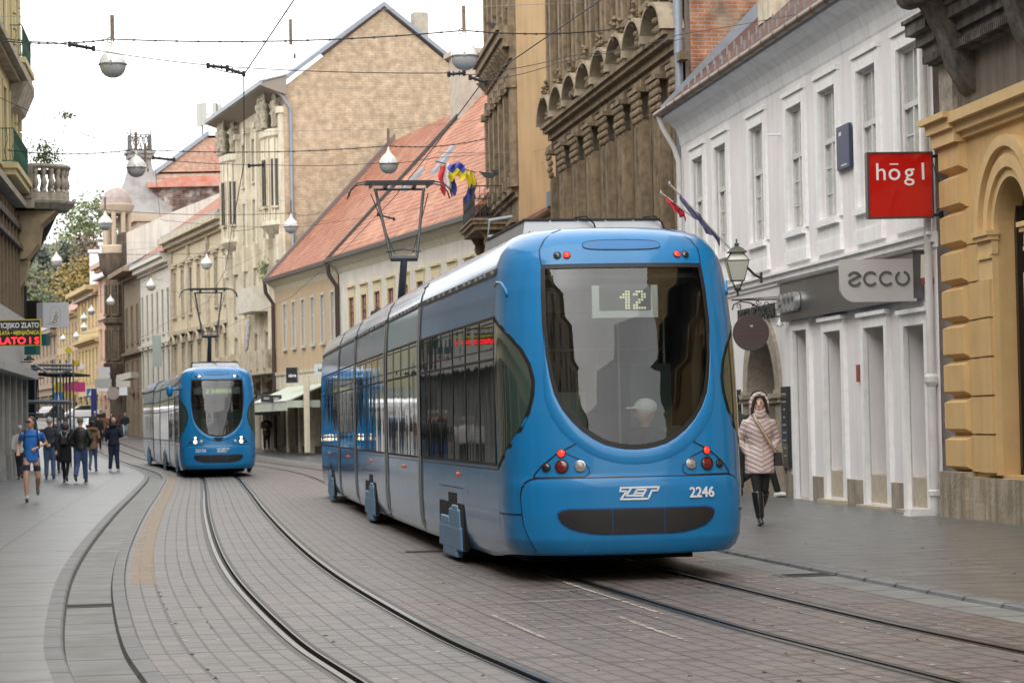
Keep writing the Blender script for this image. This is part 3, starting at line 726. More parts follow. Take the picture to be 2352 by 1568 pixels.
                if rear:
                    # route number box
                    m = MB(); zc = 2.48; yb = .43
                    m.box(-.29, .31, yb, yb+.05, zc-.15, zc+.14); bx_ = m.build('route_display', mat('display_case_white', (.82, .86, .84), rough=.4), G_)
                    m = MB(); m.box(-.225, .245, yb-.006, yb, zc-.085, zc+.15); m.build('display_screen', mat('display_black', (.02, .03, .03), rough=.3), bx_)
                    lm, wd = led('12', .17, None, GL); lm.v = [(x-.03, y+yb-.008, z+zc-.065) for x, y, z in lm.v]; lm.build('display_digits', mat('lit_yellow_green_dots', (.62, .62, .38), rough=.5, emis=.35), bx_)
                else:
                    lm, wd = led('2 DUBRAVA', .11, None, GL); lm.v = [(x-wd/2+.06, y+.43, z+2.42) for x, y, z in lm.v]
                    m = MB(); m.box(-.66, .66, .45, .5, 2.38, 2.58); bx_ = m.build('route_display', mat('display_grey', (.16, .19, .19), rough=.3), G_)
                    lm.build('display_digits', mat('lit_green_dots', (.50, .62, .15), rough=.5, emis=.5), bx_)
                    m = MB(); m.tube([surf(.12, 1.2, .05), surf(.22, 1.5, .045), surf(.34, 1.95, .04)], .012); m.tube([surf(.3, 1.45, .045), surf(.36, 1.95, .03), surf(.42, 2.35, .03)], .010); m.tube([surf(.2, 1.2, .05), surf(.30, 1.6, .045), surf(.38, 1.95, .04)], .009)
                    m.prism([(-.15, 1.14), (.15, 1.14), (.05, 1.04), (-.05, 1.04)], surf(0, 1.1).y-.03, surf(0, 1.1).y+.02)
                    m.build('wiper', M_rubber, G_)
                    for s in (-1, 1):
                        m = MB(); pm = surf(s*(AQ-.1), 2.55, .0); m.lathe([(0, -.17), (.06, -.15), (.095, -.05), (.1, .05), (.07, .14), (0, .17)], (pm.x+s*.27, pm.y-.1, 2.5), 12); m.tube([pm, (pm.x+s*.12, pm.y-.12, 2.56), (pm.x+s*.25, pm.y-.1, 2.52)], .03, 8)
                        if s < 0: m.build('mirror', M_blue, G_, smooth=True)
        # roof gear
        m = MB()
        if i == 0:
            m.box(-.66, .72, 1.95, 4.6, 3.17, 3.335, 0, (.03, .04)); e_ = m.build('roof_equipment', M_alu, G_)
            m = MB()
            for k in range(5): m.box(-.645+k*.27, -.39+k*.27, 1.97, 4.5, 3.335, 3.352)
            m.build('equipment_lid', M_dark, e_)
            m = MB()
            for xx in (-.05, .62): m.tube([(xx-.1, 1.98, 3.36), (xx, 1.92, 3.37), (xx+.08, 1.93, 3.3), (xx+.1, 1.94, 3.24)], .008)
            for k in range(12): m.box(-.6+k*.11, -.588+k*.11, 1.942, 1.95, 3.215, 3.228)
            m.build('roof_cable', M_rubber, e_)
        elif i in (1, 2, 3):
            m.box(-.5, .5, .4, l-.5, 3.18, 3.30, 0, (.05, .05)); m.build('roof_equipment', M_alu, G_)
        if (i == 3 and rear) or (i == 0 and not rear):
            yc = 3.6 if i == 3 else 6.2
            pan = empty('pantograph', (0, yc, 3.2)); pan.parent = G_
            zt = 2.42 if rear else 2.55; zk = 1.05
            m = MB(); m.box(-.5, .5, -.5, .5, .02, .10); 
            for xx in (-.45, .45):
                for yy in (-.4, .4): m.lathe([(.05, .0), (.08, .05), (.05, .1), (.08, .15), (.05, .2)], (xx, yy, .0), 10)
            m.tube([(-.5, .45, .16), (.5, .45, .16)], .05); m.tube([(-.3, -.4, .2), (.3, -.4, .2)], .07, 8)
            m.build('base_frame', M_rubber, pan)
            m = MB(); m.tube([(0, .35, .15), (0, -.55, zk)], [.075, .06], 10); m.build('lower_arm', mat('pantograph_grey', (.07, .09, .11), rough=.4), pan, smooth=60)
            Mp = mat('pantograph_frame', (.02, .022, .025), rough=.4)
            m = MB(); m.tube([(-.23, -.55, zk), (.23, -.55, zk)], .05, 8)
            for s in (-1, 1): m.tube([(s*.22, -.55, zk), (s*.42, .1, zt-.12)], .026, 6); m.tube([(s*.16, -.5, zk+.1), (s*.5, .1, zt-.2)], .009, 5)
            m.tube([(-.45, .1, zt-.12), (.45, .1, zt-.12)], .022, 6); m.tube([(-.3, -.53, zk+.12), (0, -.45, zk+.17), (.3, -.53, zk+.12)], .014, 5)
            m.build('upper_arm', Mp, pan)
            m = MB()
            for yy in (-.12, .3): m.box(-.6, .6, yy-.02, yy+.03, zt-.03, zt+.015)
            for s in (-1, 1):
                for yy in (-.1, .3): m.tube([(s*.58, yy, zt), (s*.75, yy, zt-.03), (s*.86, yy, zt-.14), (s*.9, yy, zt-.27)], .013, 5)
                m.box(s*.5-.02, s*.5+.02, -.15, .35, zt-.08, zt-.02); m.box(s*.25-.03, s*.25+.03, -.1, .3, zt-.1, zt-.05)
            m.build('contact_shoe', Mp, pan)
    return root, frame_
tram1, fr1 = make_tram('blue tram seen from behind, number 2246 and lit red tail lights', arc_of_Y(21.2, 2.94), True, '2246')
tram2, fr2 = make_tram('blue oncoming tram with lit headlights and number 22126, on the left track', arc_of_Y(69.2), False, '22126')
# ------------------------------------------------------------------ buildings
class Fac:
    """a street front: local x runs from p0 to p1, local y points to the street, z up"""
    def __init__(s, p0, p1, name, label, cat='building', z0=None, group=None):
        s.p0 = Vector(p0); s.p1 = Vector(p1); s.L = (s.p1-s.p0).length; s.d = (s.p1-s.p0).normalized(); s.n = Vector((-s.d.y, s.d.x))
        s.rz = math.atan2(s.d.y, s.d.x); s.z0 = 0 if z0 is None else z0
        s.root = empty(name, (p0[0], p0[1], s.z0), s.rz, label, cat, group)
    def uv(s, u, v, y=0):
        d = ray(u, v); q = s.p0+s.n*y; det = -d.x*s.d.y+d.y*s.d.x
        t = (-q.x*s.d.y+q.y*s.d.x)/det; p = CAM+d*t; k = (Vector((p.x, p.y))-q).dot(s.d); return k, p.z-s.z0
    def world(s, x, y, z):
        p = s.p0+s.d*x+s.n*y; return Vector((p.x, p.y, z+s.z0))
    def build(s, mb, name, m, parent=None, **k): return mb.build(name, m, parent or s.root, **k)
def wallmesh(x0, x1, z0, z1, holes, depth=.2, thick=.0, mb=None, m=0, y=0):
    mb = mb or MB(); xs = sorted({x0, x1}|{h[0] for h in holes}|{h[1] for h in holes}); zs = sorted({z0, z1}|{h[2] for h in holes}|{h[3] for h in holes})
    xs = [x for x in xs if x0-1e-6 <= x <= x1+1e-6]; zs = [z for z in zs if z0-1e-6 <= z <= z1+1e-6]
    for a, b in zip(xs, xs[1:]):
        for c, d in zip(zs, zs[1:]):
            xm, zm = (a+b)/2, (c+d)/2
            if any(h[0] < xm < h[1] and h[2] < zm < h[3] for h in holes): continue
            mb.quad((a, y, c), (b, y, c), (b, y, d), (a, y, d), m)
    for a, b, c, d in holes:
        mb.quad((a, y, c), (a, y-depth, c), (a, y-depth, d), (a, y, d), m); mb.quad((b, y, c), (b, y, d), (b, y-depth, d), (b, y-depth, c), m)
        mb.quad((a, y, d), (a, y-depth, d), (b, y-depth, d), (b, y, d), m); mb.quad((a, y, c), (b, y, c), (b, y-depth, c), (a, y-depth, c), m)
    return mb
_wc = {}
def window(root, x, z, w, h, trim, frame, glass, style='cross', depth=.2, y=0, tw=.14, hood=None, mull=True, name='window'):
    key = (round(w, 2), round(h, 2), trim.name, frame.name, glass.name, style, depth, tw, hood)
    if key not in _wc:
        m = MB(); t = tw
        if t:
            m.box(-w/2-t, -w/2, -.03, .05, -.02, h+t); m.box(w/2, w/2+t, -.03, .05, -.02, h+t); m.box(-w/2+.001, w/2-.001, -.03, .047, h, h+t); m.box(-w/2-t*.7, w/2+t*.7, -.03, .12, -.12, -.021)
        if hood == 'flat': m.box(-w/2-t*1.7, w/2+t*1.7, 0, .20, h+t+.12, h+t+.24); m.box(-w/2-t, w/2+t, 0, .08, h+t, h+t+.12)
        if hood == 'tri': m.prism([(-w/2-t*2, h+t+.1), (w/2+t*2, h+t+.1), (0, h+t+.55)], .0, .22); m.box(-w/2-t, w/2+t, 0, .08, h+t, h+t+.1)
        if hood == 'arch':
            r = w/2+t*1.8; pts = [(r*math.cos(a), h+t+.05+r*.75*math.sin(a)) for a in [math.pi*i/10 for i in range(11)]]
            m.prism(pts, 0, .18, 0); pts2 = [(p[0]*1.18, h+t+.05+(p[1]-h-t-.05)*1.18) for p in pts]; m.prism(pts2+pts[::-1], .18, .3)
        if hood == 'panel': m.box(-w/2-t, w/2+t, 0, .04, -1.0, -.2); m.box(-w/2-t, w/2+t, 0, .05, h+t, h+t+.3); m.box(-w/2-t*1.5, w/2+t*1.5, 0, .14, h+t+.3, h+t+.38)
        f = .055
        def fb(a, b, c, d, yy=-depth+.07): m.box(a, b, -depth+.005, yy, c, d, 1)
        fb(-w/2, -w/2+f, 0, h); fb(w/2-f, w/2, 0, h); fb(-w/2+f, w/2-f, 0, f); fb(-w/2+f, w/2-f, h-f, h)
        if style in ('cross', 'fine'):
            tz = h*.60; fb(-w/2+f, w/2-f, tz-.04, tz+.04, -depth+.09); fb(-.035, .035, f, tz-.04, -depth+.085); fb(-.02, .02, tz+.04, h-f)
            if style == 'fine':
                for q in (.2, .4): fb(-w/2+f, -.035, h*q-.012, h*q+.012, -depth+.05); fb(.035, w/2-f, h*q-.012, h*q+.012, -depth+.05)
        if style == 'pair': fb(-.04, .04, f, h-f)
        if style == 'shutter':
            m.box(-w/2+.02, -.02, -depth+.08, -.02, .03, h-.03, 1); m.box(.02, w/2-.02, -depth+.08, -.02, .03, h-.03, 1)
        me = m.mesh(name, [trim, frame])
        g = MB(); g.quad((-w/2, 0, 0), (w/2, 0, 0), (w/2, 0, h), (-w/2, 0, h))
        _wc[key] = (me, g.mesh('pane', [glass]))
    me, g = _wc[key]
    o = inst(name, me, root, (x, y, z)); inst('pane', g, o, (0, -depth+.03, 0)); return o
def cornice(root, x0, x1, steps, m, name='cornice', ends=.0):
    """steps: (z0, z1, projection)"""
    mb = MB()
    for k, (a, b, p) in enumerate(steps): mb.box(x0-ends*p, x1+ends*p, -.02, p, a, b)
    return mb.build(name, m, root)
HG = glassmat('house_glass', tint=(.03, .035, .037), rough=.04, wav=.03, wscale=.7)
HGL = glassmat('curtain_reflection_glass', tint=(.34, .35, .33), rough=.06, wav=.04, wscale=.9)  # pale tint stands for curtains and for reflections put into the colour
SG = glassmat('shop_glass', tint=(.018, .02, .02), rough=.03, wav=.01, wscale=.4)
def body(F, H_, depth, m, x0=0, x1=None, name='side_wall', front=False, roofz=None):
    x1 = F.L if x1 is None else x1; mb = MB()
    mb.quad((x0, -.03, -1), (x0, -depth, -1), (x0, -depth, H_), (x0, -.03, H_)); mb.quad((x1, -.03, -1), (x1, -.03, H_), (x1, -depth, H_), (x1, -depth, -1))
    mb.quad((x0, -depth, -1), (x1, -depth, -1), (x1, -depth, H_), (x0, -depth, H_)); mb.quad((x0, -.03, H_), (x1, -.03, H_), (x1, -depth, H_), (x0, -depth, H_))
    return mb.build(name, m, F.root)
def pipe(F, pts, r, m, name='drainpipe', parent=None):
    return MB().tube(pts, r, 8, 0).build(name, m, parent or F.root, smooth=50)
P_white = mat('white_stucco', (.80, .765, .765), rough=.85, var=.22, vscale=1.1, dark=(.56, .53, .52), streak=.12, bump=.12, bscale=30)
P_cove = mat('cove_white', (.80, .80, .81), rough=.8, var=.25, vscale=1.5, dark=(.5, .5, .5), streak=.2)
P_trimw = mat('white_trim', (.88, .87, .86), rough=.6, var=.3, vscale=7, dark=(.6, .58, .55), streak=.15)
P_plinth = mat('plinth_stone', (.36, .31, .24), rough=.9, var=.6, vscale=3.5, dark=(.17, .14, .11), bump=.5, bscale=25, streak=.4)
P_yellow = mat('ochre_stucco', (.62, .41, .18), rough=.8, var=.3, vscale=2, dark=(.42, .24, .09), bump=.15, streak=.15)
P_yell2 = mat('ochre_trim', (.66, .46, .22), rough=.75, var=.3, vscale=3, dark=(.45, .27, .11), bump=.15)
P_soot = mat('sooty_stone', (.16, .14, .115), rough=.9, var=.8, vscale=5, dark=(.035, .032, .028), streak=.5, bump=.6, bscale=14)
P_brown = mat('brown_facade', (.185, .138, .085), rough=.9, var=.75, vscale=1.6, dark=(.08, .058, .036), streak=.55, bump=.4, bscale=16)
P_brownt = mat('brown_facade_trim', (.26, .19, .115), rough=.9, var=.8, vscale=4, dark=(.09, .068, .045), streak=.5, bump=.5, bscale=16)
P_ochw = mat('orange_render', (.47, .33, .18), rough=.9, var=.5, vscale=1.0, dark=(.36, .25, .14), streak=.3, bump=.1)
P_cream = mat('cream_stucco', (.68, .62, .49), rough=.85, var=.45, vscale=1.8, dark=(.40, .34, .25), streak=.4)
P_cream2 = mat('cream_trim', (.60, .53, .40), rough=.85, var=.6, vscale=4, dark=(.28, .23, .17), streak=.5)
P_tan = mat('tan_stucco', (.50, .37, .23), rough=.88, var=.4, vscale=1.2, dark=(.42, .33, .23), streak=.3)
P_slate = mat('dark_gutter', (.07, .06, .055), rough=.5, var=.4)
P_zinc = mat('zinc_sheet', (.26, .29, .33), rough=.45, metal=.3, var=.35, vscale=2)
P_copper = mat('brown_gutter', (.13, .07, .04), rough=.35, var=.6, vscale=4, dark=(.05, .03, .02))
T_red = brickmat('red_roof_tiles', (.40, .155, .085), (.33, .12, .07), (.13, .05, .035), .18, .17, .022, patch=(.40, .20, .13), pscale=.8, rough=.75, bump=.7, varamt=.3)
T_pale = brickmat('pale_red_roof_tiles', (.50, .215, .125), (.45, .18, .10), (.20, .08, .05), .17, .21, .035, patch=(.50, .25, .16), pscale=.6, rough=.75, bump=.8, varamt=.25)
T_brown = brickmat('brown_roof_tiles', (.13, .055, .04), (.10, .042, .032), (.03, .015, .012), .19, .15, .02, patch=(.16, .07, .05), pscale=1.5, rough=.85, bump=.8, varamt=.5)
B_tan = brickmat('tan_brick', (.50, .39, .27), (.42, .30, .20), (.38, .30, .21), .33, .115, .014, patch=(.54, .43, .31), patchamt=.4, pscale=.16, rough=.9, bump=.5, axis='yz', varamt=.3)
B_red = brickmat('weathered_red_brick', (.40, .13, .06), (.30, .13, .075), (.36, .29, .22), .29, .085, .014, patch=(.38, .29, .21), patchamt=.85, pscale=1.1, rough=.95, bump=.9, axis='yz', varamt=.5)
B_dist = brickmat('distant_red_brick', (.45, .22, .15), (.40, .19, .13), (.45, .34, .27), .5, .2, .04, patch=(.5, .3, .22), pscale=.3, rough=.95, axis='yz', varamt=.3)

# ---- white shop building
F = R2 = Fac((5.78, 33.3), (3.58, 49.9), 'white_building', 'white two-storey shop building with brown tiled eave and seven tall upper windows')
wins = [.70, 2.81, 5.09, 7.19, 9.94, 12.93, 15.02]
ops = [(.15, 1.1, .10, 2.66), (2.1, 3.2, .10, 2.72), (4.5, 5.5, .12, 2.75), (6.6, 7.5, .04, 2.85)]
holes = [(x-.52, x+.52, 4.55, 6.62) for x in wins]+ops+[(8.85, 11.05, -1, 2.93)]
mb = wallmesh(0, F.L, -.5, 7.02, holes[:7], .16, m=0)
mb = MB(); wallmesh(-.35, F.L, 3.7, 7.02, [h for h in holes[:7]], .16, mb=mb); wallmesh(-.35, F.L, -.5, 3.7, holes[7:], .34, mb=mb)
# arch spandrels of the portal
cx, rr, zi = 9.95, 1.1, 1.86
arc = [(cx+rr*math.cos(a), zi+1.06*math.sin(a)) for a in [math.pi*i/16 for i in range(17)]]
for i in range(8):
    mb.add([(arc[i][0], 0, arc[i][1]), (arc[i+1][0], 0, arc[i+1][1]), (arc[i+1][0], 0, 2.93), (arc[i][0], 0, 2.93)], [(0, 1, 2, 3)])
    j = 16-i; mb.add([(arc[j][0], 0, arc[j][1]), (arc[j-1][0], 0, arc[j-1][1]), (arc[j-1][0], 0, 2.93), (arc[j][0], 0, 2.93)], [(0, 1, 2, 3)])
F.build(mb, 'wall', P_white)
body(F, 7.3, 9, P_white)
for k, x in enumerate(wins): window(F.root, x, 4.55, 1.04, 2.07, P_trimw, mat('window_white', (.62, .61, .58), rough=.5, var=.4, vscale=9), HGL, 'fine', .13, tw=.19, hood=None)
for k, x in enumerate(wins):
    m = MB(); m.box(x-.74, x+.74, 0, .07, 4.0, 4.2); m.box(x-.71, x+.71, 0, .05, 4.2, 4.43); m.build('window_apron', P_trimw, F.root); MB().box(x-.71, x+.71, .0, .09, 6.82, 6.9).build('window_head', P_trimw, F.root)
# shop openings: deep white reveals, recessed panes
for k, (a, b, c, d) in enumerate(ops):
    m = MB(); m.box(a-.17, a, -.02, .07, c-.06, d+.17); m.box(b, b+.17, -.02, .07, c-.06, d+.17); m.box(a+.001, b-.001, -.02, .067, d, d+.17); m.box(a-.22, b+.22, 0, .12, d+.17, d+.23)
    m.box(a+.002, b-.002, -.33, -.02, c-.06, c+.42 if k != 3 else c+.02, 1); m.box(a-.2, b+.2, -.3, .18, c-.12, c-.03, 1)
    o = F.build(m, 'shop_window', [P_trimw, mat('cream_marble', (.5, .43, .33), rough=.6, var=.5, vscale=8)])
    g = MB(); g.quad((a, -.325, c), (b, -.325, c), (b, -.325, d), (a, -.325, d)); g.build('pane', SG, o)
    g = MB(); g.box(a, a+.05, -.32, -.27, c+.42, d); g.box(b-.05, b, -.32, -.27, c+.42, d); g.build('frame', mat('steel_dark', (.05, .055, .06), rough=.3, metal=.6), o)
m = MB()
xx = 0; edges = sorted([(a-.19, b+.19) for a, b, c, d in ops]+[(8.4, 11.5)]); x = -.02
for a, b in edges:
    if a-x > .05: F.build(MB().box(x, a, 0, .06, -.4, .34+(x % .1)), 'plinth', P_plinth)
    x = b
m.box(x, F.L, 0, .06, -.4, .45); F.build(m, 'plinth', P_plinth)
cornice(F.root, -.35, F.L, [(3.69, 3.76, .03), (3.76, 3.86, .07), (3.86, 3.9, .12)], P_trimw, 'string_course')
# cove, gutter, roof
m = MB(); prof_c = [(0.0, 7.02), (.02, 7.06), (.05, 7.22), (.12, 7.38), (.24, 7.50), (.38, 7.57), (.42, 7.6), (.42, 7.67), (-.2, 7.67)]
m.prism(prof_c, -.35, F.L+.0, ax='x'); F.build(m, 'cove', P_cove)
for fz, ft in ((.93, 7.96),):
    m = MB(); m.lathe([(.075, -.3), (.075, F.L+.05)], (0, 0, 0), 10, ax='x', a0=math.pi*.0, a1=math.pi*2); m.v = [(x, y+.50, z+7.69) for x, y, z in m.v]
    for k in range(20): m.lathe([(.078, k*.82), (.084, k*.82+.01), (.084, k*.82+.05), (.078, k*.82+.06)], (0, 0, 0), 10, ax='x'); m.v[-40:] = [(x-.2, y+.50, z+7.69) for x, y, z in m.v[-40:]]
    F.build(m, 'gutter', P_copper, smooth=50)
m = MB(); m.prism([(.46, 7.73), (.42, 7.79), (-6, 13.7), (-6, 13.4), (.3, 7.66)], -.35, F.L+.05, ax='x'); F.build(m, 'roof', T_brown)
m = MB(); m.prism([(.42, 7.86), (.1, 7.86), (-6, 13.8), (-6, 14.5)], F.L+.03, F.L+.06, ax='x')
F.build(m, 'flashing', P_zinc)
m = MB()
for i in range(26):
    for r_ in range(2):
        x = .3+i*.62+r_*.3; y = .12-r_*.45; z = 8.04+r_*.42; m.box(x, x+.015, y, y+.03, z, z+.17)
F.build(m, 'snow_guards', P_alu if 'P_alu' in globals() else M_alu)
# dormer at the top of the frame
m = MB(); dx, dz = F.uv(1772, 10, -.9)
m.box(dx-.55, dx+.5, -2.5, -.75, 8.9, 11); F.build(m, 'dormer', P_cream2)
# portal trim
m = MB()
arc2 = [(cx+(rr-.02)*math.cos(a), zi-.05+1.07*math.sin(a)) for a in [math.pi*i/20 for i in range(21)]]; arc3 = [(cx+(rr+.30)*math.cos(a), zi+1.36*math.sin(a)) for a in [math.pi*i/20 for i in range(21)]]
m.grid([[(p[0], .06, p[1]) for p in arc3], [(p[0], .06, p[1]) for p in arc2], [(p[0]*1.0, -.5, p[1]) for p in arc2]]); m.grid([[(p[0], .0, p[1]) for p in arc3], [(p[0], .06, p[1]) for p in arc3]])
for s, x0 in ((1, cx-rr-.32), (-1, cx+rr+.0)):
    m.box(x0, x0+.32, -.5, .06, -.2, zi-.2); m.box(x0-.06, x0+.38, -.5, .12, zi-.2, zi-.12); m.box(x0-.1, x0+.42, -.5, .17, zi-.12, zi-.04); m.box(x0-.03, x0+.35, -.5, .09, zi-.04, zi+.02)
F.build(m, 'portal', mat('portal_stone', (.36, .31, .24), rough=.9, var=.7, vscale=7, dark=(.22, .18, .14), bump=.6), smooth=40)
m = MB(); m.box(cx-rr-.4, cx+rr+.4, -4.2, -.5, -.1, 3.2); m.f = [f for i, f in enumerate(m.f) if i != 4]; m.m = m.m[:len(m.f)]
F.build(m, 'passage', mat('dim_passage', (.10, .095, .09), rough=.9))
for s in (-1, 1):
    m = MB(); prof_b = [(.0, 1.02), (.1, 1.0), (.19, .93), (.24, .75), (.25, .3), (.26, 0)]; m.lathe(prof_b[::-1], (cx+s*(rr+.28), .12, -.05), 14)
    F.build(m, 'wheel_guard', P_plinth, smooth=60)
# fascia board with its own raised letters
m = MB(); m.box(.25, 7.95, .02, .16, 3.02, 3.67); m.box(.2, 8.0, .02, .19, 3.66, 3.69); fb = F.build(m, 'fascia_board', mat('grey_metal_panel', (.19, .185, .18), rough=.28, metal=.75, var=.4, vscale=.6))
M_ltr = mat('letter_steel', (.42, .43, .44), rough=.3, metal=.6)
tm = textmesh('ecco', .62, M_ltr, .05, 'fascia_lettering', bold=.012, sx=1.05); inst('fascia_lettering', tm, fb, (7.12, .22, 3.36), (R(90), 0, R(180)))
pipe(F, [(-.2, .08, 0), (-.2, .08, .35), (-.2, .08, 7.6)], .055, mat('pipe_white', (.62, .6, .58), rough=.5, var=.4))
m = MB(); m.lathe([(.062, .28), (.085, .3), (.085, .36), (.062, .38), (.062, 1.78), (.1, 1.85), (.1, 1.92), (.07, 1.96)], (-.2, .08, 0), 12); m.box(-.36, -.05, .1, .5, -.02, .12, 0, (.03, .05)); m.build('pipe_shoe', MATS['pipe_white'], F.root)
pipe(F, [(F.L-.2, .5, 7.65), (F.L-.2, .42, 7.4), (F.L-.2, .2, 7.0), (F.L-.2, .1, 6.7), (F.L-.2, .1, 0)], .055, MATS['pipe_white'])

# ---- ochre rusticated building at the right edge
F = R1 = Fac((7.39+1.74, 8), (5.93, 32.5), 'ochre_building', 'ochre rusticated stone building with an arched window and sooty cornice at the right edge')
LX = F.L
cxs = LX-2.55; ri, ro, zs = .62, 1.12, 3.72
holes = [(cxs-ri, cxs+ri, .62, zs+ri)]+[(cxs-3.6*k-ri, cxs-3.6*k+ri, .62, zs+ri) for k in (1, 2, 3)]
mb = wallmesh(0, LX, .55, 5.95, holes, .45)
for h in holes:
    c_ = (h[0]+h[1])/2; arc = [(c_+ri*math.cos(a), zs+ri*math.sin(a)) for a in [math.pi*i/16 for i in range(17)]]
    for i in list(range(8)):
        for (p, q) in ((arc[i], arc[i+1]), (arc[16-i], arc[15-i])):
            mb.add([(p[0], 0, p[1]), (q[0], 0, q[1]), (q[0], 0, zs+ri), (p[0], 0, zs+ri)], [(0, 1, 2, 3)])
            mb.add([(p[0], 0, p[1]), (q[0], 0, q[1]), (q[0], -.45, q[1]), (p[0], -.45, p[1])], [(0, 1, 2, 3)])
F.build(mb, 'wall', P_yellow)
body(F, 16, 10, P_soot)
for c_ in [cxs-3.6*k for k in (0, 1, 2, 3)]:
    m = MB()
    prev = None
    for k, (r0, r1, pj) in enumerate(((.62, .74, .05), (.74, .90, .10), (.90, 1.0, .06), (1.0, 1.14, .14))):
        pts0 = [(c_+r0*math.cos(a), zs+r0*math.sin(a)) for a in [math.pi*i/24 for i in range(25)]]; pts1 = [(c_+r1*math.cos(a), zs+r1*math.sin(a)) for a in [math.pi*i/24 for i in range(25)]]
        m.grid([[(p[0], pj, p[1]) for p in pts0], [(p[0], pj, p[1]) for p in pts1]]); m.grid([[(p[0], 0, p[1]) for p in pts1], [(p[0], pj, p[1]) for p in pts1]]); m.grid([[(p[0], 0, p[1]) for p in pts0], [(p[0], pj, p[1]) for p in pts0]])
    for s in (-1, 1):
        a0, a1 = sorted((c_+s*.62, c_+s*1.14))
        m.box(a0, a1, 0, .08, .62, zs-.35)
        for k, (zz0, zz1, p) in enumerate(((zs-.35, zs-.3, .11), (zs-.3, zs-.12, .09), (zs-.12, zs-.06, .14), (zs-.06, zs, .17))): m.box(a0-.02*k, a1+.02*k, 0, p, zz0, zz1)
    F.build(m, 'window_surround', P_yell2, smooth=30)
    m = MB(); m.quad((c_-ri, -.30, .62), (c_+ri, -.30, .62), (c_+ri, -.30, zs+ri), (c_-ri, -.30, zs+ri)); w_ = F.build(m, 'window', SG)
    m = MB(); m.box(c_+ri-.09, c_+ri, -.36, -.22, .6, zs+.3); m.box(c_-ri, c_-ri+.06, -.36, -.22, .6, zs+.3); m.box(c_-ri, c_+ri, -.36, -.22, .6, .68); m.build('frame', mat('bronze_frame', (.05, .035, .025), rough=.35, metal=.4), w_)
# rusticated blocks in courses with chamfered edges
m = MB(); CH = .495; z = .66
blocks = []
for k in range(9):
    z0 = .64+k*CH; m = MB()
    for (a, b, pr) in ((LX-.82, LX-.02, .11),):
        c = .055
        m.add([(a, 0, z0+.012), (b+.02, 0, z0+.012), (b+.02, 0, z0+CH-.012), (a, 0, z0+CH-.012), (a+.05, pr, z0+.02+c), (b+.0, pr, z0+.02+c), (b, pr, z0+CH-.02-c), (a+.05, pr, z0+CH-.02-c)], [(0, 1, 5, 4), (1, 2, 6, 5), (2, 3, 7, 6), (3, 0, 4, 7), (4, 5, 6, 7)])
        # return on the corner, seen from the street
        m.add([(b+.02, 0, z0+.012), (b+.02, -.9, z0+.012), (b+.02, -.9, z0+CH-.012), (b+.02, 0, z0+CH-.012), (b+.12, pr, z0+.02+c), (b+.12, -.9, z0+.02+c), (b+.12, -.9, z0+CH-.02-c), (b+.12, pr, z0+CH-.02-c), (b, pr, z0+.02+c), (b, pr, z0+CH-.02-c)], [(0, 1, 5, 4), (1, 2, 6, 5), (2, 3, 7, 6), (4, 5, 6, 7), (8, 0, 4), (4, 7, 9, 8), (9, 7, 3)])
    for h in holes:
        c_ = (h[0]+h[1])/2
        for a, b in ((c_+1.16, min(c_+1.75, LX-.84)), (c_-1.75, c_-1.16)):
            if b-a > .1 and z0 < 4.0: m.box(a, b, 0, .05, z0+.012, z0+CH-.012)
        if z0 < 3.1:
            for s in (-1, 1):
                a, b = sorted((c_+s*.64, c_+s*1.13)); m.box(a, b, .08, .12, z0+.012, z0+CH-.012)
    F.build(m, 'block_course', P_yellow)
m = MB(); m.box(LX-.86, LX+.12, -.5, .20, -.4, .64); x = LX-.9
m.box(0, LX-.87, 0, .12, -.4, .58); F.build(m, 'plinth', mat('travertine_plinth', (.42, .35, .26), rough=.85, var=.7, vscale=2.2, dark=(.20, .15, .10), streak=.7, bump=.5))
cornice(F.root, 0, LX-.8, [(5.02, 5.1, .08), (5.1, 5.22, .16), (5.22, 5.36, .26)], P_yell2, 'ochre_cornice')
m = MB()
for a, b, p in ((4.98, 5.16, .14), (5.16, 5.3, .2), (5.3, 5.38, .28)): m.box(LX-.83, LX+.02+p, -.9, p+.05, a, b)
F.build(m, 'corner_cornice', P_yell2)
m = MB(); m.box(LX-.55, LX+.02, -.8, .1, 5.38, 6.1); F.build(m, 'corner_pier', mat('peeling_plaster', (.38, .34, .29), rough=.95, var=.9, vscale=5, dark=(.17, .14, .11), bump=.8))
m = MB(); m.box(0, LX-.56, -.03, .03, 5.38, 6.3); F.build(m, 'frieze', mat('grey_brown_render', (.17, .14, .115), rough=.9, var=.6, vscale=2, streak=.5))
m = MB()
for a, b, p in ((6.1, 6.22, .18), (6.22, 6.36, .26), (6.36, 6.52, .36), (6.52, 6.68, .52), (6.68, 6.74, .58)): m.box(0, LX+p*.6, -.9, p*.75, a, b); m.box(LX-.62, LX+p*.5+.03, -.9, p*.75+.08, a+.004, b-.004)
for k in range(90): m.box(LX+.02-k*.075, LX+.055-k*.075, .1, .31, 6.12, 6.22)
F.build(m, 'sooty_cornice', P_soot)
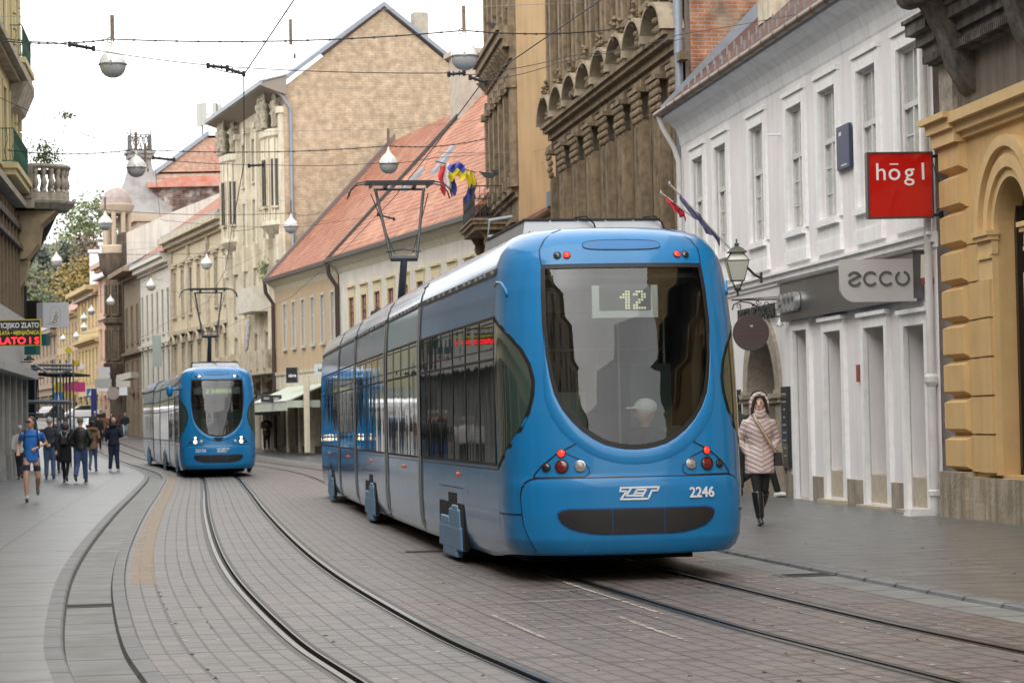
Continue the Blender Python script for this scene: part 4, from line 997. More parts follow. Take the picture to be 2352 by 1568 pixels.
# balcony slab on scroll brackets
bx0 = LX-.75
m = MB()
for a, b, p in ((7.05, 7.2, 1.0), (7.2, 7.36, 1.12), (7.36, 7.5, 1.25), (7.5, 7.62, 1.32)): m.box(0, bx0+p*.25, 0, p, a, b)
for a, b, p in ((7.62, 8.9, .3),): m.box(bx0-.25, bx0, .5, .9, a, b)
F.build(m, 'balcony', P_soot)
for xb in (bx0-.35, bx0-3.0, bx0-5.6):
    m = MB(); pr = [(.02, 5.55), (.1, 5.6), (.3, 5.95), (.42, 6.35), (.62, 6.72), (.95, 6.88), (1.0, 7.04), (.02, 7.04)]
    m.prism(pr, xb-.22, xb+.22, ax='x'); m.lathe([(0, -.26), (.15, -.26), (.18, -.2), (.13, -.12), (.18, -.04), (.13, .04), (.18, .12), (.15, .26), (0, .26)], (xb, .78, 6.86), 12, ax='x'); F.build(m, 'scroll_bracket', P_soot, smooth=40)
m = MB(); m.box(0, LX-.31, -.2, .02, 6.8, 16); m.box(LX-.3, LX+.02, -.5, .05, 7.3, 10); m.box(LX-.5, LX-.2, -.5, .22, 7.0, 9.5, 0); F.build(m, 'upper_wall', P_yellow)
# ---- tall brown building
F = R3 = Fac((3.7, 50.2), (1.30, 66.5), 'brown_palace', 'tall sooty brown facade with fluted pilasters and a row of segmental pediments')
L_ = F.L; bays = 8; bw = L_/bays
xs = [bw*(i+.5) for i in range(bays)]
holes = [(x-.42, x+.42, 4.6, 8.35) for x in xs]+[(x-.42, x+.42, 10.7, 14.4) for x in xs]
F.build(wallmesh(0, L_, -.5, 16, holes, .3), 'wall', P_brown)
body(F, 16, 12, mat('grey_render', (.24, .2, .16), rough=.9, var=.5))
m = MB(); m.box(0, L_, 0, .02, 3.0, 3.02)
for x in xs: window(F.root, x, 4.6, .84, 3.75, P_brown, mat('old_brown_frame', (.10, .08, .06), rough=.7), mat('shuttered_dark', (.075, .058, .042), rough=.75, var=.5), 'pair', .28, tw=.0); window(F.root, x, 10.7, .84, 3.7, P_brownt, MATS['old_brown_frame'], MATS['shuttered_dark'], 'pair', .28, tw=.1)
cornice(F.root, -.05, L_, [(9.0, 9.12, .1), (9.12, 9.3, .2), (9.3, 9.42, .34), (9.42, 9.52, .42)], P_brownt)
cornice(F.root, -.05, L_, [(4.0, 4.15, .25), (4.15, 4.3, .4)], P_brownt, 'sill_course')
for i in range(bays+1):
    x = bw*i
    for dx in (-.26, .26):
        if (i == 0 and dx < 0) or (i == bays and dx > 0): continue
        m = MB(); m.box(x+dx-.17, x+dx+.17, 0, .16, 4.5, 8.1)
        for q in (-.09, 0, .09): m.box(x+dx+q-.025, x+dx+q+.025, .16, .19, 4.6, 8.0)
        m.box(x+dx-.21, x+dx+.21, 0, .24, 4.3, 4.5)
        # leafy capital
        for zz, rr_ in ((8.1, .20), (8.25, .24), (8.42, .22), (8.58, .27)):
            for q in (-.17, -.06, .06, .17): m.lathe([(0, -.08), (.045, -.05), (.06, .0), (.04, .06), (0, .08)], (x+dx+q*(rr_/.22), rr_*.85, zz+.05), 5)
        m.box(x+dx-.24, x+dx+.24, 0, .30, 8.72, 8.82); F.build(m, 'pilaster', P_brownt)
    m = MB(); m.box(x-.5, x+.5, 0, .18, 8.82, 9.0); F.build(m, 'entablature_block', P_brownt)
    m = MB()
    for dx in (-.3, .3): m.box(x+dx-.14, x+dx+.14, 0, .14, 10.4, 16)
    F.build(m, 'upper_pilaster', P_brownt)
rp = random.Random(11)
for x in xs:
    # segmental pediment: thick curved hood, carved shell inside
    m = MB(); n_ = 14; A0 = .15; Rr = bw*.56
    def ar(r, n_=14): return [(x+r*math.cos(a), 9.52+(r*.72)*math.sin(a)-.10) for a in [math.pi*(.04+.92*i/n_) for i in range(n_+1)]]
    o_, i_ = ar(Rr), ar(Rr-.10)
    m.grid([[(p[0], .0, p[1]) for p in o_], [(p[0], .52, p[1]) for p in o_], [(p[0], .52, p[1]) for p in i_], [(p[0], .0, p[1]) for p in i_]])
    m.box(x-.3, x+.3, .0, .12, 9.55, 9.95)
    P_ = F.build(m, 'pediment', mat('pale_worn_stone', (.33, .27, .19), rough=.9, var=.7, vscale=4, dark=(.14, .11, .075), bump=.4), smooth=30)
    m = MB()
    for k in range(34):
        a = rp.uniform(0, math.pi); r = rp.uniform(0, .42); zz = 9.62+r*.75*math.sin(a)+rp.uniform(-.02, .05); rad = rp.uniform(.04, .10)
        m.lathe([(0, -rad), (rad*.8, -rad*.5), (rad, 0), (rad*.8, rad*.5), (0, rad)], (x+r*math.cos(a), .12+rp.uniform(0, .26), zz), 6)
    m.build('carved_garland', P_brownt, P_)
    m = MB()
    for k in range(10): 
        rad = rp.uniform(.05, .1); m.lathe([(0, -rad), (rad, 0), (0, rad)], (x+rp.uniform(-.12, .12), .42+rp.uniform(-.1, .1), 10.15+k*.05), 6)
    m.box(x-.55, x+.55, 0, .2, 10.45, 10.6); m.build('crest', P_brownt, P_)
pipe(F, [(-.05, .12, 9), (-.05, .12, 16)], .1, P_zinc)
pipe(F, [(-.05, .12, 0), (-.05, .12, 9)], .09, P_zinc)
m = MB(); m.box(-.02, .7, .0, .1, 9.5, 16)
for k in range(11): m.box(-.03, .72, .1, .13, 9.6+k*.6, 10.1+k*.6)
F.build(m, 'quoins', P_brown)
# brick party wall right of the brown building: the end of it seen above the white roof
m = MB(); m.quad((-.1, -.12, 7), (-.1, -9, 7), (-.1, -9, 18), (-.1, -.12, 18)); F.build(m, 'brick_party_wall', B_red)
# ---- ochre corner house with side wall
F = R4 = Fac((.276, 73), (-.55, 81), 'corner_house', 'ochre house with a bare side wall, ornate brown front and wrought iron balcony')
L_ = F.L; xs = [.9, 2.6, 4.3, 6.0, 7.3]
holes = [(x-.5, x+.5, 5.0, 7.2) for x in xs]+[(x-.5, x+.5, 9.1, 11.3) for x in xs]+[(x-.5, x+.5, 14.3, 16.2) for x in xs]
F.build(wallmesh(0, L_, -.5, 18.5, holes, .25), 'wall', P_brownt)
for x in xs: window(F.root, x, 5.0, 1, 2.2, P_brownt, MATS['old_brown_frame'], HG, 'cross', .22, hood='flat'); window(F.root, x, 9.1, 1, 2.2, P_brownt, MATS['old_brown_frame'], HG, 'cross', .22, hood='tri'); window(F.root, x, 14.3, 1, 1.9, P_brownt, MATS['window_white'], HG, 'cross', .22, hood='flat')
m = MB(); m.prism([(0, -.5), (0, 15.2), (-1.0, 15.9), (-12, 15.9), (-12, -.5)], -.3, -.02, ax='x'); F.build(m, 'side_wall', P_ochw)
m = MB(); m.prism([(-.2, 15.25), (-1.1, 15.98), (-1.4, 15.98), (-.2, 15.1)], -.4, .1, ax='x'); F.build(m, 'coping', mat('coping_red', (.3, .12, .08), rough=.8))
m = MB(); m.box(-.42, 0, -4.2, -.9, 15.8, 16.35); F.build(m, 'coping_sheet', P_zinc)
m = MB(); m.box(-.3, -.1, -12, -3, 16, 18); F.build(m, 'rear_roof', T_red)
cornice(F.root, -.25, L_, [(12.1, 12.4, .12), (12.4, 12.75, .2), (12.75, 13.0, .4), (13.0, 13.25, .5), (13.25, 13.4, .6)], P_brownt)
cornice(F.root, -.1, L_, [(8.2, 8.35, .1), (8.35, 8.5, .2)], P_brownt, 'string_course')
cornice(F.root, -.2, L_, [(17.9, 18.2, .3), (18.2, 18.5, .5)], P_cream2, 'top_cornice')
m = MB()
for i in range(12): m.prism([(.0, 12.2), (.5, 12.75), (.1, 12.75)], .15+i*.68, .4+i*.68, ax='x'); 
F.build(m, 'corbels', P_brownt)
for x in (-.05, 1.75, 3.45, 5.15, 6.7, 8.0):
    m = MB(); m.box(x-.2, x+.2, 0, .22, 8.5, 12.1); m.box(x-.26, x+.26, 0, .34, 11.5, 11.7); m.box(x-.24, x+.24, 0, .3, 8.5, 8.8); m.box(x-.2, x+.2, 0, .2, 13.4, 17.9); F.build(m, 'pilaster', P_brownt)
# iron balcony
bz = 7.55; b0, b1, bp = 2.0, 6.2, 1.15
m = MB(); m.box(b0-.1, b1+.1, 0, bp+.1, bz, bz+.12); m.box(b0, b1, 0, bp, bz-.16, bz); m.box(b0-.15, b1+.15, 0, bp+.15, bz+.12, bz+.18)
for x in (b0+.4, b1-.4): m.prism([(0, 6.4), (.3, 6.5), (.75, 7.05), (.95, bz-.16), (0, bz-.16)], x-.15, x+.15, ax='x')
for x in (b0+.4, b1-.4): m.lathe([(0, -.2), (.22, -.2), (.22, .2), (0, .2)], (x, .62, 7.05), 14, ax='x')
B_ = F.build(m, 'balcony', P_brownt)
M_iron = mat('wrought_iron', (.03, .03, .028), rough=.6)
m = MB(); zr = bz+1.2
for (p, q) in (((b0, 0), (b0, bp)), ((b0, bp), (b1, bp)), ((b1, bp), (b1, 0))):
    for zz in (bz+.22, zr): m.tube([(p[0], p[1], zz), (q[0], q[1], zz)], .025, 4)
    n_ = max(3, int(math.dist(p, q)/.16))
    for i in range(n_+1):
        x, y = lerp(p[0], q[0], i/n_), lerp(p[1], q[1], i/n_); m.tube([(x, y, bz+.18), (x, y, zr)], .012, 4)
        if i < n_:
            for zc in (bz+.5, bz+.85): m.tube([(x+(q[0]-p[0])/n_*(.5+.4*math.cos(a)), y+(q[1]-p[1])/n_*(.5+.4*math.cos(a)), zc+.14*math.sin(a)) for a in [k*math.pi/3 for k in range(7)]], .009, 3, cap=False)
m.build('railing', M_iron, B_)
pipe(F, [(-.05, .2, 7.6), (-.05, .9, 7.5), (-.15, .95, 7.0), (-.35, .1, 7.0), (-.35, .05, 6)], .06, P_zinc)
# low roof in the gap between the two
g = Fac((1.35, 66.7), (.45, 72.6), 'low_annex', 'low house with a small red roof squeezed between the brown facade and ochre side wall')
m = MB(); m.prism([(0, -.5), (0, 7.2), (-6, 10.4), (-6, -.5)], 0, g.L, ax='x'); g.build(m, 'wall', P_cream)
m = MB(); m.prism([(.3, 7.25), (.3, 7.35), (-6, 10.9), (-6, 10.5)], -.05, g.L, ax='x'); g.build(m, 'roof', T_red)
m = MB(); m.prism([(.35, 7.3), (.35, 7.7), (-6, 11.4), (-6, 10.9)], -.12, -.06, ax='x'); g.build(m, 'flashing', P_zinc)
# ---- two low houses with steep tiled roofs
def roof_house(name, label, p0, p1, eave, ridge, run, tile, wallm, xs, wz, ww, wh, gut, frame, hood, extra=None):
    F = Fac(p0, p1, name, label, z0=terr(*p1)-.0)
    L_ = F.L; e = eave-F.z0
    holes = [(x-ww/2, x+ww/2, wz-F.z0, wz+wh-F.z0) for x in xs if x+ww/2 < L_]
    F.build(wallmesh(0, L_, 3.6, e-.5, [h for h in holes], .15), 'wall', wallm)
    for h in holes: window(F.root, (h[0]+h[1])/2, h[2], ww, wh, frame[0], frame[1], frame[2], 'fine', .1, tw=.1, hood=hood)
    m = MB(); m.prism([(0, e-.52), (.06, e-.4), (.1, e-.28), (.3, e-.14), (.42, e-.02), (.42, e+.04), (-.3, e+.04)], -.02, L_+.02, ax='x'); F.build(m, 'eave_cornice', mat('cream_cornice', (.62, .56, .42), rough=.8, var=.3))
    m = MB(); m.box(-.05, L_+.05, .42, .58, e-.04, e+.12); F.build(m, 'gutter', P_slate)
    m = MB(); m.prism([(.45, e+.08), (-run, ridge-F.z0), (-run*2, e), (-run*2, e-.3), (-run, ridge-F.z0-.3), (.3, e-.05)], 0, L_, ax='x'); F.build(m, 'roof', tile)
    return F
F = R5a = roof_house('low_tiled_house', 'low cream house with a big pale red tiled roof and brown shuttered windows', (-1.0, 80), (-7.08, 99.55), 8.15, 15.6, 6.6, T_pale, mat('pale_cream', (.68, .63, .55), rough=.85, var=.3, vscale=1.2, streak=.2),
           [1.2+2.13*i for i in range(9)], 5.1, .9, 1.45, None, (mat('yellow_trim', (.62, .53, .32), rough=.8), mat('red_brown_sash', (.2, .08, .06), rough=.6), mat('rosy_shutter', (.42, .25, .2), rough=.6)), 'panel')
m = MB(); m.prism([(.5, 8.1-F.z0), (.5, 8.35-F.z0), (-6.6, 15.85-F.z0), (-6.6, 15.5-F.z0)], F.L-.05, F.L+.16, ax='x'); F.build(m, 'verge', P_slate)
pipe(F, [(F.L-.1, .5, 8-F.z0), (F.L-.1, .45, 7.6-F.z0), (F.L-.1, .12, 7.1-F.z0), (F.L-.1, .12, .2)], .09, mat('dark_brown_pipe', (.06, .04, .035), rough=.5))
m = MB(); cxx, cz = F.uv(1068, 240, -5.6); m.box(cxx-.9, cxx+.9, -6.6, -5.2, 12.5, 16.6); m.box(cxx-1.05, cxx+1.05, -6.8, -5.0, 16.6, 16.8); F.build(m, 'chimney', mat('chimney_render', (.42, .37, .31), rough=.9, var=.5))
def skylights(F, lst, e, ridge, run, nm='roof_window'):
    for (u, v) in lst:
        # find the spot on the roof plane
        best = None
        for k in range(200):
            y = .4-k*run/200; x, z = F.uv(u, v, y); zr = e+.08+(.45-y)/(run+.45)*(ridge-e)
            if best is None or abs(z-zr) < best[0]: best = (abs(z-zr), x, y, zr)
        _, x, y, zr = best; sl = (ridge-e)/(run+.45); dy = .55
        m = MB(); m.add([(x-.28, y, zr+.14), (x+.28, y, zr+.14), (x+.28, y-dy, zr+.14+dy*sl), (x-.28, y-dy, zr+.14+dy*sl), (x-.3, y, zr-.1), (x+.3, y, zr-.1), (x+.3, y-dy, zr-.1+dy*sl), (x-.3, y-dy, zr-.1+dy*sl)], [(0, 1, 2, 3), (0, 1, 5, 4), (1, 2, 6, 5), (2, 3, 7, 6), (3, 0, 4, 7)]); F.build(m, nm, P_zinc)
skylights(R5a, [(1010, 375), (995, 400), (940, 425), (925, 440)], 8.15-F.z0, 15.6-F.z0, 6.6)
F = R5b = roof_house('tan_tiled_house', 'tan two-storey house with dark red tiled roof above the awnings', (-7.15, 99.8), (-10.95, 112), 8.1, 14.8, 5.9, T_red, P_tan,
           [.9+1.93*i for i in range(6)], 4.95, .62, 2.0, None, (mat('pale_sash', (.5, .48, .42), rough=.7), mat('pale_sash', (.5, .48, .42)), HGL), None)
m = MB(); m.prism([(.5, 8.0-F.z0), (.5, 8.3-F.z0), (-5.9, 15.1-F.z0), (-5.9, 14.7-F.z0)], F.L-.04, F.L+.35, ax='x'); F.build(m, 'verge', mat('verge_brown', (.16, .12, .11), rough=.7))
pipe(F, [(F.L-.1, .5, 8-F.z0), (F.L-.1, .45, 7.6-F.z0), (F.L-.1, .12, 7.1-F.z0), (F.L-.1, .12, .2)], .09, MATS['dark_brown_pipe'])
skylights(R5b, [(795, 425), (770, 465), (745, 490), (720, 515), (700, 540)], 8.1-F.z0, 14.8-F.z0, 5.9)
cornice(F.root, 0, F.L, [(3.55, 3.7, .1)], P_cream2, 'string_course')
for F in (R5a, R5b):   # shop storey
    m = MB(); m.box(0, F.L, -.02, .05, 2.9, 3.6); F.build(m, 'shop_wall', P_cream)
    n_ = int(F.L/2.3)
    for i in range(n_):
        a = i*F.L/n_; b = (i+1)*F.L/n_
        m = MB(); m.box(a, a+.35, -.3, .04, -.5, 2.9); F.build(m, 'pier', P_cream2)
        m = MB(); m.quad((a+.35, -.3, -.3), (b, -.3, -.3), (b, -.3, 2.9), (a+.35, -.3, 2.9)); sw = F.build(m, 'shop_window', SG)
        m = MB(); m.box(a+.35, b, -.3, -.05, -.3, .35); m.box((a+b)/2+.14, (a+b)/2+.2, -.3, -.2, .35, 2.9); m.build('frame', M_dark, sw)
    body(F, 6, 9, P_cream)
# ---- brick gable house with sculpted cream front
F = R6 = Fac((-10.5, 113), (-14.7, 126.6), 'brick_gable_house', 'tall house with a bare tan brick gable and sculpted cream front', z0=.5)
L_ = F.L; z0 = F.z0
zt = 17.3-z0
m = MB(); m.prism([(0, -1), (0, zt), (.0, zt), (-4.9, 21.1-z0), (-9.9, 17.2-z0), (-9.9, -1)], -.05, .3, ax='x'); F.build(m, 'gable_wall', B_tan)
m = MB()
for (a, b) in (((.45, zt-.1), (-4.9, 21.25-z0)), ((-4.9, 21.25-z0), (-10.3, 17.1-z0))): m.prism([(a[0], a[1]), (a[0], a[1]+.22), (b[0], b[1]+.22), (b[0], b[1])], -.25, L_, ax='x')
F.build(m, 'roof', P_zinc)
m = MB(); m.box(-.12, 0, -3.75, -3.7, 8, 12.5); m.lathe([(.08, 12.4), (.08, 12.6)], (-.1, -3.72, 0), 8); F.build(m, 'wall_rod', mat('rust', (.12, .07, .05), rough=.8))
m = MB(); m.box(.3, 1.0, -7.2, -6.5, 18, 20.6); F.build(m, 'chimney', MATS['chimney_render'])
pipe(F, [(-.1, .6, zt+.0), (-.1, .1, zt-.4), (-.1, -.3, zt-1.0), (-.1, -.35, 6.8), (-.1, .5, 5.6)], .09, P_zinc)
holes = []
for x in (1.6, 4.6, 7.2, 9.8, 12.6):
    for z in (3.9, 7.2, 10.6, 13.6): holes.append((x-.45, x+.45, z-z0, z+2.1-z0))
F.build(wallmesh(0, L_, 3.2, zt, holes, .2), 'wall', P_cream)
for h in holes: window(F.root, (h[0]+h[1])/2, h[2], .9, 2.1, P_cream2, MATS['window_white'], HG, 'cross', .18, tw=.12)
for cx_ in (1.7, 12.4):      # two shallow bays
    for (a, b) in ((10.9-z0, 15-z0),):
        m = MB(); m.lathe([(1.35, a), (1.35, b)], (cx_, 0, 0), 10, a0=0, a1=math.pi); m.lathe([(1.35, b), (1.55, b+.1), (1.6, b+.35), (1.35, b+.45), (.01, b+.5)], (cx_, 0, 0), 14, a0=0, a1=math.pi); m.lathe([(.2, a-.6), (.8, a-.4), (1.35, a-.1), (1.5, a), (1.5, a+.15), (1.35, a+.2)], (cx_, 0, 0), 14, a0=0, a1=math.pi)
        for k in range(8):
            t = math.pi*(k+.5)/8; m.tube([(cx_+1.38*math.cos(t), 1.38*math.sin(t), a+.2), (cx_+1.38*math.cos(t), 1.38*math.sin(t), b)], .09, 6)
        m.v = [(x, y*.5, z) for x, y, z in m.v]; F.build(m, 'bay', P_cream, smooth=30)
        for k in range(4):
            t = math.pi*(k+.5)/4
            w_ = window(F.root, cx_+1.3*math.cos(t), a+.9, .5, 2.2, P_cream2, MATS['old_brown_frame'], HG, 'pair', .02, y=.5*1.45*math.sin(t)+.03, tw=.05); w_.rotation_euler = (0, 0, math.atan2(math.sin(t)*2, math.cos(t))-math.pi/2)
    for k in range(4):        # carved standing figures carry the eave
        t = math.pi*(.1+.8*k/3); px, py = cx_+1.2*math.cos(t), .65*math.sin(t)+.1; zb = 15.5-z0
        m = MB(); m.lathe([(.0, zb), (.2, zb), (.17, zb+.35), (.23, zb+.7), (.16, zb+.85), (.25, zb+1.05), (.2, zb+1.22), (.08, zb+1.28), (.13, zb+1.4), (.14, zb+1.5), (.0, zb+1.62)], (px, py, 0), 8); m.tube([(px-.2, py, zb+1.15), (px-.3, py+.05, zb+1.4), (px-.1, py, zb+1.65)], .06, 5); m.tube([(px+.2, py, zb+1.15), (px+.3, py+.05, zb+1.4), (px+.1, py, zb+1.65)], .06, 5)
        F.build(m, 'carved_figure', mat('figure_stone', (.40, .36, .28), rough=.95, var=.9, vscale=6, dark=(.12, .1, .08)), smooth=50)
for x in (.25, 3.2, 5.9, 8.5, 11.1, 13.8):
    m = MB(); m.box(x-.22, x+.22, 0, .22, 3.4, zt-1.2); m.box(x-.3, x+.3, 0, .32, zt-1.2, zt-.9); m.box(x-.26, x+.26, .22, .4, 9.2-z0, 10.4-z0); F.build(m, 'pilaster', P_cream)
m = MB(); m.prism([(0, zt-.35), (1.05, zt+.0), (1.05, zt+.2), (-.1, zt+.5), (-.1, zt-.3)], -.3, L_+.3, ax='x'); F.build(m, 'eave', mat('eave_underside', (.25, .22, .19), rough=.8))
m = MB(); m.prism([(1.05, zt+.02), (1.18, zt+.05), (1.18, zt+.26), (-.1, zt+.58), (-.1, zt+.52), (1.05, zt+.22)], -.35, L_+.35, ax='x'); F.build(m, 'eave_sheet', P_zinc)
m = MB(); m.box(4.0, 7.8, 0, .9, 7.0-z0, 7.2-z0); m.box(4.0, 7.8, .8, .9, 7.2-z0, 8.2-z0); m.box(4.0, 4.1, 0, .8, 7.2-z0, 8.2-z0); m.build('balcony', mat('balcony_white', (.62, .58, .50), rough=.8, var=.4), F.root)
m = MB(); m.box(.3, 13.8, 0, 1.0, 3.9-z0, 4.15-z0); m.box(.3, 13.8, .85, 1.0, 4.15-z0, 4.95-z0); 
for i in range(9): m.box(.5+i*1.6, .8+i*1.6, 0, 1.08, 4.15-z0, 5.05-z0)
m.build('long_balcony', P_cream2, F.root)
m = MB(); lf = random.Random(5)
for k in range(160):
    a, b, c = lf.gauss(2.6, .3), lf.gauss(.55, .12), lf.gauss(8.9-z0, .25); m.box(a, a+.09, b, b+.01, c, c+.09)
m.build('window_box_plant', mat('planter_green', (.12, .17, .05), rough=.8), F.root)
def shopfront(F, n_, h=3.2, wallm=None, fr=None):
    for i in range(n_):
        a = i*F.L/n_; b = (i+1)*F.L/n_
        m = MB(); m.box(a, a+.4, -.3, .1, -.6, h); F.build(m, 'pier', wallm or P_cream2)
        m = MB(); m.quad((a+.4, -.3, -.4), (b, -.3, -.4), (b, -.3, h), (a+.4, -.3, h)); sw = F.build(m, 'shop_window', SG)
        m = MB(); m.box((a+b)/2+.15, (a+b)/2+.22, -.3, -.2, -.3, h); m.box(a+.4, b, -.3, -.15, h-.5, h-.2); m.build('frame', fr or M_dark, sw)
shopfront(R6, 5, 3.3, P_cream, mat('brown_shop_frame', (.14, .06, .04), rough=.5))
R6b = MB(); R6b.box(0, R6.L, -.05, .02, 3.2, 3.45); R6.build(R6b, 'shop_lintel', P_cream)
# ---- generic street fronts further on
def front(name, label, p0, p1, top, storeys, wallm, trim, frame, glass, cor, z0=None, shop=4, depth=10, eave=None, roof=None, pil=None, sidem=None, hw=None):
    F = Fac(p0, p1, name, label, z0=terr(*p1) if z0 is None else z0); t = top-F.z0; holes = []; items = []
    for st in storeys:
        z, h, w, n_, style, hood = st[:6]; z = z-F.z0; m_ = F.L/n_
        for i in range(n_):
            x = (i+.5)*m_; holes.append((x-w/2, x+w/2, z, z+h)); items.append((x, z, w, h, style, hood))
    F.build(wallmesh(0, F.L, 2.9, t, holes, .18), 'wall', wallm)
    for x, z, w, h, style, hood in items: window(F.root, x, z, w, h, trim, frame, glass, style, .15, tw=.12, hood=hood)
    if cor: cornice(F.root, -.1, F.L+.1, [(a-F.z0, b-F.z0, p) for a, b, p in cor], trim)
    for x in (pil or []): 
        m = MB(); m.box(x-.25, x+.25, 0, .15, 3.2, t-.6); F.build(m, 'pilaster', trim)
    body(F, t, depth, sidem or wallm)
    if shop: shopfront(F, shop, 2.9, wallm)
    if roof:
        run, rise, rm = roof; m = MB(); m.prism([(.5, t+.0), (.5, t+.12), (-run, t+rise), (-2*run, t), (-2*run, t-.1)], -.1, F.L+.1, ax='x'); F.build(m, 'roof', rm)
        m = MB(); m.box(-.1, F.L+.1, .5, .66, t-.02, t+.14); F.build(m, 'gutter', P_zinc)
    return F
M_green = mat('green_shutters', (.06, .12, .075), rough=.7)
P_r7 = mat('light_cream', (.66, .58, .42), rough=.85, var=.4, vscale=1.3, dark=(.5, .42, .3), streak=.3)
R7 = front('cream_palace', 'cream palace front with arched brown window hoods left of the brick gable house', (-14.7, 126.6), (-20.3, 144.4), 12.7, [(8.0, 2.6, .85, 7, 'pair', 'flat'), (4.3, 1.9, .8, 7, 'pair', 'arch')], P_r7, P_cream2, MATS['old_brown_frame'], HGL,
      [(6.9, 7.1, .25), (11.0, 11.15, .15), (11.9, 12.1, .2), (12.1, 12.35, .5), (12.35, 12.7, .8)], roof=(5, 4.0, T_red), pil=[.3, 6.2, 12.4, 18.2], sidem=mat('olive_side', (.50, .44, .24), rough=.85, var=.3))
R8 = front('white_shuttered_house', 'white three-storey house with tall dark green shutters', (-20.35, 144.6), (-24.1, 157), 11.9, [(7.3, 2.6, .75, 6, 'shutter', None), (3.9, 2.3, .75, 6, 'shutter', 'flat')], mat('offwhite', (.72, .69, .62), rough=.85, var=.35, streak=.25), mat('offwhite_trim', (.66, .63, .56), rough=.85, var=.3), M_green, HG,
      [(6.6, 6.75, .2), (11.2, 11.4, .2), (11.4, 11.7, .5), (11.7, 11.9, .7)], roof=(4, 3.4, T_red))
R9 = front('grey_brown_house', 'narrow grey brown house with a wide dark eave left of the green shutters', (-24.15, 157.2), (-26.6, 166), 12.1, [(7.2, 2.4, .8, 3, 'pair', None), (3.9, 2.0, .8, 3, 'pair', None)], mat('greybrown', (.34, .27, .20), rough=.9, var=.5, streak=.4), mat('greybrown_trim', (.28, .21, .15), rough=.9, var=.5), MATS['old_brown_frame'], HG,
      [(6.4, 6.6, .25), (11.5, 11.7, .4), (11.7, 12.0, 1.1)], roof=(4.5, 3.0, P_slate))
R9s = MB(); R9s.prism([(-.2, 12.3-R9.z0), (-.2, 14.9-R9.z0), (-3.5, 16.4-R9.z0), (-10, 19.0-R9.z0), (-10, 10)], R9.L-.5, R9.L-.2, ax='x'); R9.build(R9s, 'party_wall', mat('pale_party_wall', (.62, .56, .50), rough=.9, var=.5, vscale=.7, dark=(.45, .4, .36), streak=.4))
# dark corner house with oriel, turret and spire
F = R10 = Fac((-26.7, 166.3), (-29.0, 174), 'turret_house', 'sooty corner house with round oriel, small domed turret and crowned spire', z0=1.0)
P_dkst = mat('dark_oriel_stone', (.15, .11, .08), rough=.9, var=.8, vscale=1.5, dark=(.05, .04, .03), streak=.5)
F.build(wallmesh(0, F.L, -1, 14, [(x-.5, x+.5, z, z+2.2) for x in (1.5, 4, 6.4) for z in (3.6, 7, 10.4)], .2), 'wall', P_dkst)
for x in (1.5, 4, 6.4):
    for z in (3.6, 7, 10.4): window(F.root, x, z, 1, 2.2, P_dkst, MATS['old_brown_frame'], HG, 'cross', .18, hood='flat')
body(F, 14, 10, P_dkst)
m = MB(); ox, oy = 1.6, .15; q = .62
m.lathe([(.2, 2.2), (.5, 2.8), (.7, 3.3), (1.3, 4.2), (1.7, 4.6), (1.75, 5.0), (1.45, 5.1), (1.45, 7.6), (1.7, 7.8), (1.7, 8.1), (1.4, 8.2), (1.4, 11.0), (1.65, 11.2), (2.0, 11.6), (2.1, 12.4), (2.2, 12.6), (.1, 12.7)], (0, 0, 0), 12)
m.v = [(ox+x*q, oy+y*q, z) for x, y, z in m.v]
F.build(m, 'oriel', P_dkst, smooth=30)
for z in (5.3, 8.4):
    for k in range(4):
        t = math.pi*(k+.5)/4; w_ = window(F.root, ox+1.42*q*math.cos(t), z, .42, 2.0, P_brownt, MATS['old_brown_frame'], HG, 'pair', .08, y=oy+1.42*q*math.sin(t), tw=.06, name='oriel_window'); w_.rotation_euler = (0, 0, t-math.pi/2)
tz = 12.6; c_ = (ox, oy)
def ring_(pr, n=16, nm='', mm=None):
    m = MB(); m.lathe(pr, (0, 0, 0), n); return m
m = ring_([(1.3, tz), (1.3, tz+.5), (1.15, tz+.6)]); 
for k in range(8):
    t = 2*math.pi*(k+.5)/8; m.tube([(1.0*math.cos(t), 1.0*math.sin(t), tz), (1.0*math.cos(t), 1.0*math.sin(t), tz+3.2)], .2, 6)
m.lathe([(.9, tz+2.7), (1.15, tz+2.8), (1.4, tz+3.2), (1.45, tz+3.4), (1.15, tz+3.5)], (0, 0, 0), 16); m.v = [(ox+x*.85, oy+y*.85, z) for x, y, z in m.v]
F.build(m, 'turret', mat('turret_cream', (.46, .38, .29), rough=.9, var=.6, vscale=1.2, dark=(.4, .25, .18)), smooth=35)
m = ring_([(1.2, tz+3.45), (1.15, tz+3.8), (.95, tz+4.2), (.6, tz+4.5), (0, tz+4.65)]); m.v = [(ox+x*.9, oy+y*.9, z) for x, y, z in m.v]
F.build(m, 'dome', mat('faded_red_dome', (.30, .22, .20), rough=.8, var=.9, vscale=2, dark=(.36, .33, .31)), smooth=50)
sx, sz = F.uv(328, 500, -4)
m = MB(); m.box(sx-5.0, sx+2.2, -5.4, -2.9, 11, 15.9); m.box(sx-5.2, sx+2.4, -5.7, -2.6, 15.9, 16.5); m.box(sx-1.6, sx-.4, -2.95, -2.85, 12.6, 15.3); m.build('spire_base', MATS['turret_cream'], F.root)
m = MB(); pr = [(2.3, 16.5), (1.6, 17.3), (1.1, 18.4), (.82, 19.5), (.78, 20.1)]; zc = sx+1.2; DZ = 1.15
for (a, za), (b, zb) in zip(pr, pr[1:]): m.box(zc-a, zc+a, -4-a, -4+a, za+DZ*(za > 17), zb+DZ, 0, (a-b, a-b))
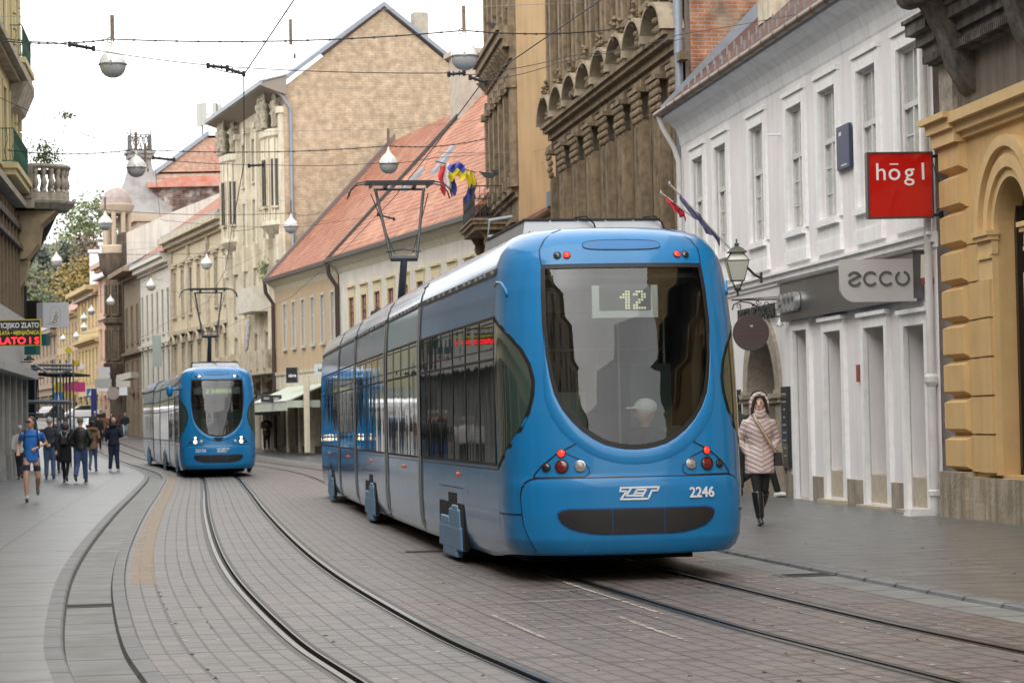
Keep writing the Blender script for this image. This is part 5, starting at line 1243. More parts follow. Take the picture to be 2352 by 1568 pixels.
m.box(zc-.95, zc+.95, -4.95, -3.05, 20.1+DZ, 20.45+DZ); m.box(zc-1.1, zc+1.1, -5.1, -2.9, 20.45+DZ, 20.65+DZ)
m.build('spire', mat('grey_white_spire', (.30, .29, .28), rough=.85, var=.8, vscale=1.3, dark=(.2, .17, .16)), F.root)
m = MB(); h_ = .78
for (ax_, ay_) in ((-1, -1), (1, -1), (-1, 1), (1, 1)): m.tube([(zc+ax_*h_, -4+ay_*h_, 20.6+DZ), (zc+ax_*h_, -4+ay_*h_, 22.5+DZ)], [.09, .04], 4)
for p, q_ in (((-1, -1), (1, -1)), ((1, -1), (1, 1)), ((1, 1), (-1, 1)), ((-1, 1), (-1, -1))):
    A_ = lambda t, z: (zc+lerp(p[0], q_[0], t)*h_, -4+lerp(p[1], q_[1], t)*h_, z+DZ)
    for zz in (20.7, 21.9): m.tube([A_(0, zz), A_(1, zz)], .05, 4)
    for i in range(4): m.tube([A_(i/4, 20.7), A_((i+1)/4, 21.9)], .035, 3); m.tube([A_((i+1)/4, 20.7), A_(i/4, 21.9)], .035, 3)
m.build('spire_crown', mat('crown_iron', (.12, .11, .11), rough=.7), F.root)
# mansard house behind, with patched roof
def wbox(name, label, u0, u1, Y, zt, zb, depth, m, cat='building', parts=None):
    a, b = atY(u0, 900, Y).x, atY(u1, 900, Y).x
    e = empty(name, ((a+b)/2, Y, 0), 0, label, cat); w_ = (b-a)/2
    mb = MB(); mb.box(-w_, w_, 0, depth, zb, zt); mb.build('wall', m, e); return e, w_
def zat(u, v, Y): return atY(u, v, Y).z
e, w_ = wbox('mansard_house', 'house with a patched brown mansard roof and red rim behind the white gable', 318, 540, 185, zat(330, 545, 185), 0, 10, P_cream)
zl, zu, zr = zat(330, 545, 185), zat(340, 432, 185), zat(420, 405, 185)
m = MB(); m.prism([(-w_, zl), (w_, zl), (w_, zu), (-w_+1.4, zu)], -.1, 10); m.build('mansard', brickmat('mansard_tiles', (.16, .09, .075), (.12, .08, .07), (.07, .05, .04), .7, .35, .03, patch=(.48, .42, .38), patchamt=.9, pscale=.55, varamt=.5), e)
m = MB(); m.prism([(-w_+1.0, zu), (w_, zu), (w_, zu+.35), (-w_+.9, zu+.35)], -.6, 10); m.prism([(-w_+1.1, zu+.35), (w_, zu+.35), (w_, zr), (-w_+3.6, zr)], .2, 10); m.build('roof_rim', mat('faded_red_sheet', (.42, .14, .09), rough=.8, var=.8, vscale=.9, dark=(.5, .34, .30)), e)
e, w_ = wbox('brick_rear_house', 'red brick gable carrying mobile phone antennas on its roof', 360, 640, 215, zat(400, 395, 215), 0, 9, B_dist)
z1, z2 = zat(365, 400, 215), zat(480, 312, 215)
xl = atY(360, 400, 215).x-e.location.x; xm = atY(478, 312, 215).x-e.location.x
m = MB(); m.prism([(xl, z1), (w_, z1), (w_, z2-.2), (xm+1, z2), (xm, z2)], 0, 9); m.build('gable', brickmat('rear_brick', (.47, .22, .15), (.42, .19, .13), (.45, .33, .26), .6, .22, .04, patch=(.55, .36, .27), pscale=.3, varamt=.3), e)
m = MB(); m.prism([(xl-.4, z1-.3), (xm, z2), (xm, z2+.4), (xl-.8, z1-.1)], -.2, 9); m.build('verge', P_zinc, e)
m = MB(); x_ = atY(493, 320, 215).x-e.location.x; m.box(x_-.6, x_+.7, 0, 1.4, z2-.2, z2+1.0); m.build('chimney', mat('chimney_white', (.7, .7, .72), rough=.8), e)
ant = empty('antenna_mast', (e.location.x+atY(480, 300, 215).x-e.location.x, 215, z2), 0, 'cluster of pale mobile phone antenna panels on the brick gable roof', 'antenna')
for (u, va, vb) in ((457, 238, 290), (468, 236, 288), (494, 236, 285), (503, 240, 290)):
    p = atY(u, va, 215)-ant.location; q = atY(u, vb, 215)-ant.location
    m = MB(); m.box(p.x-.22, p.x+.22, -.1, .15, q.z, p.z); pn = m.build('antenna_panel', mat('antenna_cream', (.42, .42, .38), rough=.6), ant)
m = MB()
for u in (463, 498): p = atY(u, 240, 215)-ant.location; m.tube([(p.x, .3, -1), (p.x, .3, p.z-.3)], .09, 6)
p, q = atY(455, 262, 215)-ant.location, atY(505, 262, 215)-ant.location; m.tube([(p.x, .3, p.z), (q.x, .3, p.z)], .06, 5); m.build('mast', P_zinc, ant)
# fronts beyond the square
P_pink = mat('pink_stucco', (.58, .38, .28), rough=.9, var=.4, streak=.3); P_pinkt = mat('pink_trim', (.50, .36, .28), rough=.9, var=.5)
P_yel3 = mat('pale_yellow', (.62, .47, .24), rough=.9, var=.35, streak=.3); P_yel3t = mat('pale_yellow_trim', (.50, .37, .2), rough=.9, var=.4)
P_och4 = mat('dull_ochre', (.46, .35, .22), rough=.9, var=.4, streak=.3); P_bro5 = mat('dull_brown', (.30, .22, .155), rough=.9, var=.4, streak=.3)
def far_front(name, label, u0, u1, Y0_, Y1_, vt0, *a, **k):
    p0, p1 = atY(u0, 900, Y0_), atY(u1, 900, Y1_); top = zat(u0, vt0, Y0_)
    return front(name, label, (p0.x, p0.y), (p1.x, p1.y), top, *a, z0=terr(p0.x, p0.y)-.3, **k)
R11 = far_front('pink_house', 'pink house with small pediments between the yellow front and the sooty turret house', 268, 229, 250, 263, 628, [(14.3, 2.8, 1.1, 3, 'pair', 'flat'), (9.2, 2.8, 1.1, 3, 'pair', 'tri'), (4.9, 2.6, 1.1, 3, 'pair', 'flat')], P_pink, P_pinkt, MATS['window_white'], HG,
      [(8.0, 8.4, .4), (13.2, 13.4, .3), (18.4, 18.7, .4), (18.7, 19.2, .9)], roof=(6, 4, T_red))
R12 = far_front('yellow_house', 'yellow front with closely set tall windows and dark eave', 228.5, 181, 264, 284, 676, [(13.0, 3.1, 1.2, 6, 'pair', None), (6.8, 3.4, 1.2, 6, 'pair', 'flat')], P_yel3, P_yel3t, MATS['window_white'], HG,
      [(11.1, 11.3, .4), (11.3, 11.6, .8), (16.4, 16.8, .5), (16.8, 17.3, 1.4)], roof=(6, 4, T_red))
R13 = far_front('ochre_row_house', 'dull ochre three-storey row house behind the round sign and scaffold', 180.5, 132, 285, 306, 715, [(12.0, 2.3, 1.1, 7, 'pair', None), (8.2, 2.4, 1.1, 7, 'pair', 'flat'), (4.9, 2.0, 1.1, 7, 'pair', None)], P_och4, P_yel3t, MATS['window_white'], HG,
      [(7.2, 7.5, .4), (14.9, 15.2, .4), (15.2, 15.6, .9)], roof=(9, 8, mat('dusty_red_roof', (.36, .20, .17), rough=.85, var=.4, vscale=.5)))
R14 = far_front('brown_row_house', 'dull brown row house at the far end behind the scaffolding', 131.5, 60, 307, 345, 752, [(11.4, 2.3, 1.1, 9, 'pair', None), (7.8, 2.4, 1.1, 9, 'pair', 'flat')], P_bro5, P_bro5, MATS['window_white'], HG,
      [(6.9, 7.2, .4), (13.6, 13.9, .4), (13.9, 14.3, .9)], roof=(9, 6, MATS['dusty_red_roof']))
for (u, v, Y) in ((246, 600, 330), (258, 585, 330), (222, 615, 345)):
    p = atY(u, v, Y); m = MB(); m.box(-1, 1, 0, 1.5, -4, 2.2); m.box(-1.2, 1.2, -.2, 1.7, 2.2, 2.6); c_ = m.build('chimney_stack', MATS['chimney_white'], None, (p.x, p.y, p.z)); tag(c_, {246: 'white chimney stack left of centre among roofs beyond the pink house', 258: 'white chimney stack nearest the sooty turret, above pink house', 222: 'small white chimney stack at the foot of the wooded hill'}[u], 'chimney')
# ---- left side of the street
F = L1 = Fac((-15.96, 78.7), (-12.5, 52), 'yellow_corner_house', 'pale yellow corner house with iron balconies, stone balustrade and dark shopfront', z0=0)
P_ly = mat('pale_yellow_stone', (.55, .47, .26), rough=.85, var=.35, vscale=2, dark=(.42, .36, .22), streak=.25)
P_lst = mat('greybeige_stone', (.40, .36, .29), rough=.9, var=.7, vscale=3, dark=(.16, .14, .11), streak=.5, bump=.4)
xs = [1.0, 3.6, 6.2, 8.8, 11.4, 14, 16.6, 19.2, 22, 25]
holes = [(x-.55, x+.55, z, z+2.5) for x in xs for z in (9.3, 13.0)]
F.build(wallmesh(.0, F.L, 8.6, 17.5, holes, .25), 'wall', P_ly)
for h in holes: window(F.root, (h[0]+h[1])/2, h[2], 1.1, 2.5, P_ly, MATS['window_white'], HGL, 'cross', .2, tw=.16)
m = MB()
for k in range(18): m.box(-.05, .35, -.3, .1, 8.7+k*.5, 9.13+k*.5); m.box(2.0, 2.4, 0, .1, 8.7+k*.5, 9.13+k*.5)
F.build(m, 'quoins', P_ly)
cornice(F.root, -.2, F.L, [(12.3, 12.45, .3), (12.45, 12.65, .5), (8.5, 8.7, .35)], P_lst)
def railing(F, x0, x1, p, z, name, slabm, parentlabel=None, curve=False):
    m = MB(); m.box(x0-.1, x1+.1, 0, p+.12, z-.22, z-.05); m.box(x0, x1, 0, p+.05, z-.4, z-.22); B_ = F.build(m, name, slabm)
    m = MB(); 
    for (a, b) in (((x0, 0), (x0, p)), ((x0, p), (x1, p)), ((x1, p), (x1, 0))):
        n_ = max(2, int(math.dist(a, b)/.3))
        for zz in (z, z+.95): m.tube([(a[0], a[1], zz), (b[0], b[1], zz)], .022, 4)
        for i in range(n_):
            x, y = lerp(a[0], b[0], i/n_), lerp(a[1], b[1], i/n_); dx, dy = (b[0]-a[0])/n_, (b[1]-a[1])/n_
            m.tube([(x, y, z), (x+dx*.3, y+dy*.3, z+.3), (x-dx*.2, y-dy*.2, z+.6), (x, y, z+.95)], .012, 3); m.tube([(x+dx*.5, y+dy*.5, z), (x+dx*.5, y+dy*.5, z+.95)], .010, 3)
    m.build('railing', mat('green_iron', (.04, .11, .09), rough=.6), B_)
railing(F, .3, 4.2, .42, 13.05, 'iron_balcony', P_ly); railing(F, 2.3, 8.2, .42, 9.35, 'iron_balcony', P_ly)
for z in (12.2,):
    m = MB(); m.prism([(0, 11.4), (.25, 11.6), (.55, 12.3), (0, 12.3)], .5, 3.9, ax='x'); F.build(m, 'balcony_console', P_lst)
# stone balustrade balcony, half round, at the far corner
zb = 8.75; cx_, cy_ = .9, .55
m = MB(); ra = 1.05
m.lathe([(.0, zb-.25), (ra, zb-.25), (ra+.06, zb-.2), (ra+.2, zb-.06), (ra+.22, zb+.02), (ra+.05, zb+.06), (ra+.02, zb+.3), (ra-.12, zb+.32)], (cx_, cy_, 0), 20, a0=-.2, a1=math.pi+.2)
m.box(cx_-ra-.3, cx_+ra+.3, 0, cy_+.05, zb-.25, zb+.06); m.box(cx_+ra-.2, cx_+ra+.35, 0, cy_, zb+.06, zb+1.15); m.box(cx_-ra-.1, cx_-ra+.2, 0, cy_, zb+.06, zb+1.15)
m.lathe([(ra-.14, zb+1.05), (ra+.04, zb+1.05), (ra+.1, zb+1.12), (ra+.08, zb+1.2), (ra-.14, zb+1.2)], (cx_, cy_, 0), 20, a0=-.1, a1=math.pi+.1)
B_ = F.build(m, 'stone_balcony', P_lst, smooth=30)
bm_ = MB(); bm_.lathe([(.09, 0), (.09, .06), (.05, .1), (.07, .16), (.11, .26), (.08, .4), (.045, .52), (.08, .6), (.09, .66), (.09, .74)], n=8); bme = bm_.mesh('baluster', [P_lst], smooth=50)
for k in range(12): t = math.pi*(k+.3)/12; inst('baluster', bme, B_, (cx_+(ra-.05)*math.cos(t), cy_+(ra-.05)*math.sin(t), zb+.31))
m = MB(); m.prism([(0, 6.9), (.3, 6.95), (.65, 7.4), (.75, 8.0), (1.25, zb-.28), (0, zb-.28)], cx_-.75, cx_+.75, ax='x'); m.prism([(0, 6.0), (.2, 6.2), (.35, 6.9), (0, 6.9)], cx_-.4, cx_+.4, ax='x'); F.build(m, 'balcony_bracket', mat('tan_bracket', (.40, .31, .19), rough=.9, var=.6, vscale=2, dark=(.12, .1, .07)))
m = MB(); lf = random.Random(9)
for k in range(5):
    a = lf.uniform(-.7, .7); m.tube([(cx_+a, cy_+.3, zb+1.0), (cx_+a*1.2, cy_+.35, zb+1.8+lf.uniform(-.2, .3)), (cx_+a*1.3+.05, cy_+.4, zb+2.3)], [.015, .01, .005], 4)
m.tube([(cx_-.2, 1.4, zb+1.1), (cx_-.25, 1.42, zb+2.0), (cx_-.1, 1.5, zb+2.6), (cx_+.0, 1.55, zb+2.95)], [.018, .012, .008, .004], 4); m.tube([(cx_-.25, 1.42, zb+2.2), (cx_-.5, 1.6, zb+2.8), (cx_-.7, 1.7, zb+2.95)], .008, 4)
pl = m.build('balcony_plant', mat('twig', (.16, .12, .08), rough=.9), None, F.world(0, 0, 0), (0, 0, F.rz)); tag(pl, 'straggly green shrub and bare sapling growing out of the stone balcony', 'plant')
m = MB()
for k in range(420):
    if k < 360: c = Vector((cx_+lf.gauss(0, .55), cy_+.3+lf.gauss(0, .25), zb+1.35+abs(lf.gauss(0, .33))))
    else: c = Vector((cx_-.3+lf.gauss(0, .35), 1.55+lf.gauss(0, .12), zb+2.9+lf.gauss(0, .07)))
    a = Vector((lf.uniform(-1, 1), lf.uniform(-1, 1), lf.uniform(-1, 1))).normalized()*.055; b = a.orthogonal().normalized()*.035; m.quad(c-a, c-b, c+a, c+b)
m.build('leaves', mat('shrub_green', (.10, .17, .05), rough=.8), pl, recalc=False)
# first floor bay: dark glazed front; grey and white shop storey
m = MB(); m.box(0, F.L, -.3, 0, 4.9, 8.6); F.build(m, 'bay_wall', mat('dark_bay', (.05, .045, .04), rough=.6, var=.4))
for i in range(14):
    x = .3+i*1.3; m = MB(); m.box(x, x+.1, 0, .1, 5.0, 8.3); F.build(m, 'bay_post', mat('bronze_post', (.22, .16, .10), rough=.6, var=.5))
    m = MB(); m.quad((x+.15, .03, 5.1), (x+1.25, .03, 5.1), (x+1.25, .03, 7.2), (x+.15, .03, 7.2)); F.build(m, 'bay_window', SG)
    m = MB(); m.box(x+.1, x+1.3, .04, .2, 7.2, 7.35); m.box(x+.1, x+1.3, .0, .16, 7.8, 8.0); F.build(m, 'bay_transom', MATS['dark_bay'])
m = MB(); m.box(-.1, F.L, -.2, .5, 3.1, 3.35); m.box(.3, F.L, -.2, .3, 3.35, 4.95); F.build(m, 'shop_fascia', mat('fascia_white', (.42, .43, .43), rough=.5, var=.4))
for i in range(11):
    x = .15+i*2.4
    m = MB(); m.box(x, x+.42, -.1, .16, 0, 3.1); m.box(x-.06, x+.48, -.1, .22, 0, .75, 0, (.03, .03)); m.box(x+.1, x+.32, .16, .19, .8, 3.1); F.build(m, 'shop_pillar', mat('grey_shop_stone', (.38, .38, .36), rough=.6, var=.5, vscale=3, streak=.4))
    m = MB(); m.quad((x+.42, .0, 0), (x+2.4, .0, 0), (x+2.4, .0, 3.1), (x+.42, .0, 3.1)); sw = F.build(m, 'shop_window', SG)
    m = MB(); m.box(x+1.2, x+1.27, 0, .07, .3, 3.1); m.box(x+.42, x+2.4, 0, .1, 0, .3); m.build('frame', P_zinc, sw)
body(F, 17.5, 10, P_ly)
# next house on the left: deep eave with near-black underside, blue netting on its flank
F = L2 = Fac((-23.6, 112), (-16.1, 79.2), 'dark_eaved_house', 'grey house with a deep dark eave just beyond the stone balcony', z0=0)
F.build(wallmesh(0, F.L, 0, 9.0, [(x-.6, x+.6, z, z+1.9) for x in (2, 5, 8, 11, 14, 17, 20, 23, 26, 29) for z in (3.8, 6.6)], .2), 'wall', mat('charcoal_wall', (.06, .065, .07), rough=.7, var=.3))
for x in (2, 5, 8, 11, 14, 17, 20, 23, 26, 29):
    for z in (3.8, 6.6): window(F.root, x, z, 1.2, 1.9, P_lst, MATS['window_white'], HG, 'pair', .15)
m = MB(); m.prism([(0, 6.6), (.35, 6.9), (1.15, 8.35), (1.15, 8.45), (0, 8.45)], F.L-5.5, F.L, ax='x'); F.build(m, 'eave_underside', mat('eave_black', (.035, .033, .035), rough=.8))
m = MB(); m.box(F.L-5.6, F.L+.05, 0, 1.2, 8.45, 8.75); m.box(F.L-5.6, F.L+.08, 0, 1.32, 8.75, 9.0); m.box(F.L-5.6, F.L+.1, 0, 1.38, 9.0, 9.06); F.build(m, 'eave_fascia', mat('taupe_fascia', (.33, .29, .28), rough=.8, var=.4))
m = MB(); m.box(F.L-6.2, F.L-5.0, .02, .35, 3.0, 6.5); F.build(m, 'dark_box_bay', mat('black_panel', (.025, .028, .033), rough=.6))
body(F, 9, 9, P_cream)
# street sides continuing behind and beside the camera (they give the trams their reflections)
def side_row(off, sgn, ys, cols, group_lbl):
    for k, (y0, y1) in enumerate(zip(ys, ys[1:])):
        a, _ = at_arc(arc_of_Y(y0), off); b, _ = at_arc(arc_of_Y(y1), off)
        p0, p1 = ((a.x, a.y), (b.x, b.y)) if sgn > 0 else ((b.x, b.y), (a.x, a.y))
        c = cols[k % len(cols)]; n_ = max(3, int(abs(y1-y0)/3.2))
        F = front('townhouse', group_lbl[k], p0, p1, c[1], [(4.6, 2.2, 1.1, n_, 'cross', 'flat'), (8.4, 2.2, 1.1, n_, 'cross', 'flat')]+([(12, 2.0, 1.1, n_, 'cross', None)] if c[1] > 14.5 else []), c[0], P_cream2, MATS['window_white'], HG, [(c[1]-.9, c[1]-.5, .3), (c[1]-.5, c[1], .6), (3.4, 3.6, .2)], z0=0, shop=n_)
side_row(-6.45, -1, [-34, -8, 12, 31, 51.5], [(P_tan, 12), (P_cream, 14), (P_tan, 13.5), (P_r7, 14)], ['tan townhouse behind the camera on the left side', 'cream townhouse beside the camera on the left side', 'tan townhouse ahead on the left, outside the frame', 'light cream townhouse on the left next to the yellow corner house'])
side_row(-6.6, -1, [113, 150, 190, 235, 290], [(P_tan, 13), (P_bro5, 14), (P_och4, 12.5), (P_tan, 14)], ['tan row house far down the left side, hidden behind the yellow corner house', 'brown row house far down the left side', 'dull ochre row house far down the left side', 'tan row house at the far left end of the street'])
F = front('townhouse', 'wide townhouse closing the square far behind the camera', (70, -75), (10, -92), 17, [(4.6, 2.2, 1.1, 14, 'cross', 'flat'), (8.4, 2.2, 1.1, 14, 'cross', 'flat'), (12, 2, 1.1, 14, 'cross', None)], P_tan, P_cream2, MATS['window_white'], HG, [(16.2, 17, .6)], z0=0, shop=10)
# ------------------------------------------------------------------ overhead lamps and wires
def onz(u, v, z):
    d = ray(u, v); return CAM+d*((z-CAMH)/d.z)
M_wire = mat('dark_wire', (.02, .02, .022), rough=.5); M_wireg = mat('grey_wire', (.25, .26, .28), rough=.5)
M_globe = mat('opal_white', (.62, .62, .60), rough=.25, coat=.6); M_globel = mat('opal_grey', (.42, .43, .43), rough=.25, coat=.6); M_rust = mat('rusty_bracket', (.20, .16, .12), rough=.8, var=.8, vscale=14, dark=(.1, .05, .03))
gm = MB(); N_ = 24
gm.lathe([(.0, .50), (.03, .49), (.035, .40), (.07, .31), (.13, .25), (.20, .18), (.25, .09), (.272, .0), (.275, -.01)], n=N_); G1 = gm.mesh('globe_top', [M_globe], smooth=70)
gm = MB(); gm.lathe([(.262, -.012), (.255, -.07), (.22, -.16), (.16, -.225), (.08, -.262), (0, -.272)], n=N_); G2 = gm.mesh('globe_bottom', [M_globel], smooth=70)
gm = MB(); gm.lathe([(.27, .008), (.285, .006), (.285, -.014), (.262, -.016)], n=N_); gm.box(-.01, .02, -.295, -.27, -.03, .05); G3 = gm.mesh('globe_rim', [M_alu], smooth=30)
gm = MB(); gm.box(-.035, .035, -.03, .03, .46, .98); gm.tube([(-.02, 0, .55), (-.1, .0, .52), (-.1, 0, .44), (0, 0, .42)], .012, 5); G4 = gm.mesh('bracket', [M_rust])
lamps = [(259, 148, 32, 'largest globe lamp on the left, hanging in the open sky'), (1067, 130, 33, 'large globe lamp before the ochre house, to the right of the brick gable'), (313, 385, 23, 'globe lamp hanging in front of the crowned spire'),
         (893, 377, 23, 'globe lamp before the red tiled roof, left of the balcony flags'), (242, 513, 17, 'globe lamp beside the small domed turret'), (669, 520, 17, 'globe lamp before the drainpipe of the brick gable'),
         (130, 600, 13.5, 'globe lamp before the wooded hill'), (475, 606, 13.5, 'globe lamp before the cream palace front'), (347, 657, 11.5, 'globe lamp before the green shutters'), (254, 693, 9.8, 'globe lamp beside the sooty oriel, before the pink house'),
         (210, 715, 8.7, 'globe lamp highest before the yellow front'), (193, 731, 8, 'middle globe lamp of the close cluster before the yellow front'), (193, 752, 7.8, 'lowest globe lamp of the close cluster before the yellow front'), (175, 772, 7, 'small globe lamp above the yellow diamond sign, right one'),
         (145, 778, 6.5, 'small globe lamp left of and above the yellow diamond sign'), (109, 788, 6, 'small globe lamp right of the teal sign box')]
LP = []
for (u, v, r_, lab) in lamps:
    Y = FPX*.275/r_; p = atY(u, v, Y); e = empty('street_lamp', p, 0, 'white '+lab, 'street lamp', 'opal globe lamps hung over the street'); LP.append((p, u, v))
    inst('globe_top', G1, e); inst('globe_bottom', G2, e); inst('globe_rim', G3, e); inst('bracket', G4, e)
def wire(pts, r, label, name='span_wire', m=None, sag=.0, group=None, cat='overhead wire', knots=False):
    P = [Vector(p) for p in pts]; out = []
    for a, b in zip(P, P[1:]):
        k = 8
        for i in range(k): t = i/k; q = a.lerp(b, t); q.z -= sag*4*t*(1-t); out.append(q)
    out.append(P[-1]); mb = MB(); o0 = out[0]
    mb.tube([q-o0 for q in out], r, 5)
    if knots:
        for q, q2 in zip(out, out[1:]):
            for t in (0, .5): c = q.lerp(q2, t)-o0; mb.tube([c-Vector((.025, 0, 0)), c+Vector((.025, 0, 0))], r*1.6, 5)
    o = mb.build(name, m or M_wire, None, o0, smooth=50); tag(o, label, cat, group); return o
gw = 'thin wires strung over the street'
def W4(l): return [atY(u, v, Y) for u, v, Y in l]
# each lamp row: a thin upper wire and a thick cable with clips
def row(i, j, lu, ru, lab, th=.014):
    (pa, ua, va), (pb, ub, vb) = LP[i], LP[j]; Y = pa.y; top = Vector((0, 0, .95)); low = Vector((0, 0, .5))
    L_ = atY(lu[0], lu[1], lu[2]); R_ = atY(*ru)
    wire([L_+Vector((0, 0, .45)), pa+top, pb+top, R_+Vector((0, 0, .6))], .006, 'thin wire carrying '+lab, m=M_wireg, group=gw)
    wire([L_, pa+low, pb+low, R_], th, 'thick clipped cable along '+lab, name='lamp_cable', sag=.12, knots=th > .012, group='clipped cables joining the globe lamps')
row(0, 1, (-60, 84, 54), (1460, 60, 56), 'the nearest row of globe lamps')
row(2, 3, (20, 345, 70), (1118, 318, 76), 'the second row of globe lamps, by the spire')
row(4, 5, (60, 478, 82), (735, 487, 98), 'the third row of globe lamps, by the turret', .012)
row(6, 7, (75, 585, 104), (545, 592, 126), 'the fourth row of globe lamps, before the wooded hill', .012)
row(9, 8, (110, 680, 150), (375, 640, 148), 'the fifth row of globe lamps, before the green shutters', .012)
row(15, 14, (60, 775, 215), (230, 760, 262), 'the farthest row of globe lamps', .02)
for (u, v, Y) in ((667, 45, 47.4), (333, 330, 66)):      # empty lamp brackets
    p = atY(u, v, Y); m = MB(); m.box(-.03, .03, -.02, .02, -.5, 0); m.tube([(.02, 0, -.5), (.06, 0, -.58), (.07, 0, -.68)], .008, 4); m.lathe([(0, -.78), (.025, -.76), (.025, -.7), (.0, -.66)], (.07, 0, 0), 6)
    tag(m.build('lamp_bracket', M_rust, None, p), 'rusty bar with a dangling socket, between two globe lamps' if u > 500 else 'rusty bar without a lamp before the sculpted cream front', 'bracket')
zc_ = 5.72
wire([onz(720, -70, zc_), onz(675, 0, zc_), onz(560, 172, zc_), onz(561, 372, zc_), onz(532, 530, zc_), onz(518, 620, zc_), onz(478, 692, zc_)]+[at_arc(arc_of_Y(y), 0)[0].to_3d()+Vector((0, 0, zc_)) for y in (100, 130, 170)], .0075, 'contact wire above the left track, running up to the oncoming pantograph', name='contact_wire')
wire([onz(1560, -120, zc_), onz(1380, 0, zc_), onz(1112, 184, zc_), onz(1003, 330, zc_), onz(906, 453, zc_)]+[at_arc(arc_of_Y(y), 3)[0].to_3d()+Vector((0, 0, zc_)) for y in (60, 80, 110, 140)], .0075, 'contact wire above the right track, running up to the near pantograph', name='contact_wire')
spans = [([(-40, 78, 31), (120, 97, 30), (500, 152, 30), (1040, 168, 30), (1120, 165, 31), (1300, 130, 36), (1575, 88, 49)], 'long wire through the big glass lamps, from left edge to the brown facade'),
         ([(1112, 186, 29.8), (1280, 145, 33), (1560, 80, 43), (2120, -25, 34)], 'wire from the pull-off clamp up past the white building eave'),
         ([(0, 225, 40), (310, 352, 42), (355, 365, 42), (600, 378, 41), (870, 375, 41), (1000, 362, 43), (1130, 350, 80)], 'wire sloping from the yellow house past the spire to the flags'),
         ([(1005, 350, 50), (1190, 348, 78), (1480, 475, 56)], 'grey wire from the corner house to the brown facade'), ([(1215, 352, 74), (1560, 240, 50), (2140, 40, 33)], 'pale wire rising across the white building cove'),
         ([(355, 368, 60), (368, 500, 75)], 'drop wire below the spire lamp'), ([(368, 502, 75), (390, 507, 75), (560, 520, 75), (700, 520, 80), (1000, 470, 82)], 'thin wire before the cream palace roof'),
         ([(560, 168, 29.5), (480, 152, 30)], 'short clamp wire left of the vertical wire'), ([(530, 530, 50), (600, 520, 55), (760, 505, 100)], 'thin wire between brick gable and left track'),
         ([(100, 640, 120), (300, 655, 120), (560, 690, 125)], 'thin wire low before the green shutters'), ([(90, 560, 110), (240, 580, 110), (420, 560, 142)], 'thin wire before the white gable'),
         ([(520, 620, 72), (640, 560, 112)], 'thin wire before the balcony of the sculpted front'), ([(60, 285, 70), (250, 320, 72), (420, 320, 75), (560, 318, 110)], 'very thin wire above the crowned spire')]
for l, lab in spans: wire(W4(l), .006 if 'pale' not in lab and 'grey' not in lab else .0065, lab, sag=.03, m=M_wireg if ('pale' in lab or 'grey' in lab or 'very' in lab) else M_wire, group=gw)
def insul(pts, lab):
    P = W4(pts); o0 = P[0]; m = MB(); m.tube([p-o0 for p in P], .018, 6); 
    for p in (P[0], P[-1]): m.lathe([(0, -.04), (.022, -.03), (.022, .03), (0, .04)], tuple(p-o0), 8)
    for a in (.3, .7): q = P[0].lerp(P[-1], a)-o0; m.tube([q+Vector((0, 0, .03)), q-Vector((0, 0, .03))], .012, 4)
    tag(m.build('insulator', M_wire, None, o0), lab, 'insulator', 'insulators and clamps on the span wires')
for p, lab in (([(160, 102, 30), (215, 112, 30)], 'twin-loop insulator left of the largest left globe lamp'), ([(478, 151, 29.9), (522, 156, 29.9)], 'clamp just left of the vertical wire top'), ([(522, 158, 29.8), (560, 170, 29.7)], 'hooked clamp at the top of the vertical wire'),
               ([(1031, 171, 29.9), (1066, 168, 29.9)], 'clamp directly under the big globe lamp by the ochre house'), ([(1080, 178, 29.9), (1118, 190, 29.9)], 'hooked clamp where the right contact wire bends'), ([(352, 362, 42), (400, 367, 42)], 'dark twin clamp just right of the spire lamp'),
               ([(572, 381, 41), (604, 379, 41)], 'small clamp before the sculpted front'), ([(868, 493, 47), (905, 503, 47)], 'small clamp left of the near pantograph head')): insul(p, lab)
# ------------------------------------------------------------------ signs and fittings on the right side
M_blackm = mat('black_metal', (.02, .02, .02), rough=.4)
M_txtw = mat('sign_white', (.8, .8, .8), rough=.5)
def signtext(txt, size, m, parent, x, z, y=-.003, **k):
    me = textmesh(txt, size, m, k.pop('ext', .003), 'lettering', **k); return inst('lettering', me, parent, (x, y, z), (R(90), 0, 0))
p = atY(2069, 425, 32.75); e = empty('shop_sign', p, R(4), 'bright red square sign with white lettering fixed to the ochre corner', 'sign')
m = MB(); m.box(-.435, .425, 0, .12, -.43, .43); pn = m.build('panel', mat('sign_red', (.50, .003, .004), rough=.18, coat=.5, var=.15, vscale=2, dark=(.45, 0, 0)), e)
m = MB(); m.box(-.46, -.435, -.012, .14, -.45, .45); m.box(.425, .45, -.012, .14, -.45, .45); m.box(-.434, .424, -.012, .14, .43, .45); m.box(-.434, .424, -.012, .14, -.45, -.43); m.build('frame', mat('dark_brown_frame', (.06, .04, .04), rough=.4), e)
signtext('högl', .30, M_txtw, e, 0, .17, y=-.004, bold=.004)
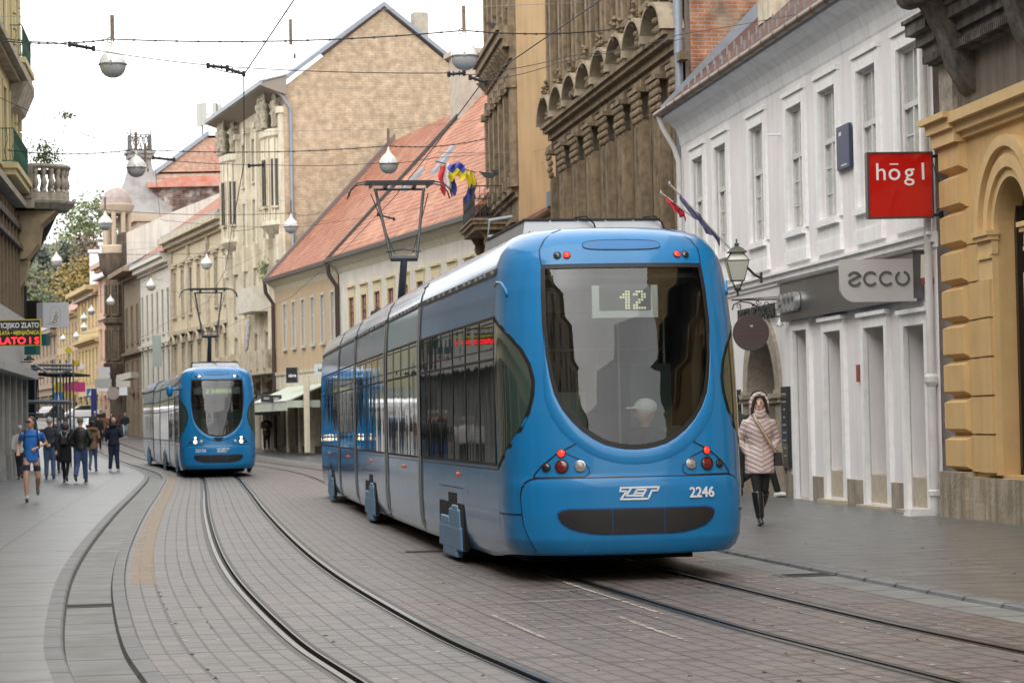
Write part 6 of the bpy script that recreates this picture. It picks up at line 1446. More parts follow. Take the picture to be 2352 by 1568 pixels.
# cover the dots with a bar: the o carries a macron
bpy.data.objects.remove([o for o in e.children if o.name.startswith('lettering')][0])
for chx, cx2 in (('h', -.27), ('o', -.085), ('g', .12), ('l', .31)): signtext(chx, .335, M_txtw, e, cx2, .17, y=-.004, bold=.001)
m = MB(); m.box(-.145, -.03, -.008, 0, .275, .292); m.build('macron', M_txtw, e)
for zz in (.39, -.41): m = MB(); m.box(.45, .56, .03, .07, zz-.02, zz+.02); m.box(.54, .58, .0, .1, zz-.05, zz+.05); m.build('mounting_arm', M_blackm, e)
m = MB(); m.tube([(.46, .05, .3), (.52, .04, .1), (.58, .04, -.1), (.56, .04, -.3), (.5, .04, -.36)], .008, 5); m.build('cable', M_blackm, e)
p = atY(2018, 643, 33.5); e = empty('shop_sign', p, R(4), 'light grey sign with a rounded lower corner and dark rounded lettering', 'sign')
po = [(-.54, .29), (.53, .29), (.53, -.30)]+[(-.34-.2*math.sin(a), -.10-.2*math.cos(a)) for a in [i*math.pi/16 for i in range(9)]]
m = MB(); m.prism(po, 0, .09); m.build('panel', mat('sign_grey', (.46, .455, .45), rough=.4, var=.25, vscale=1), e)
m = MB()
M_dl = mat('letter_dark_grey', (.075, .085, .09), rough=.4)
def arcring(cx, cz, r0, r1, a0, a1, n=18, y0=-.02, y1=0):
    P0 = [(cx+r0*math.cos(lerp(a0, a1, i/n)), cz+r0*math.sin(lerp(a0, a1, i/n))) for i in range(n+1)]; P1 = [(cx+r1*math.cos(lerp(a0, a1, i/n)), cz+r1*math.sin(lerp(a0, a1, i/n))) for i in range(n+1)]
    m.grid([[(p[0], y0, p[1]) for p in P0], [(p[0], y0, p[1]) for p in P1], [(p[0], y1, p[1]) for p in P1], [(p[0], y1, p[1]) for p in P0]])
arcring(-.34, .0, .075, .105, R(150), R(20)); arcring(-.34, .0, .075, .105, R(210), R(330)); m.prism([(-.43, -.02), (-.41, -.045), (-.25, .035), (-.27, .06)], -.02, 0)
for c_ in (-.115, .11): arcring(c_, 0, .075, .105, R(40), R(320))
arcring(.335, 0, .075, .105, R(75), R(-245)); m.v = [(x, y, z+.02) for x, y, z in m.v]; m.build('lettering', M_dl, e)
x, z = R2.uv(2122, 650); p = R2.world(-.1, .08, 3.38)
e = empty('alarm_box', p, R2.rz, 'cream alarm siren box with red lower end beside the light grey sign', 'alarm'); m = MB(); m.box(-.08, .08, -.1, .06, -.1, .22, 0, (.01, .01)); m.build('housing', mat('alarm_cream', (.62, .56, .44), rough=.5), e)
m = MB(); m.box(-.07, .07, -.1, .05, -.19, -.1); m.build('strobe', mat('alarm_red', (.35, .02, .02), rough=.3, coat=.5), e)
p = R2.world(8.12, .12, 3.0); e = empty('dome_camera', p, R2.rz, 'small white security camera at the left end of the grey fascia', 'camera'); m = MB(); m.lathe([(0, -.06), (.05, -.04), (.06, 0), (.03, .04), (.02, .08)], n=10); m.box(-.02, .02, -.12, 0, .03, .06); m.build('housing', M_white, e, smooth=50); m = MB(); m.lathe([(0, -.02), (.03, 0), (0, .02)], (0, .04, -.03), 8); m.build('lens', M_rubber, e)
x, z = R2.uv(1947, 337); p = R2.world(x, .03, z); e = empty('wall_plaque', p, R2.rz, 'dark blue glossy plaque on the white wall between two upper windows', 'plaque')
m = MB(); m.box(-.36, .36, 0, .05, -.34, .33); m.build('panel', mat('plaque_blue', (.035, .045, .10), rough=.45), e); m = MB()
for k in range(3): m.box(.18-.05*k, .21-.05*k, .05, .053, .18, .24)
for k in range(8): m.box(-.2+.04*k, -.18+.04*k, .05, .053, -.3, -.275)
m.build('lettering', M_txtw, e)
x, z = R2.uv(1800, 306); tag(MB().tube([(0, 0, 0), (0, .22, .0)], .02, 6).build('wall_pin', M_white, None, R2.world(8.3, 0, z), (0, 0, R2.rz)), 'short white pin sticking out of the upper white wall', 'pin')
x, z = R2.uv(1978, 857); tag(MB().box(-.07, .07, 0, .06, -.13, .13).build('wall_box', mat('dull_red_box', (.28, .06, .05), rough=.5), None, R2.world(x, .0, z), (0, 0, R2.rz)), 'small dull red box on the white wall between shop openings', 'box')
# hotel lettering, black on the wall above the arch
x0, z0_ = R2.uv(1742, 716); me = textmesh('HOTEL JÄGERHORN', .36, M_blackm, .02, 'wall_lettering', bold=.006, sx=.86); o = inst('hotel_lettering', me, None, R2.world(x0, .05, z0_-.05), (R(90), 0, R2.rz+math.pi)); tag(o, 'black raised hotel name letters above the stone arch', 'lettering')
# wrought iron bracket with lantern, and the hanging round sign
Yb = 41.5; s_ = Yb/FPX
def loc(u, v, base): return atY(u, v, base.y)-base
b0 = atY(1806, 700, Yb); e = empty('iron_bracket', b0, 0, 'black wrought iron bracket with scrolls left of the grey fascia', 'bracket'); G = lambda u, v: tuple(loc(u, v, b0))
m = MB(); m.tube([G(1806, 672), G(1806, 727)], .022, 6); m.tube([G(1806, 687), G(1680, 689)], .014, 5); m.tube([G(1806, 682), G(1760, 683), G(1690, 688)], .008, 5); m.tube([G(1806, 722), G(1785, 727), G(1762, 720), G(1742, 705), G(1722, 695), G(1700, 692), G(1685, 700), G(1682, 712)], .013, 5)
for (cu, cv, r0) in ((1785, 702, 13), (1762, 698, 10), (1741, 694, 7), (1697, 701, 7), (1774, 712, 7), (1752, 708, 6), (1796, 712, 8)):
    m.tube([G(cu+r0*(1-t/14)*math.cos(t*.62), cv+r0*(1-t/14)*math.sin(t*.62)) for t in range(13)], .008, 4)
m.build('scrollwork', M_iron, e)
b1 = atY(1693, 610, Yb); e = empty('street_lantern', b1, 0, 'four-sided glass lantern with pointed hood on an iron bracket, right of the near tram', 'lantern'); 
def sq(mb, prof_): mb.lathe([(r*1.3, z) for r, z in prof_], n=4, a0=math.pi/4, a1=math.pi/4+2*math.pi)
m = MB(); sq(m, [(.0, .47), (.02, .44), (.012, .40), (.05, .37), (.03, .34), (.10, .30), (.17, .235), (.185, .225)]); m.build('hood', mat('green_bronze', (.07, .08, .06), rough=.5), e)
m = MB(); sq(m, [(.10, .225), (.20, .085), (.215, .075), (.115, -.26), (.0, -.26)]); m.build('glazing', mat('milky_glass', (.50, .50, .43), rough=.3, coat=.4), e)
m = MB()
for k in range(4):
    a = math.pi/4+k*math.pi/2; c, s2 = math.cos(a)*1.3, math.sin(a)*1.3; m.tube([(.10*c, .10*s2, .23), (.208*c, .208*s2, .08), (.118*c, .118*s2, -.26)], .010, 4); m.tube([(.10*c, .10*s2, -.26), (.05*c, .05*s2, -.38)], .008, 4)
    a2 = a+math.pi/2; c2, s3 = math.cos(a2)*1.3, math.sin(a2)*1.3; m.tube([(.21*c, .21*s2, .08), (.21*c2, .21*s3, .08)], .012, 4); m.tube([(.12*c, .12*s2, -.26), (.12*c2, .12*s3, -.26)], .012, 4)
m.lathe([(.06, -.38), (.06, -.42), (.02, -.44), (.02, -.52)], n=8); m.build('frame', M_iron, e)
m = MB(); m.tube([(.14, 0, .0), (.30, .05, -.16), (.42, .1, -.22)], .022, 6); m.box(.40, .44, .05, .15, -.3, -.12); m.build('arm', M_iron, e)
b2 = atY(1725, 764, Yb-.1); e = empty('hanging_sign', b2, 0, 'round dark brown cafe sign hanging from the iron bracket', 'sign'); m = MB(); m.lathe([(0, 0), (.305, 0), (.312, .01), (.312, .04), (0, .05)], n=40, ax='y'); m.build('disc', mat('sign_brown', (.055, .036, .033), rough=.4, coat=.2), e, smooth=30)
signtext('JÄGERHORN', .075, mat('sign_lettering_brown', (.13, .055, .045), rough=.5), e, 0, -.03, y=-.003, sx=1.1); signtext('CAFFE', .04, MATS['sign_lettering_brown'], e, 0, .05, y=-.003); m = MB(); m.prism([(-.02, .13), (.04, .13), (.03, .10), (.0, .10)], -.004, -.001); m.build('cup_mark', mat('cup_cream', (.6, .45, .3)), e)
m = MB(); m.tube([(-.16, .02, .27), (-.17, .05, .55)], .007, 4); m.tube([(.13, .02, .28), (.13, .05, .5)], .007, 4); m.build('chain', M_iron, e)
# menu boards beside the arch
for (u0, u1, v0, v1, lab) in ((1802, 1820, 888, 1074, 'tall black menu board right of the stone arch'), (1694, 1706, 895, 1062, 'tall black menu board left of the stone arch')):
    a, zt_ = R2.uv(u0, v0); b, zb_ = R2.uv(u1, v1); e = empty('menu_board', R2.world((a+b)/2, .0, (zt_+zb_)/2), R2.rz, lab, 'menu board'); h = abs(a-b)/2; q = (zt_-zb_)/2
    m = MB(); m.box(-h, h, .0, .07, -q, q); m.build('panel', mat('menu_black', (.015, .017, .018), rough=.25, coat=.5), e)
    m = MB(); rr_ = random.Random(2)
    for k in range(9):
        zz = q*.8-k*q*.19; w_ = rr_.uniform(.2, .7)*h; m.box(-w_, w_, .07, .073, zz, zz+.025)
    m.build('menu_lines', mat('chalk_grey', (.3, .3, .3), rough=.8), e)
# flags at the far end of the white building
def flag(name, label, base, tip, cols, drop, mats_, out=.02):
    b, t = atY(*base), atY(*tip); e = empty(name, b, 0, label, 'flag'); d = t-b
    m = MB(); m.tube([(0, 0, 0), tuple(d*1.04)], .016, 6); m.lathe([(0, -.05), (.025, 0), (0, .06)], tuple(d*1.05), 6); m.build('pole', mat('flag_pole', (.35, .33, .32), rough=.5), e)
    rows = []; n_ = 8
    for i in range(n_+1):
        f = i/n_; top = d*lerp(cols[0], cols[1], f); rows.append([tuple(top+Vector((.03*math.sin(i*1.9+j*.8)+drop[0]*j/6, .05*math.sin(i*1.3+j*.5), -drop[1]*j/6*(1-.25*abs(math.sin(i*1.1)))))) for j in range(7)])
    m = MB(); m.grid(rows, mf=(lambda i, j: min(len(mats_)-1, j*len(mats_)//6)) if len(mats_) > 1 else None); m.build('cloth', mats_, e, smooth=True)
flag('flag', 'red flag drooping from a slanted pole just above the near tram roof', (1600, 505, 43), (1522, 446, 43), (.45, .92), (.10, .26), [mat('flag_red', (.45, .03, .05), rough=.8)])
flag('flag', 'dark blue-grey flag wound round a slanted pole above the near tram roof', (1690, 585, 42), (1545, 430, 42), (.30, .9), (.08, .26), [mat('flag_blue', (.07, .07, .15), rough=.8)])
CR = [mat('flag_crimson', (.50, .03, .04), rough=.8), mat('flag_white', (.7, .68, .66), rough=.8), mat('flag_navy', (.03, .04, .16), rough=.8)]
YB = [mat('flag_sky_blue', (.08, .10, .42), rough=.8), mat('flag_yellow', (.72, .58, .03), rough=.8)]
def hang(name, label, u, v, Y, w_, h_, mats_, vert=True, seed=0, pole=None):
    p = atY(u, v, Y); e = empty(name, p, 0, label, 'flag'); m = MB(); n_ = 12; rows = []
    for i in range(n_+1): rows.append([(w_*(j/n_-.5)+.04*math.sin(i*.7+seed), .10*math.sin(j*1.2+i*.25+seed), -h_*i/n_*(1-.12*math.sin(j*.9+seed)) - .05*math.sin(j*.8)) for j in range(n_+1)])
    k = len(mats_); m.grid(rows, mf=lambda i, j: min(k-1, (j if vert else i)*k//n_)); m.build('cloth', mats_, e, smooth=True)
    if pole: m = MB(); a, b = atY(*pole[0])-p, atY(*pole[1])-p; m.tube([a, b], .025, 5); m.build('pole', MATS['flag_pole'], e)
hang('flag', 'red white and blue tricolour flag hanging from the balcony pole', 1027, 378, 75.5, .52, .88, CR, True, 1, ((1000, 370, 75.5), (1092, 396, 77)))
hang('flag', 'blue and yellow flag bunched on the balcony pole beside the tricolour', 1050, 375, 75.3, .55, .48, YB, False, 2)
hang('flag', 'yellow and blue flag hanging nearest the iron balcony railing', 1082, 395, 76, .28, .9, YB[::-1], False, 4)
for (u, v, lab) in ((1152, 43, 'upper floodlight at the roof of the ochre corner house'), (1137, 58, 'lower floodlight at the roof of the ochre corner house'), (1180, 347, 'floodlight high on the pilaster by the balcony'), (1163, 370, 'floodlight just above the balcony railing'), (1147, 395, 'floodlight behind the balcony railing'), (1122, 400, 'floodlight at the left end of the balcony railing')):
    p = atY(u, v, 77); m = MB(); m.prism([(-.3, .08), (.28, .0), (.12, -.13), (-.12, -.10)], -.12, .12); m.box(-.02, .02, 0, .3, -.03, .02); tag(m.build('floodlight', M_blackm, None, p), 'black '+lab, 'floodlight', 'black floodlights on the corner house')
# ------------------------------------------------------------------ awnings and signs under the tan house
def at_base(F, u, y=.0):
    return F.uv(u, 1000, y)[0]
M_awd = mat('awning_black', (.03, .032, .035), rough=.8); M_awg = mat('awning_green_white', (.50, .55, .46), rough=.8, var=.3)
def awning(F, u0, u1, label, m_, val, proj=1.5, zt=2.75, drop=.7, stripes=None):
    a, b = sorted((at_base(F, u0, .2), at_base(F, u1, .2))); e = empty('awning', F.world((a+b)/2, 0, zt), F.rz, label, 'awning'); h = (b-a)/2
    m = MB(); m.add([(-h, .05, 0), (h, .05, 0), (h, proj, -drop), (-h, proj, -drop), (-h, .05, -.06), (h, .05, -.06), (h, proj, -drop-.05), (-h, proj, -drop-.05)], [(0, 1, 2, 3), (4, 7, 6, 5), (0, 3, 7, 4), (1, 5, 6, 2)]); m.build('canopy', m_, e)
    m = MB(); m.box(-h, h, proj, proj+.03, -drop-.42, -drop-.05); m.box(-h, -h+.03, .3, proj, -drop-.3, -drop); m.build('valance', val, e)
    m = MB(); m.tube([(-h, proj+.02, -drop), (h, proj+.02, -drop)], .05, 6); m.build('front_bar', M_white, e); return e
awning(R5b, 650, 596, 'black shop awning with white front bar and small lettering', M_awd, M_awd)
awning(R5b, 742, 655, 'pale green fabric awning over the shop beside the near tram', M_awg, M_awg, proj=1.7, zt=3.0)
awning(R6, 655, 600, 'black awning before the cream shopfront, furthest left', M_awd, M_awd, proj=1.0, zt=2.6)
def board(name, label, u, v, Y, w_, h_, m_, cat='sign', th=.08, rz=R(-14), frame=None, post=None):
    p = atY(u, v, Y); e = empty(name, p, rz, label, cat); m = MB(); m.box(-w_/2, w_/2, 0, th, -h_/2, h_/2); m.build('panel', m_, e)
    if frame: m = MB(); t = .03; m.box(-w_/2-t, w_/2+t, .01, th-.01, -h_/2-t, -h_/2); m.box(-w_/2-t, w_/2+t, .01, th-.01, h_/2, h_/2+t); m.box(-w_/2-t, -w_/2, .01, th-.01, -h_/2, h_/2); m.box(w_/2, w_/2+t, .01, th-.01, -h_/2, h_/2); m.build('frame', frame, e)
    if post: m = MB(); m.tube([(0, .05, h_/2), (0, .05, -post)], .035, 6); m.build('post', P_zinc, e)
    return e
M_sgb = mat('sign_black', (.02, .022, .025), rough=.4); M_sgw = mat('sign_pale', (.58, .62, .66), rough=.5)
e = board('shop_sign', 'dark square sign with white letters on the tan house', 670, 861, 104, .5, .64, M_sgb, frame=MATS['chalk_grey']); signtext('abra', .2, M_txtw, e, .03, -.02, bold=.004)
e = board('shop_sign', 'pale blue-white sign above the green awning beside the near tram', 738, 849, 101, .6, .5, M_sgw); signtext('kip', .2, M_sgb, e, -.03, 0, bold=.004)
e = board('shop_sign', 'small black sign projecting left of the black awnings', 581, 907, 110, .36, .36, M_sgb); signtext('nbu', .14, M_txtw, e, 0, 0)
for u in (612, 634):
    e = board('awning_lettering', {612: 'left', 634: 'right'}[u]+' small white word on the black awning front', u, 915, 104, .5, .3, M_awd, th=.02); signtext('SAN', .13, M_txtw, e, 0, 0)
m = MB(); m.box(-.12, .12, -.12, .12, 0, 3.2); o = m.build('awning_post', P_cream, None, (*tuple(atY(706, 1000, 101.5))[:2], .3)); tag(o, 'cream post holding the front of the pale green awning', 'post')
p = atY(568, 772, 112); m = MB(); m.lathe([(.0, -.7), (.1, -.65), (.13, .5), (.05, .72), (0, .75)], n=8); tag(m.build('furled_parasol', mat('furled_grey', (.35, .35, .36), rough=.8, var=.8, vscale=8, dark=(.08, .08, .1)), None, p, (0, R(6), 0), smooth=50), 'furled grey banner against the cream front above the shops', 'banner')
# ------------------------------------------------------------------ left side: signs
Yz = 65.2; e = board('led_sign', 'black and yellow sign with white, yellow and red LED lettering at the left edge', 28, 764, Yz, 1.48, .66, mat('sign_field', (.018, .022, .026), rough=.3), frame=mat('sign_yellow', (.55, .47, .03), rough=.4), rz=R(3))
xr = .72
def rt(txt, size, m_, z, **k): me = textmesh(txt, size, m_, .004, 'lettering', align='RIGHT', **k); inst('lettering', me, e, (xr, -.004, z), (R(90), 0, 0))
rt('INVESTICIJSKO ZLATO', .19, M_txtw, .19, bold=.005, sx=.78); rt('OTKUP ZLATA • MJENJAČNICA', .135, mat('sign_lettering_yellow', (.75, .68, .05), rough=.5), -.01, bold=.004, sx=.80)
rt('ZLATO I S', .25, mat('led_red', (1, .02, .03), rough=.5, emis=1.6), -.225, bold=.004, sx=1.12)
m = MB(); m.box(-.7, .7, -.006, -.001, .075, .082); m.build('divider', MATS['chalk_grey'], e)
e = board('shop_sign', 'white square sign with a thin gold script letter and arched outline', 127, 723, 75, .77, .78, mat('sign_offwhite', (.60, .61, .64), rough=.4), th=.2, rz=R(-2))
M_gold = mat('gold_line', (.36, .26, .15), rough=.5); me = textmesh('B', .34, M_gold, .003, 'lettering', shear=.5, sx=.8); inst('lettering', me, e, (-.04, -.003, -.16), (R(90), 0, 0)); m = MB()
m.tube([(-.16, -.004, -.24), (-.16, -.004, .1)]+[(.16*math.cos(a), -.004, .1+.17*math.sin(a)) for a in [math.pi*(1-i/10) for i in range(11)]]+[(.16, -.004, -.24)]+[(.16*math.cos(a), -.004, -.22+.1*math.sin(a)) for a in [-math.pi*i/8 for i in range(9)]], .004, 4); m.tube([(-.28, -.004, -.27), (-.1, -.004, -.25), (.0, -.004, -.05), (.08, -.004, .06), (.04, -.004, .1), (-.04, -.004, -.1)], .008, 4); m.build('outline', M_gold, e)
for (u, v, w_, h_, Y, lab, mm) in ((93, 723, .26, .78, 78, 'plain grey side box left of the white script sign', mat('box_grey', (.36, .37, .40), rough=.5)), (97, 780, .22, .34, 72, 'small dark teal box just right of the LED sign', mat('teal_box', (.0, .09, .085), rough=.5)), (69, 803, .38, .30, 74, 'dark teal box hanging under the LED sign', MATS['teal_box']), (75, 712, .42, .62, 79, 'black box projecting above the LED sign', M_blackm)):
    e = board('sign_box', lab, u, v, Y, w_, h_, mm, th=.3)
p = atY(67, 822, 74); m = MB(); m.lathe([(0, -.08), (.17, -.07), (.16, -.02), (.08, 0), (.06, .08)], n=12); tag(m.build('bracket_foot', M_blackm, None, p), 'black bracket foot under the dark teal box', 'bracket'); m = MB(); m.tube([(-.3, 0, .3), (-.3, 0, -.12), (.1, 0, -.12)], .02, 5); tag(m.build('sign_bracket', M_blackm, None, p), 'thin black angle bracket below the LED sign', 'bracket')
# scaffold
Ys = 86; sb = onground(118, 1000); e = empty('scaffold', (atY(115, 900, Ys).x, Ys, 0), 0, 'grey tube scaffold with a covered deck over the left pavement', 'scaffold'); M_tube = mat('galvanised_tube', (.22, .25, .28), rough=.4, metal=.5, var=.5, vscale=5)
def SL(u, v, dy=0): q = atY(u, v, Ys+dy); return (q.x-e.location.x, dy, q.z)
for k, u in enumerate((80, 121, 130, 138, 145, 152, 160, 168)):
    dy = (0, 3, 1.5, 0, 4, 2.5, 5, 1)[k]; a = SL(u, 836 - (10 if k % 2 else 0), dy); m = MB(); m.tube([a, (a[0], a[1], 0)], .035, 6); m.build('upright', M_tube, e)
for (u0, u1, v, r_, dy) in ((58, 160, 923, .075, -.2), (78, 168, 838, .05, -.2), (60, 165, 847, .045, 0), (60, 100, 868, .03, .3), (58, 100, 950, .03, 0), (62, 82, 975, .03, .2)):
    m = MB(); a, b = SL(u0, v, dy), SL(u1, v, dy); m.tube([a, b], r_, 6); m.build('rail', M_tube, e)
a, b = SL(62, 846), SL(150, 862); m = MB(); m.box(a[0], b[0], .3, 5, b[2]+.05, b[2]+.13); m.build('deck', M_under, e)
a, b = SL(80, 838, -.3), SL(165, 848, -.3); m = MB(); m.tube([a, (lerp(a[0], b[0], .35), -.3, b[2]-.12), (lerp(a[0], b[0], .75), -.3, b[2]-.12), b], .045, 6); m.build('truss', M_tube, e)
m = MB(); rn = random.Random(4)
for i in range(9): a = SL(62+i*3.2, 870, .5); m.tube([a, (a[0], .5, 2.0)], .02, 4)
m.build('railing', M_blackm, e)
m = MB(); a, b = SL(56, 838, .6), SL(84, 862, .6); m.grid([[(lerp(a[0], b[0], i/6)+.04*math.sin(j), .6+.08*math.sin(i+j), lerp(a[2], 0.4, j/10)) for i in range(7)] for j in range(11)]); m.build('net', mat('blue_net', (.04, .16, .28), rough=.9, var=.9, vscale=1.5, dark=(.12, .14, .15)), e, smooth=True)
# street signs and small things further down
def rsign(label, u, v, Y, shape, r_, m_, post=2.3, face=None):
    p = atY(u, v, Y); e = empty('traffic_sign', p, 0, label, 'traffic sign'); m = MB()
    po = {'diamond': [(0, r_), (r_, 0), (0, -r_), (-r_, 0)], 'square': [(-r_, r_), (r_, r_), (r_, -r_), (-r_, -r_)], 'round': [(r_*math.cos(a), r_*math.sin(a)) for a in [i*math.pi/8 for i in range(16)]], 'tall': [(-r_, r_*1.35), (r_, r_*1.35), (r_, -r_*1.35), (-r_, -r_*1.35)]}[shape]
    m.prism(po, 0, .03); m.build('plate', m_, e)
    if face: m = MB(); m.prism([(x*r_, z*r_) for x, z in face], -.012, -.001); m.build('symbol', M_txtw, e)
    m = MB(); m.tube([(0, .06, .1), (0, .06, -post)], .03, 6); m.build('post', P_zinc, e); return e
M_sy = mat('traffic_yellow', (.48, .37, .03), rough=.4); M_sbl = mat('traffic_blue', (.02, .17, .5), rough=.4)
rsign('yellow diamond sign above the scaffold', 157, 804, 115, 'diamond', .2, M_sy, 4.2); rsign('yellow square sign behind the scaffold', 134, 889, 125, 'tall', .2, M_sy, .9); rsign('blue square sign behind the scaffold, under the yellow one', 134, 915, 124.8, 'tall', .24, M_sbl, 1.9, [(-.3, -.9), (0, 1), (.3, -.9), (0, -.3)])
rsign('blue pedestrian crossing sign with white triangle left of the tall blue banner', 209, 902, 160, 'square', .28, M_sbl, 2.3, [(-.7, -.6), (.7, -.6), (0, .7)]); rsign('small white round sign above the scaffold end', 186, 841, 170, 'round', .22, M_white, .5); rsign('small yellow and white plate left of the white round sign', 176, 834, 170, 'square', .2, M_sy, .5)
for a in ((172, 889, 200, 1.7, .8, mat('magenta_sign', (.35, .02, .12), rough=.5), 'magenta shop sign above the white car', 'shop_sign'), (155, 905, 198, 1.2, .5, M_sy, 'low yellow shop sign beside the magenta one', 'shop_sign'), (216, 935, 150, .34, 2.3, mat('banner_blue', (.012, .03, .16), rough=.6), 'tall dark blue banner column behind the walkers', 'banner'),
          (239, 856, 120, .58, .56, mat('pale_grey_sign', (.50, .52, .54), rough=.5), 'pale grey sign with faint crest before the sooty arch', 'shop_sign'), (237, 880, 124, .84, .44, mat('translucent_grey', (.36, .38, .36), rough=.4), 'dull grey blank sign under the crest sign', 'shop_sign'), (236, 895, 126, .62, .13, M_white, 'narrow white name strip under the dull grey sign', 'shop_sign'),
          (283, 898, 118, .4, .4, M_sgw, 'blank pale square sign beside the oncoming tram', 'shop_sign'), (360, 806, 140, .5, 1.8, mat('green_grey_banner', (.30, .36, .34), rough=.7), 'tall grey green banner at the corner of the shuttered house', 'banner')):
    board(a[7], a[6], a[0], a[1], a[2], a[3], a[4], a[5], rz=0, cat='banner' if a[7] == 'banner' else 'sign')
p = atY(260, 903, 119); e = empty('round_sign', p, 0, 'round brown pretzel sign on curled iron before the sooty arch', 'sign'); m = MB(); m.lathe([(0, 0), (.31, 0), (.31, .04), (0, .05)], n=20, ax='y'); m.build('disc', mat('round_taupe', (.30, .24, .22), rough=.6), e); m = MB(); m.tube([(-.2, .02, 1.0), (.1, .02, .7), (-.1, .02, .5), (.05, .02, .3)], .02, 4); m.build('scroll', M_iron, e); m = MB(); m.box(-.17, .17, -.004, 0, .02, .05); m.box(-.2, .2, -.004, 0, -.05, -.02); m.box(-.14, .14, -.004, 0, -.12, -.09); m.build('lettering', MATS['chalk_grey'], e)
p = atY(292, 868, 122); e = empty('awning', (p.x, p.y, p.z), R(-10), 'small off-white awning beside the grey brown house', 'awning'); m = MB(); m.prism([(.4, .3), (-.35, .15), (-.4, -.2), (-.35, -.2), (.4, .0)], -.6, .6); m.build('canopy', mat('canvas', (.5, .48, .43), rough=.9), e); m = MB(); m.box(-.38, .35, -.6, -.55, -.45, -.15); m.build('valance', MATS['canvas'], e)
# ------------------------------------------------------------------ cars
def car(label, u, v, Y, rz, paint, hatch=True):
    p = atY(u, v, Y); e = empty('parked_car', (p.x, p.y, terr(p.x, p.y)), rz, label, 'car')
    sec = [(-2.1, .35, .72, .62), (-2.0, .28, .95, .74), (-1.85, .25, 1.0, .80), (-1.2, .22, .98, .85), (-.6, .22, .95, .86), (.6, .22, .95, .86), (1.3, .22, .88, .85), (1.85, .25, .78, .78), (2.1, .32, .62, .62)]
    m = MB(); rows = []
    for x, zb, zt, w_ in sec: rows.append([(x, -w_, zb), (x, -w_-.03, (zb+zt)/2), (x, -w_+.02, zt-.06), (x, -w_+.14, zt), (x, w_-.14, zt), (x, w_-.02, zt-.06), (x, w_+.03, (zb+zt)/2), (x, w_, zb), (x, -w_, zb)])
    m.grid(rows); m.add([rows[0][i] for i in range(8)], [tuple(range(8))]); m.add([rows[-1][i] for i in range(8)], [tuple(range(8))]); m.build('body', paint, e, smooth=45)
    m = MB(); cab = [(-1.95, .95, .70, .02), (-1.6, 1.38, .62, 0), (-.9, 1.47, .62, 0), (.1, 1.45, .62, 0), (1.15, .90, .70, 0)]
    rows = [[(x, -w_, z), (x, w_, z)] for x, z, w_, _ in cab]; m.grid(rows); m.box(-1.5, .0, -.6, .6, 1.44, 1.475); m.build('roof', paint, e, smooth=40)
    m = MB(); m.prism([(-1.75, .96), (-1.5, 1.34), (-.85, 1.42), (.05, 1.4), (.95, .93)], -.66, .66); m.build('window', HG, e)
    for x in (-1.3, 1.3):
        for s in (-1, 1):
            m = MB(); m.lathe([(0, -.1), (.31, -.1), (.33, 0), (.31, .1), (0, .1)], (0, 0, 0), 18, ax='y'); wv = m.build('wheel', M_rubber, e, (x, s*.76, .33)); m = MB(); m.lathe([(0, s*.09), (.19, s*.11), (.2, s*.1)], n=12, ax='y'); m.build('rim', M_alu, wv)
    for s in (-1, 1): m = MB(); m.box(-2.1, -1.92, s*.68-.1, s*.68+.1, .8, .95); m.build('tail_light', M_reddark, e); m = MB(); m.box(1.95, 2.1, s*.6-.12, s*.6+.12, .58, .72); m.build('headlight', M_clear, e)
    return e
car('white hatchback parked on the square at the far end of the street', 185, 955, 262, R(205), mat('car_white', (.75, .76, .78), rough=.25, coat=1)); car('dark grey car at the far end, behind the scaffold', 112, 952, 255, R(250), mat('car_dark', (.04, .045, .05), rough=.25, coat=1)); car('silver car partly hidden behind the walkers', 203, 980, 152, R(80), mat('car_silver', (.4, .43, .46), rough=.25, metal=.5, coat=1))
# ------------------------------------------------------------------ wooded hill
m = MB(); rows = []
for j in range(13):
    Y = 430+j*30
    rows.append([(x, Y, 6+max(0, (Y-430))*.16*(1-.35*sstep(x, -90, -20))*(.75+.25*math.sin(x*.03)) - 8*sstep(-x, 150, 260)) for x in range(-320, 61, 20)])
m.grid(rows); tag(m.build('hill', mat('hill_ground', (.10, .10, .06), rough=.95, var=.5, vscale=.05), smooth=True), kind='structure')
def hillz(x, Y): return 6+max(0, (Y-430))*.16*(1-.35*sstep(x, -90, -20))*(.75+.25*math.sin(x*.03)) - 8*sstep(-x, 150, 260)
LEAFM = {}
for nm, c in (('green', (.10, .125, .06)), ('lime', (.16, .19, .08)), ('dark', (.055, .075, .06)), ('rust', (.16, .105, .07)), ('gold', (.25, .18, .05)), ('olive', (.125, .12, .07))): LEAFM[nm] = mat('leaves_'+nm, c, rough=.8, var=.7, vscale=.4, dark=tuple(v*.55 for v in c))  # leaf colours dulled to stand in for haze over the hill
M_bark = mat('bark', (.09, .07, .05), rough=.95)
